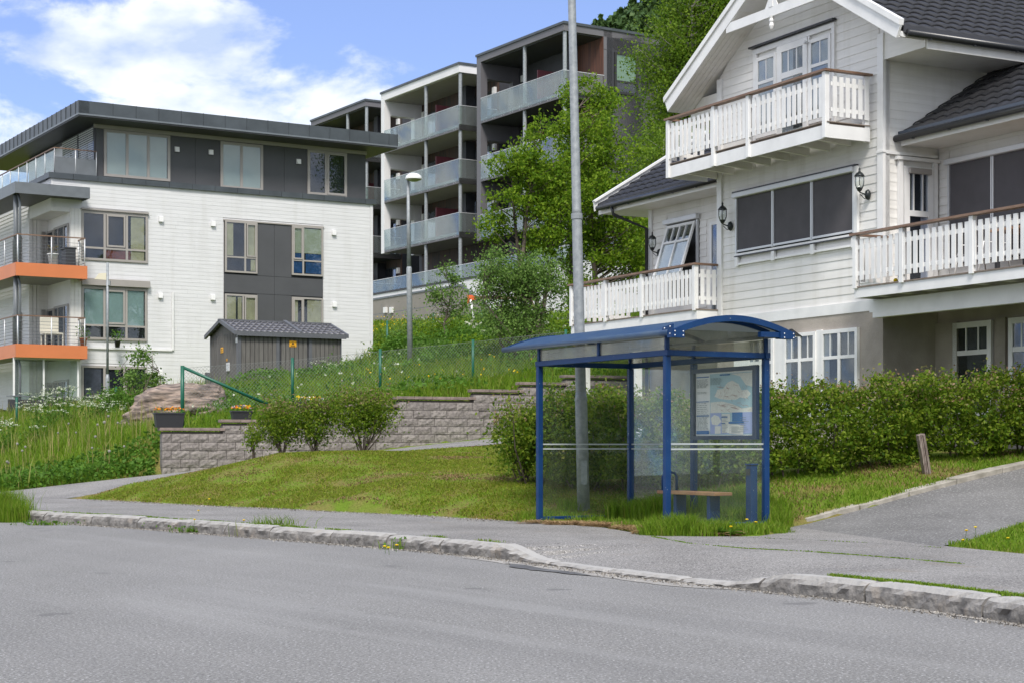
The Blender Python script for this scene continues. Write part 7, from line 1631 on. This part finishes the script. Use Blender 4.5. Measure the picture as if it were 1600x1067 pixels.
# cow parsley by the white building
def parsley(label, base, h, nst, seed, spread=.35):
    gg = np.random.default_rng(seed); r = root('cow_parsley', label, 'plant', base, 'cow parsley in the meadow'); ps_ = []; U = []; Lf = []
    for k in range(nst):
        t = np.array(base) + np.array([gg.normal(0, spread), gg.normal(0, spread), h * gg.uniform(.7, 1.1)]); b = np.array(base) + np.append(gg.normal(0, .05, 2), 0); ps_.append(([b, (b + t) / 2 + gg.normal(0, .03, 3), t], [.012, .009, .005]))
        for j in range(6):
            u = t + np.array([gg.normal(0, .09), gg.normal(0, .09), gg.uniform(-.03, .06)]); U.append(u + gg.normal(size=(6, 3)) * np.array([.028, .028, .008])); ps_.append(([t - np.array([0, 0, .08]), u], [.004, .003]))
        Lf.append((b * .5 + t * .5) + gg.normal(size=(26, 3)) * np.array([.13, .13, .25]))
    tubes_np('stems', ps_, m_weed, r, 4); tag(leaves('umbels', np.concatenate(U), .035, m_umbel, r, gg, up=3, asp=.9), kind='stuff'); leaves('foliage', np.concatenate(Lf), .07, m_weed, r, gg, up=.8)
pp_ = [(75, 622, 47, 1.7, 16, 'large cow parsley with cream flower heads before the left balcony'), (100, 618, 48, 1.6, 14, 'cow parsley at the foot of the white corner pillar'), (146, 628, 47, 1.35, 12, 'cow parsley left of the sign pole foot'), (182, 640, 46, 1.0, 9, 'low cow parsley right of the sign pole foot'), (12, 668, 44, .9, 10, 'cow parsley at the far left edge of the meadow'), (62, 645, 45, 1.1, 9, 'cow parsley in front of the downpipe on the left'), (515, 578, 52, .9, 7, 'cow parsley before the right end of the grey kiosk'), (690, 505, 62, 1.5, 6, 'cow parsley high on the slope below the leafy trees')]
for i, (px, py, Yv, h, nst, lab) in enumerate(pp_):
    X_ = (px - 800) / FPX * Yv; z0 = ground_at(X_, Yv); zt_ = CAMZ + (HOR - py) * Yv / FPX; parsley(lab, (X_, Yv, z0), max(.6, zt_ - z0 + .15), nst, 80 + i)

# ---- boulder
bm = bmesh.new(); bmesh.ops.create_icosphere(bm, subdivisions=6, radius=1); from mathutils import noise
for v in bm.verts:
    p = v.co.copy(); q = Vector((p.x, p.y, p.z)); n_ = noise.noise(q * 1.1 + Vector((3, 1, 7))) * .34 + noise.noise(q * 3.1) * .10 + noise.noise(Vector((q.x * 2.2, q.y * 2.2, q.z * 9 + q.x * 2))) * .10 + noise.noise(Vector((q.x * 5, q.y * 5, q.z * 26))) * .03 + noise.noise(q * 12) * .02
    p *= 1 + n_
    # skew: high shoulder on the right, flat nose on the left
    p.x *= 1.45; p.y *= .95; p.z *= .82; p.z += .16 * p.x - .05 * p.x * p.x
    if p.x > 1.1: p.x = 1.1 + (p.x - 1.1) * .45
    v.co = p
me = bpy.data.meshes.new('boulder'); bm.to_mesh(me); bm.free(); me.materials.append(m_rock); me.polygons.foreach_set('use_smooth', [True] * len(me.polygons))
bo = bpy.data.objects.new('boulder', me); COL.objects.link(bo); bo.location = (*pix(283, 640, 43.6)[:2], 1.95); bo.rotation_euler = (0, math.radians(-2), math.radians(8)); tag(bo, 'large banded pink-grey boulder behind the low end of the block wall', 'boulder')

# ---- planters on the wall
pl = [(264, 666, 643, .66, 'black planter with orange pansies on the left end of the block wall', ((m_oflow, 60),), 1), (377, 653.5, 640, .46, 'black planter with orange, violet and yellow flowers on the second wall step', ((m_oflow, 30), (m_vflow, 34), (m_yflow, 26)), 2), (484, 641, 626, .62, 'black planter with yellow and pale blue flowers showing above the shrubs', ((m_yflow, 60), (m_wflow, 40)), 3)]
for (px, yb, yt, wd, lab, fm, sd) in pl:
    u, z = WALL.at(px, yb, -.12); zt_ = max([steps[0][2]] + [s_[2] for s_ in steps if s_[0] <= u]) + .003; Pp = WALL.P(u, -.12, zt_); Yv = Pp[1]
    flowerpot('flower_planter', lab, Pp, (yb - yt) * Yv / FPX, m_plast, m_weed, fm, 'planters on the block wall', 'planter', seed=90 + sd, box=(wd, .27, WALL.u), nl=90, h=.12)

# ---- fence
fn = root('chain_link_fence', 'green post and wire mesh fence running behind the block wall', 'fence', pix(285, 660, 38.7))
fp = [(285, 571, 660, 38.9), (457, 558.5, 632, 40.3), (594, 545, 618, 41.6), (739, 530.5, 608, 43.0), (884, 515, 600, 44.6)]
tops = []
for (px, yt, yb, Yv) in fp:
    a = pix(px, yb + 8, Yv); b = pix(px, yt, Yv); m_ = MB(); m_.tube([a, b], .036 if px != 285 else .045, 10); m_.build('post', m_green, fn, smooth=True); tops.append(b)
a = Vector(tops[0]) + Vector((0, 0, -.03)); b = Vector(pix(422, 633, 39.6)); m_ = MB(); m_.tube([a, b], .036, 10); m_.build('brace', m_green, fn, smooth=True)
q = MB()
for k in range(len(tops) - 1):
    A_, B_ = np.array(tops[k]), np.array(tops[k + 1]); A_[2] -= .06; B_[2] -= .06; Lk = np.linalg.norm((B_ - A_)[:2]); d = (B_ - A_) / Lk; Hm = 1.0; st = .09; n = int((Lk + Hm) / st)
    for i in range(-int(Hm / st), n):
        for sg in (1, -1):
            s0, s1 = i * st, i * st + Hm
            if s0 < 0: t0, s0 = -s0, 0
            else: t0 = 0
            t1 = Hm
            if s1 > Lk: t1 = Hm - (s1 - Lk); s1 = Lk
            if t1 - t0 < .03: continue
            za, zb_ = (-t0, -t1) if sg > 0 else (-(Hm - t0), -(Hm - t1))
            p, r_ = A_ + d * s0 + np.array([0, 0, za]), A_ + d * s1 + np.array([0, 0, zb_]); q.beam(p, r_, .0034, .0034)
    q.beam(A_ + np.array([0, 0, .0]), B_, .007, .007)
q.build('wire_mesh', m_wire, fn, recalc=False)
for i, (px, yt, yb, Yv, lab) in enumerate(((605, 501, 562, 58, 'lone green fence post beside the grey street lamp'), (677, 489, 515, 75, 'short green post on the upper slope left of the swing'), (718, 486, 512, 78, 'short green post at the foot of the swing frame'), (753, 482, 512, 78, 'short green post right of the swing leg'), (891, 512, 545, 55, 'green post just left of the tall pole above the shelter roof'), (26, 620, 660, 50, 'green post before the left downpipe'), (181, 604, 640, 50, 'green post between the sign pole and the boulder'))):
    r = root('fence_post', lab, 'post', pix(px, yb, Yv), 'single fence posts'); m_ = MB(); m_.tube([pix(px, yb + 10, Yv), pix(px, yt, Yv)], .035, 8); m_.build('post', m_green, r, smooth=True)
# dark patio screen at the far left, sagging black net near the lamp
r = root('patio_screen', 'dark grey woven patio screen below the left balcony', 'screen', pix(20, 640, 58)); F_ = Face(GF.P(0, -.1, 0), GF.u); m_ = MB(); zt_ = GF.at(60, 624)[1]; m_.box(GF, -.2, wGF + .1, .05, .08, 1.9, zt_); m_.build('panel', m_charc, r); m_ = MB(); m_.box(GF, -.25, wGF + .12, .03, .10, zt_ + .1, zt_ + .14); m_.build('rail', m_greym, r)
# wooden stake by the hedge
r = root('wooden_stake', 'weathered split wooden stake leaning left beside the driveway edging', 'stake', pix(1449, 746, 24.9)); a, b = Vector(pix(1450, 750, 24.9)), Vector(pix(1438, 678, 24.8)); m_ = MB(); m_.beam(a, b, .10, .10, (.3, -1, 0)); a2 = a + Vector((.012, -.04, 0)); 
for k in (-1, 0, 1): m_.beam(a + Vector((k * .033, -.053, 0)), b + Vector((k * .033, -.053, -.01 * abs(k))), .024, .02, (.3, -1, 0))
m_.build('stake_body', m_weath, r, bevel=.004)
# swing frame on the upper slope
Ys = 76
r = root('swing_frame', 'timber swing frame with an orange corner joint on the upper slope', 'swing', pix(735, 500, Ys)); j = Vector(pix(734.5, 466, Ys))
m_ = MB(); m_.beam(j, Vector(pix(716, 492, Ys + .6)), .10, .10); m_.build('leg', m_stain, r); m_ = MB(); m_.beam(j, Vector(pix(742, 508, Ys - 1.2)), .08, .08); m_.build('leg', m_trim, r); m_ = MB(); m_.beam(j + Vector((.1, 0, .02)), Vector(pix(830, 466, Ys)), .12, .14); m_.build('crossbeam', m_stain, r)
m_ = MB(); j2 = Vector(pix(829, 467, Ys)); m_.beam(j2, Vector(pix(845, 508, Ys - 1.2)), .08, .08); m_.build('leg', m_stain, r)
m_ = MB(); m_.beam(j + Vector((0, 0, .12)), j + Vector((0, 0, -.14)), .24, .24, (0, 1, 0)); m_.beam(j, Vector(pix(729, 473, Ys)), .17, .17); m_.beam(j, j + Vector((.26, 0, .0)), .17, .17); m_.build('joint', m_redor, r)
m_ = MB(); m_.tube([Vector(pix(750, 468, Ys)), Vector(pix(757, 497, Ys))], .02, 6); m_.build('rope', m_stain, r)

# ---- trees
def tree(name, label, base, blobs, n, size, lm, bark, trunk_r, seed, group=None, clumps=120, trunks=1, sp=.34, spread=.25, shape_r=.5, hang=0.0):
    """blobs: crown volumes (px, py, Y, rx, ry, rz) given as centres in metres; limbs run from the trunk to the leaf clumps"""
    gg = np.random.default_rng(seed); r = root(name, label, 'tree', base, group); base = np.array(base, float); B_ = np.array(blobs, float)
    vol = B_[:, 3] * B_[:, 4] * B_[:, 5]; pick = gg.choice(len(B_), clumps, p=vol / vol.sum()); d = gg.normal(size=(clumps, 3)); d /= np.linalg.norm(d, axis=1)[:, None]; d *= (gg.uniform(0, 1, clumps) ** shape_r)[:, None]
    c = B_[pick, :3] + d * B_[pick, 3:6]
    per = n // clumps; s = sp * gg.uniform(.55, 1.35, clumps); C = np.repeat(c, per, 0) + gg.normal(size=(clumps * per, 3)) * np.repeat(s, per)[:, None] * np.array([1, 1, .72])
    if hang: C[:, 2] -= np.abs(gg.normal(0, hang, len(C)))
    leaves('crown', C, size, lm, r, gg, up=.4, droop=hang)
    paths = []; trs = []; top = B_[:, 2].max() + B_[:, 5].max() * .3
    for k in range(trunks):
        a = base + np.append(gg.normal(0, .25 if trunks > 1 else 0, 2), -.2); tb_ = B_[k % len(B_)]; e = np.array([tb_[0] + gg.normal(0, .3), tb_[1] + gg.normal(0, .3), tb_[2] + tb_[5] * .6]); m1_ = a * .66 + e * .34 + np.append(gg.normal(0, .18, 2), 0); m2_ = a * .3 + e * .7 + np.append(gg.normal(0, .22, 2), 0)
        pts = [a, m1_, m2_, e]; paths.append((pts, [trunk_r, trunk_r * .72, trunk_r * .42, trunk_r * .12])); ts = np.linspace(0, 3, 31); trs.append(np.stack([np.interp(ts, range(4), np.array(pts)[:, i]) for i in range(3)], 1))
    tubes_np('trunk', paths, bark, r, 10); T_ = np.concatenate(trs[:]); lp = []
    for cc_ in c[gg.permutation(clumps)[:int(clumps * .8)]]:
        q = T_.copy(); dist = np.linalg.norm((q - cc_) * np.array([1, 1, 1.0]), axis=1) + np.where(q[:, 2] > cc_[2] - .3, 6, 0) + np.abs((cc_[2] - q[:, 2]) - .7 * np.hypot(q[:, 0] - cc_[0], q[:, 1] - cc_[1])) * .6
        p = q[dist.argmin()]; L_ = np.linalg.norm(cc_ - p); mid = (p + cc_) / 2 + gg.normal(0, .07 * L_, 3) + np.array([0, 0, -.05 * L_]); r0 = min(trunk_r * .38, .010 + .013 * L_); lp.append(([p, mid, cc_, cc_ + (cc_ - mid) * .25], [r0, r0 * .6, r0 * .25, .003]))
    tubes_np('limbs', lp, bark, r, 5); return r
def PB(px, py, Yv, rx, ry, rz_):    # crown volume centred where the photograph shows it, at its real distance
    X_, Y_, Z_ = pix(px, py, Yv); return (X_, Y_, Z_, rx, ry, rz_)
def tb_(px, Yv): X_ = (px - 800) / FPX * Yv; return (X_, Yv, ground_at(X_, Yv))
tree('alder_tree', 'large bright green alder right of the tall pole, before the highest dark block', tb_(905, 52), [PB(920, 215, 52, 1.3, 1.4, 1.5), PB(880, 300, 51, 1.5, 1.4, 1.3), PB(960, 300, 52, 1.7, 1.5, 1.7), PB(925, 385, 52, 1.7, 1.5, 1.1), PB(985, 400, 52, 1.2, 1.3, 1.3), PB(905, 140, 52, .7, .7, .8), PB(950, 165, 52, .6, .7, .6), PB(900, 455, 51, .9, 1.0, .5)], 34000, .10, m_alder, m_bark, .13, 101, 'leafy trees on the slope', clumps=290, trunks=3, sp=.20)
tree('alder_tree', 'slender multi-stemmed alder left of the tall pole, branches over the balcony block', tb_(838, 50), [PB(800, 262, 50, .75, .8, .65), PB(845, 262, 50, .7, .8, .9), PB(800, 320, 50, .8, .8, .6), PB(845, 375, 50, .6, .7, .4), PB(868, 340, 50, .8, .8, 1.1), PB(790, 215, 50, .32, .4, .3), PB(770, 355, 50, .6, .6, .4), PB(850, 215, 50, .45, .5, .6)], 11500, .10, m_alder, m_bark, .10, 102, 'leafy trees on the slope', clumps=140, trunks=4, sp=.17)
tree('willow_bush', 'grey-green willow bush at the foot of the multi-stemmed alder', tb_(812, 47), [PB(800, 425, 47, .8, .9, .7), PB(785, 470, 47, .75, .8, .7), PB(840, 450, 47, .9, .9, .8), PB(810, 510, 47, 1.2, .9, .6), PB(765, 440, 47, .35, .4, .4)], 17000, .075, m_alderl, m_bark, .05, 103, clumps=150, trunks=5, sp=.22)
tree('alder_sapling', 'thin young tree with sparse leaves before the podium wall', tb_(704, 60), [PB(692, 425, 60, .55, .5, .25), PB(715, 430, 60, .35, .4, .35), PB(707, 396, 60, .16, .2, .45), PB(680, 460, 60, .55, .5, .35), PB(715, 465, 60, .5, .5, .35), PB(695, 490, 60, .6, .5, .25)], 1500, .10, m_alderl, m_bark, .045, 104, clumps=48, trunks=1, sp=.14)
tree('alder_sapling', 'small pale green sapling before the white building wall left of the boulder', tb_(222, 50), [PB(222, 560, 50, .38, .4, .35), PB(205, 590, 50, .3, .3, .25), PB(238, 590, 50, .35, .3, .3), PB(225, 615, 50, .5, .4, .3), PB(222, 540, 50, .15, .2, .2)], 2000, .09, m_alderl, m_bark, .03, 105, clumps=46, trunks=3, sp=.13)
shrub('shrub', 'dense leafy bush left of the boulder at the corner of the white building', 'shrub', tb_(188, 47), .55, .5, .95, 3800, .07, m_weed, 6, seed=41, clump=60, low=0)
tree('birch_tree', 'tall drooping birch behind the gable of the wooden house', tb_(1085, 62), [PB(1070, 70, 62, 1.9, 1.8, 1.9), PB(1110, 10, 62, 2.0, 1.8, 2.0), PB(1045, 150, 62, 1.0, 1.4, 1.6), PB(1022, 235, 61, .9, 1.2, 1.5), PB(1075, 200, 62, 1.5, 1.6, 1.8), PB(1050, 270, 62, 1.1, 1.4, 1.5), PB(1120, 120, 62, 2.0, 1.8, 2.0), PB(1140, -50, 62, 2.0, 1.6, 1.8)], 62000, .11, m_birch, m_barkb, .20, 106, 'leafy trees on the slope', clumps=420, trunks=2, sp=.34, hang=.25)
tree('birch_tree', 'darker birch crown lower down between the alder and the wooden house', tb_(1020, 57), [PB(1030, 330, 57, 1.1, 1.2, 1.4), PB(1055, 250, 58, 1.2, 1.2, 1.2), PB(1010, 400, 56, 1.1, 1.2, 1.2), PB(1085, 330, 58, 1.2, 1.2, 1.4)], 26000, .10, m_birch, m_barkb, .12, 107, 'leafy trees on the slope', clumps=190, trunks=2, sp=.27)
tree('birch_tree', 'birch top showing above the right end of the black ridge', tb_(1640, 55), [PB(1640, -20, 55, 2.4, 2, 1.6), PB(1560, -60, 55, 2, 2, 1.4)], 12000, .12, m_birch, m_barkb, .15, 108, 'leafy trees on the slope', clumps=110, trunks=1, sp=.35)
# shrubs covering the upper slope
sb_ = [(655, 515, 66, 1.0, 'low leafy bush right of the street lamp'), (700, 520, 62, 1.1, 'rounded bush under the thin young tree'), (745, 535, 56, 1.2, 'wide green bush above the stepped wall'), (680, 555, 52, .8, 'low bush in the flowery slope above the wall'), (800, 548, 50, 1.1, 'bush in the slope left of the shelter roof'), (860, 540, 52, 1.2, 'dark bush under the multi-stemmed alder'), (770, 500, 66, 1.2, 'bush beside the swing frame'), (930, 520, 50, 1.3, 'bush behind the tall pole under the left balcony'), (640, 540, 56, .7, 'small bush at the foot of the street lamp'), (985, 540, 48, 1.3, 'bush behind the left balcony support'), (625, 545, 58, .6, 'dark low bush left of the street lamp'), (720, 560, 50, .7, 'grass-green low bush right of the fence middle')]
for i, (px, py, Yv, s_z, lab) in enumerate(sb_):
    b = tb_(px, Yv); shrub('slope_bush', lab, 'bush', b, 1.25 * s_z, 1.0 * s_z, max(.5, pix(0, py, Yv)[2] - b[2] + .40 * s_z), 6500, .095, [m_alderl, m_alder, m_weed][i % 3], 5, 'bushes on the grassy slope', seed=200 + i, clump=90, low=-.2, wob=.3)
# wooded hillside far behind: instances of two crowns
def crown_mesh(seed, n, rx, h, size, conif=False):
    gg = np.random.default_rng(seed); t = gg.uniform(0, 1, n) ** .7
    a = gg.uniform(0, 6.283, n)
    if conif: rad = (1 - t) * rx * gg.uniform(.5, 1.0, n) + .1; z = h * (.08 + .92 * t)
    else: rad = rx * np.sqrt(np.clip(1 - (2 * t - 1) ** 2, 0, 1)) * gg.uniform(.6, 1.05, n) * (1 + .2 * np.sin(a * 3)); z = h * (.15 + .85 * t)
    return np.stack([rad * np.cos(a), rad * np.sin(a), z], 1)
cs_ = [crown_mesh(1, 260, 3.0, 9, 1), crown_mesh(2, 260, 2.6, 11, 1), crown_mesh(3, 220, 2.0, 13, 1, True)]
gg = np.random.default_rng(9); pts = []
x = gg.uniform(-10, 150, 9000); y = gg.uniform(120, 345, 9000); z = gz(x, y); k = (z > 17) & (x / y > .015) & (x / y < .36) & ((x / y < .13) | (gg.random(9000) < .25)); x, y, z = x[k], y[k], z[k]
x, y, z = x[:2300], y[:2300], z[:2300]
for i in range(len(x)):
    c = cs_[gg.integers(3) if gg.random() < .5 else 0]; s_ = gg.uniform(.6, 1.15); pts.append(c * s_ + np.array([x[i], y[i], z[i]]))
C = np.concatenate(pts); tag(leaves('hillside_forest', C, 1.0, m_hill, g=gg, asp=.9, up=.4), kind='stuff')
# trees across the road behind the camera: they show only as reflections in the windows
gg = np.random.default_rng(10); pts = [cs_[gg.integers(2)] * gg.uniform(.8, 1.3) + np.array([xx, -34 + gg.uniform(-6, 6), -.5]) for xx in np.arange(-60, 130, 3.4)]
tag(leaves('roadside_trees', np.concatenate(pts), .9, m_hill, g=gg, asp=.9), kind='stuff')
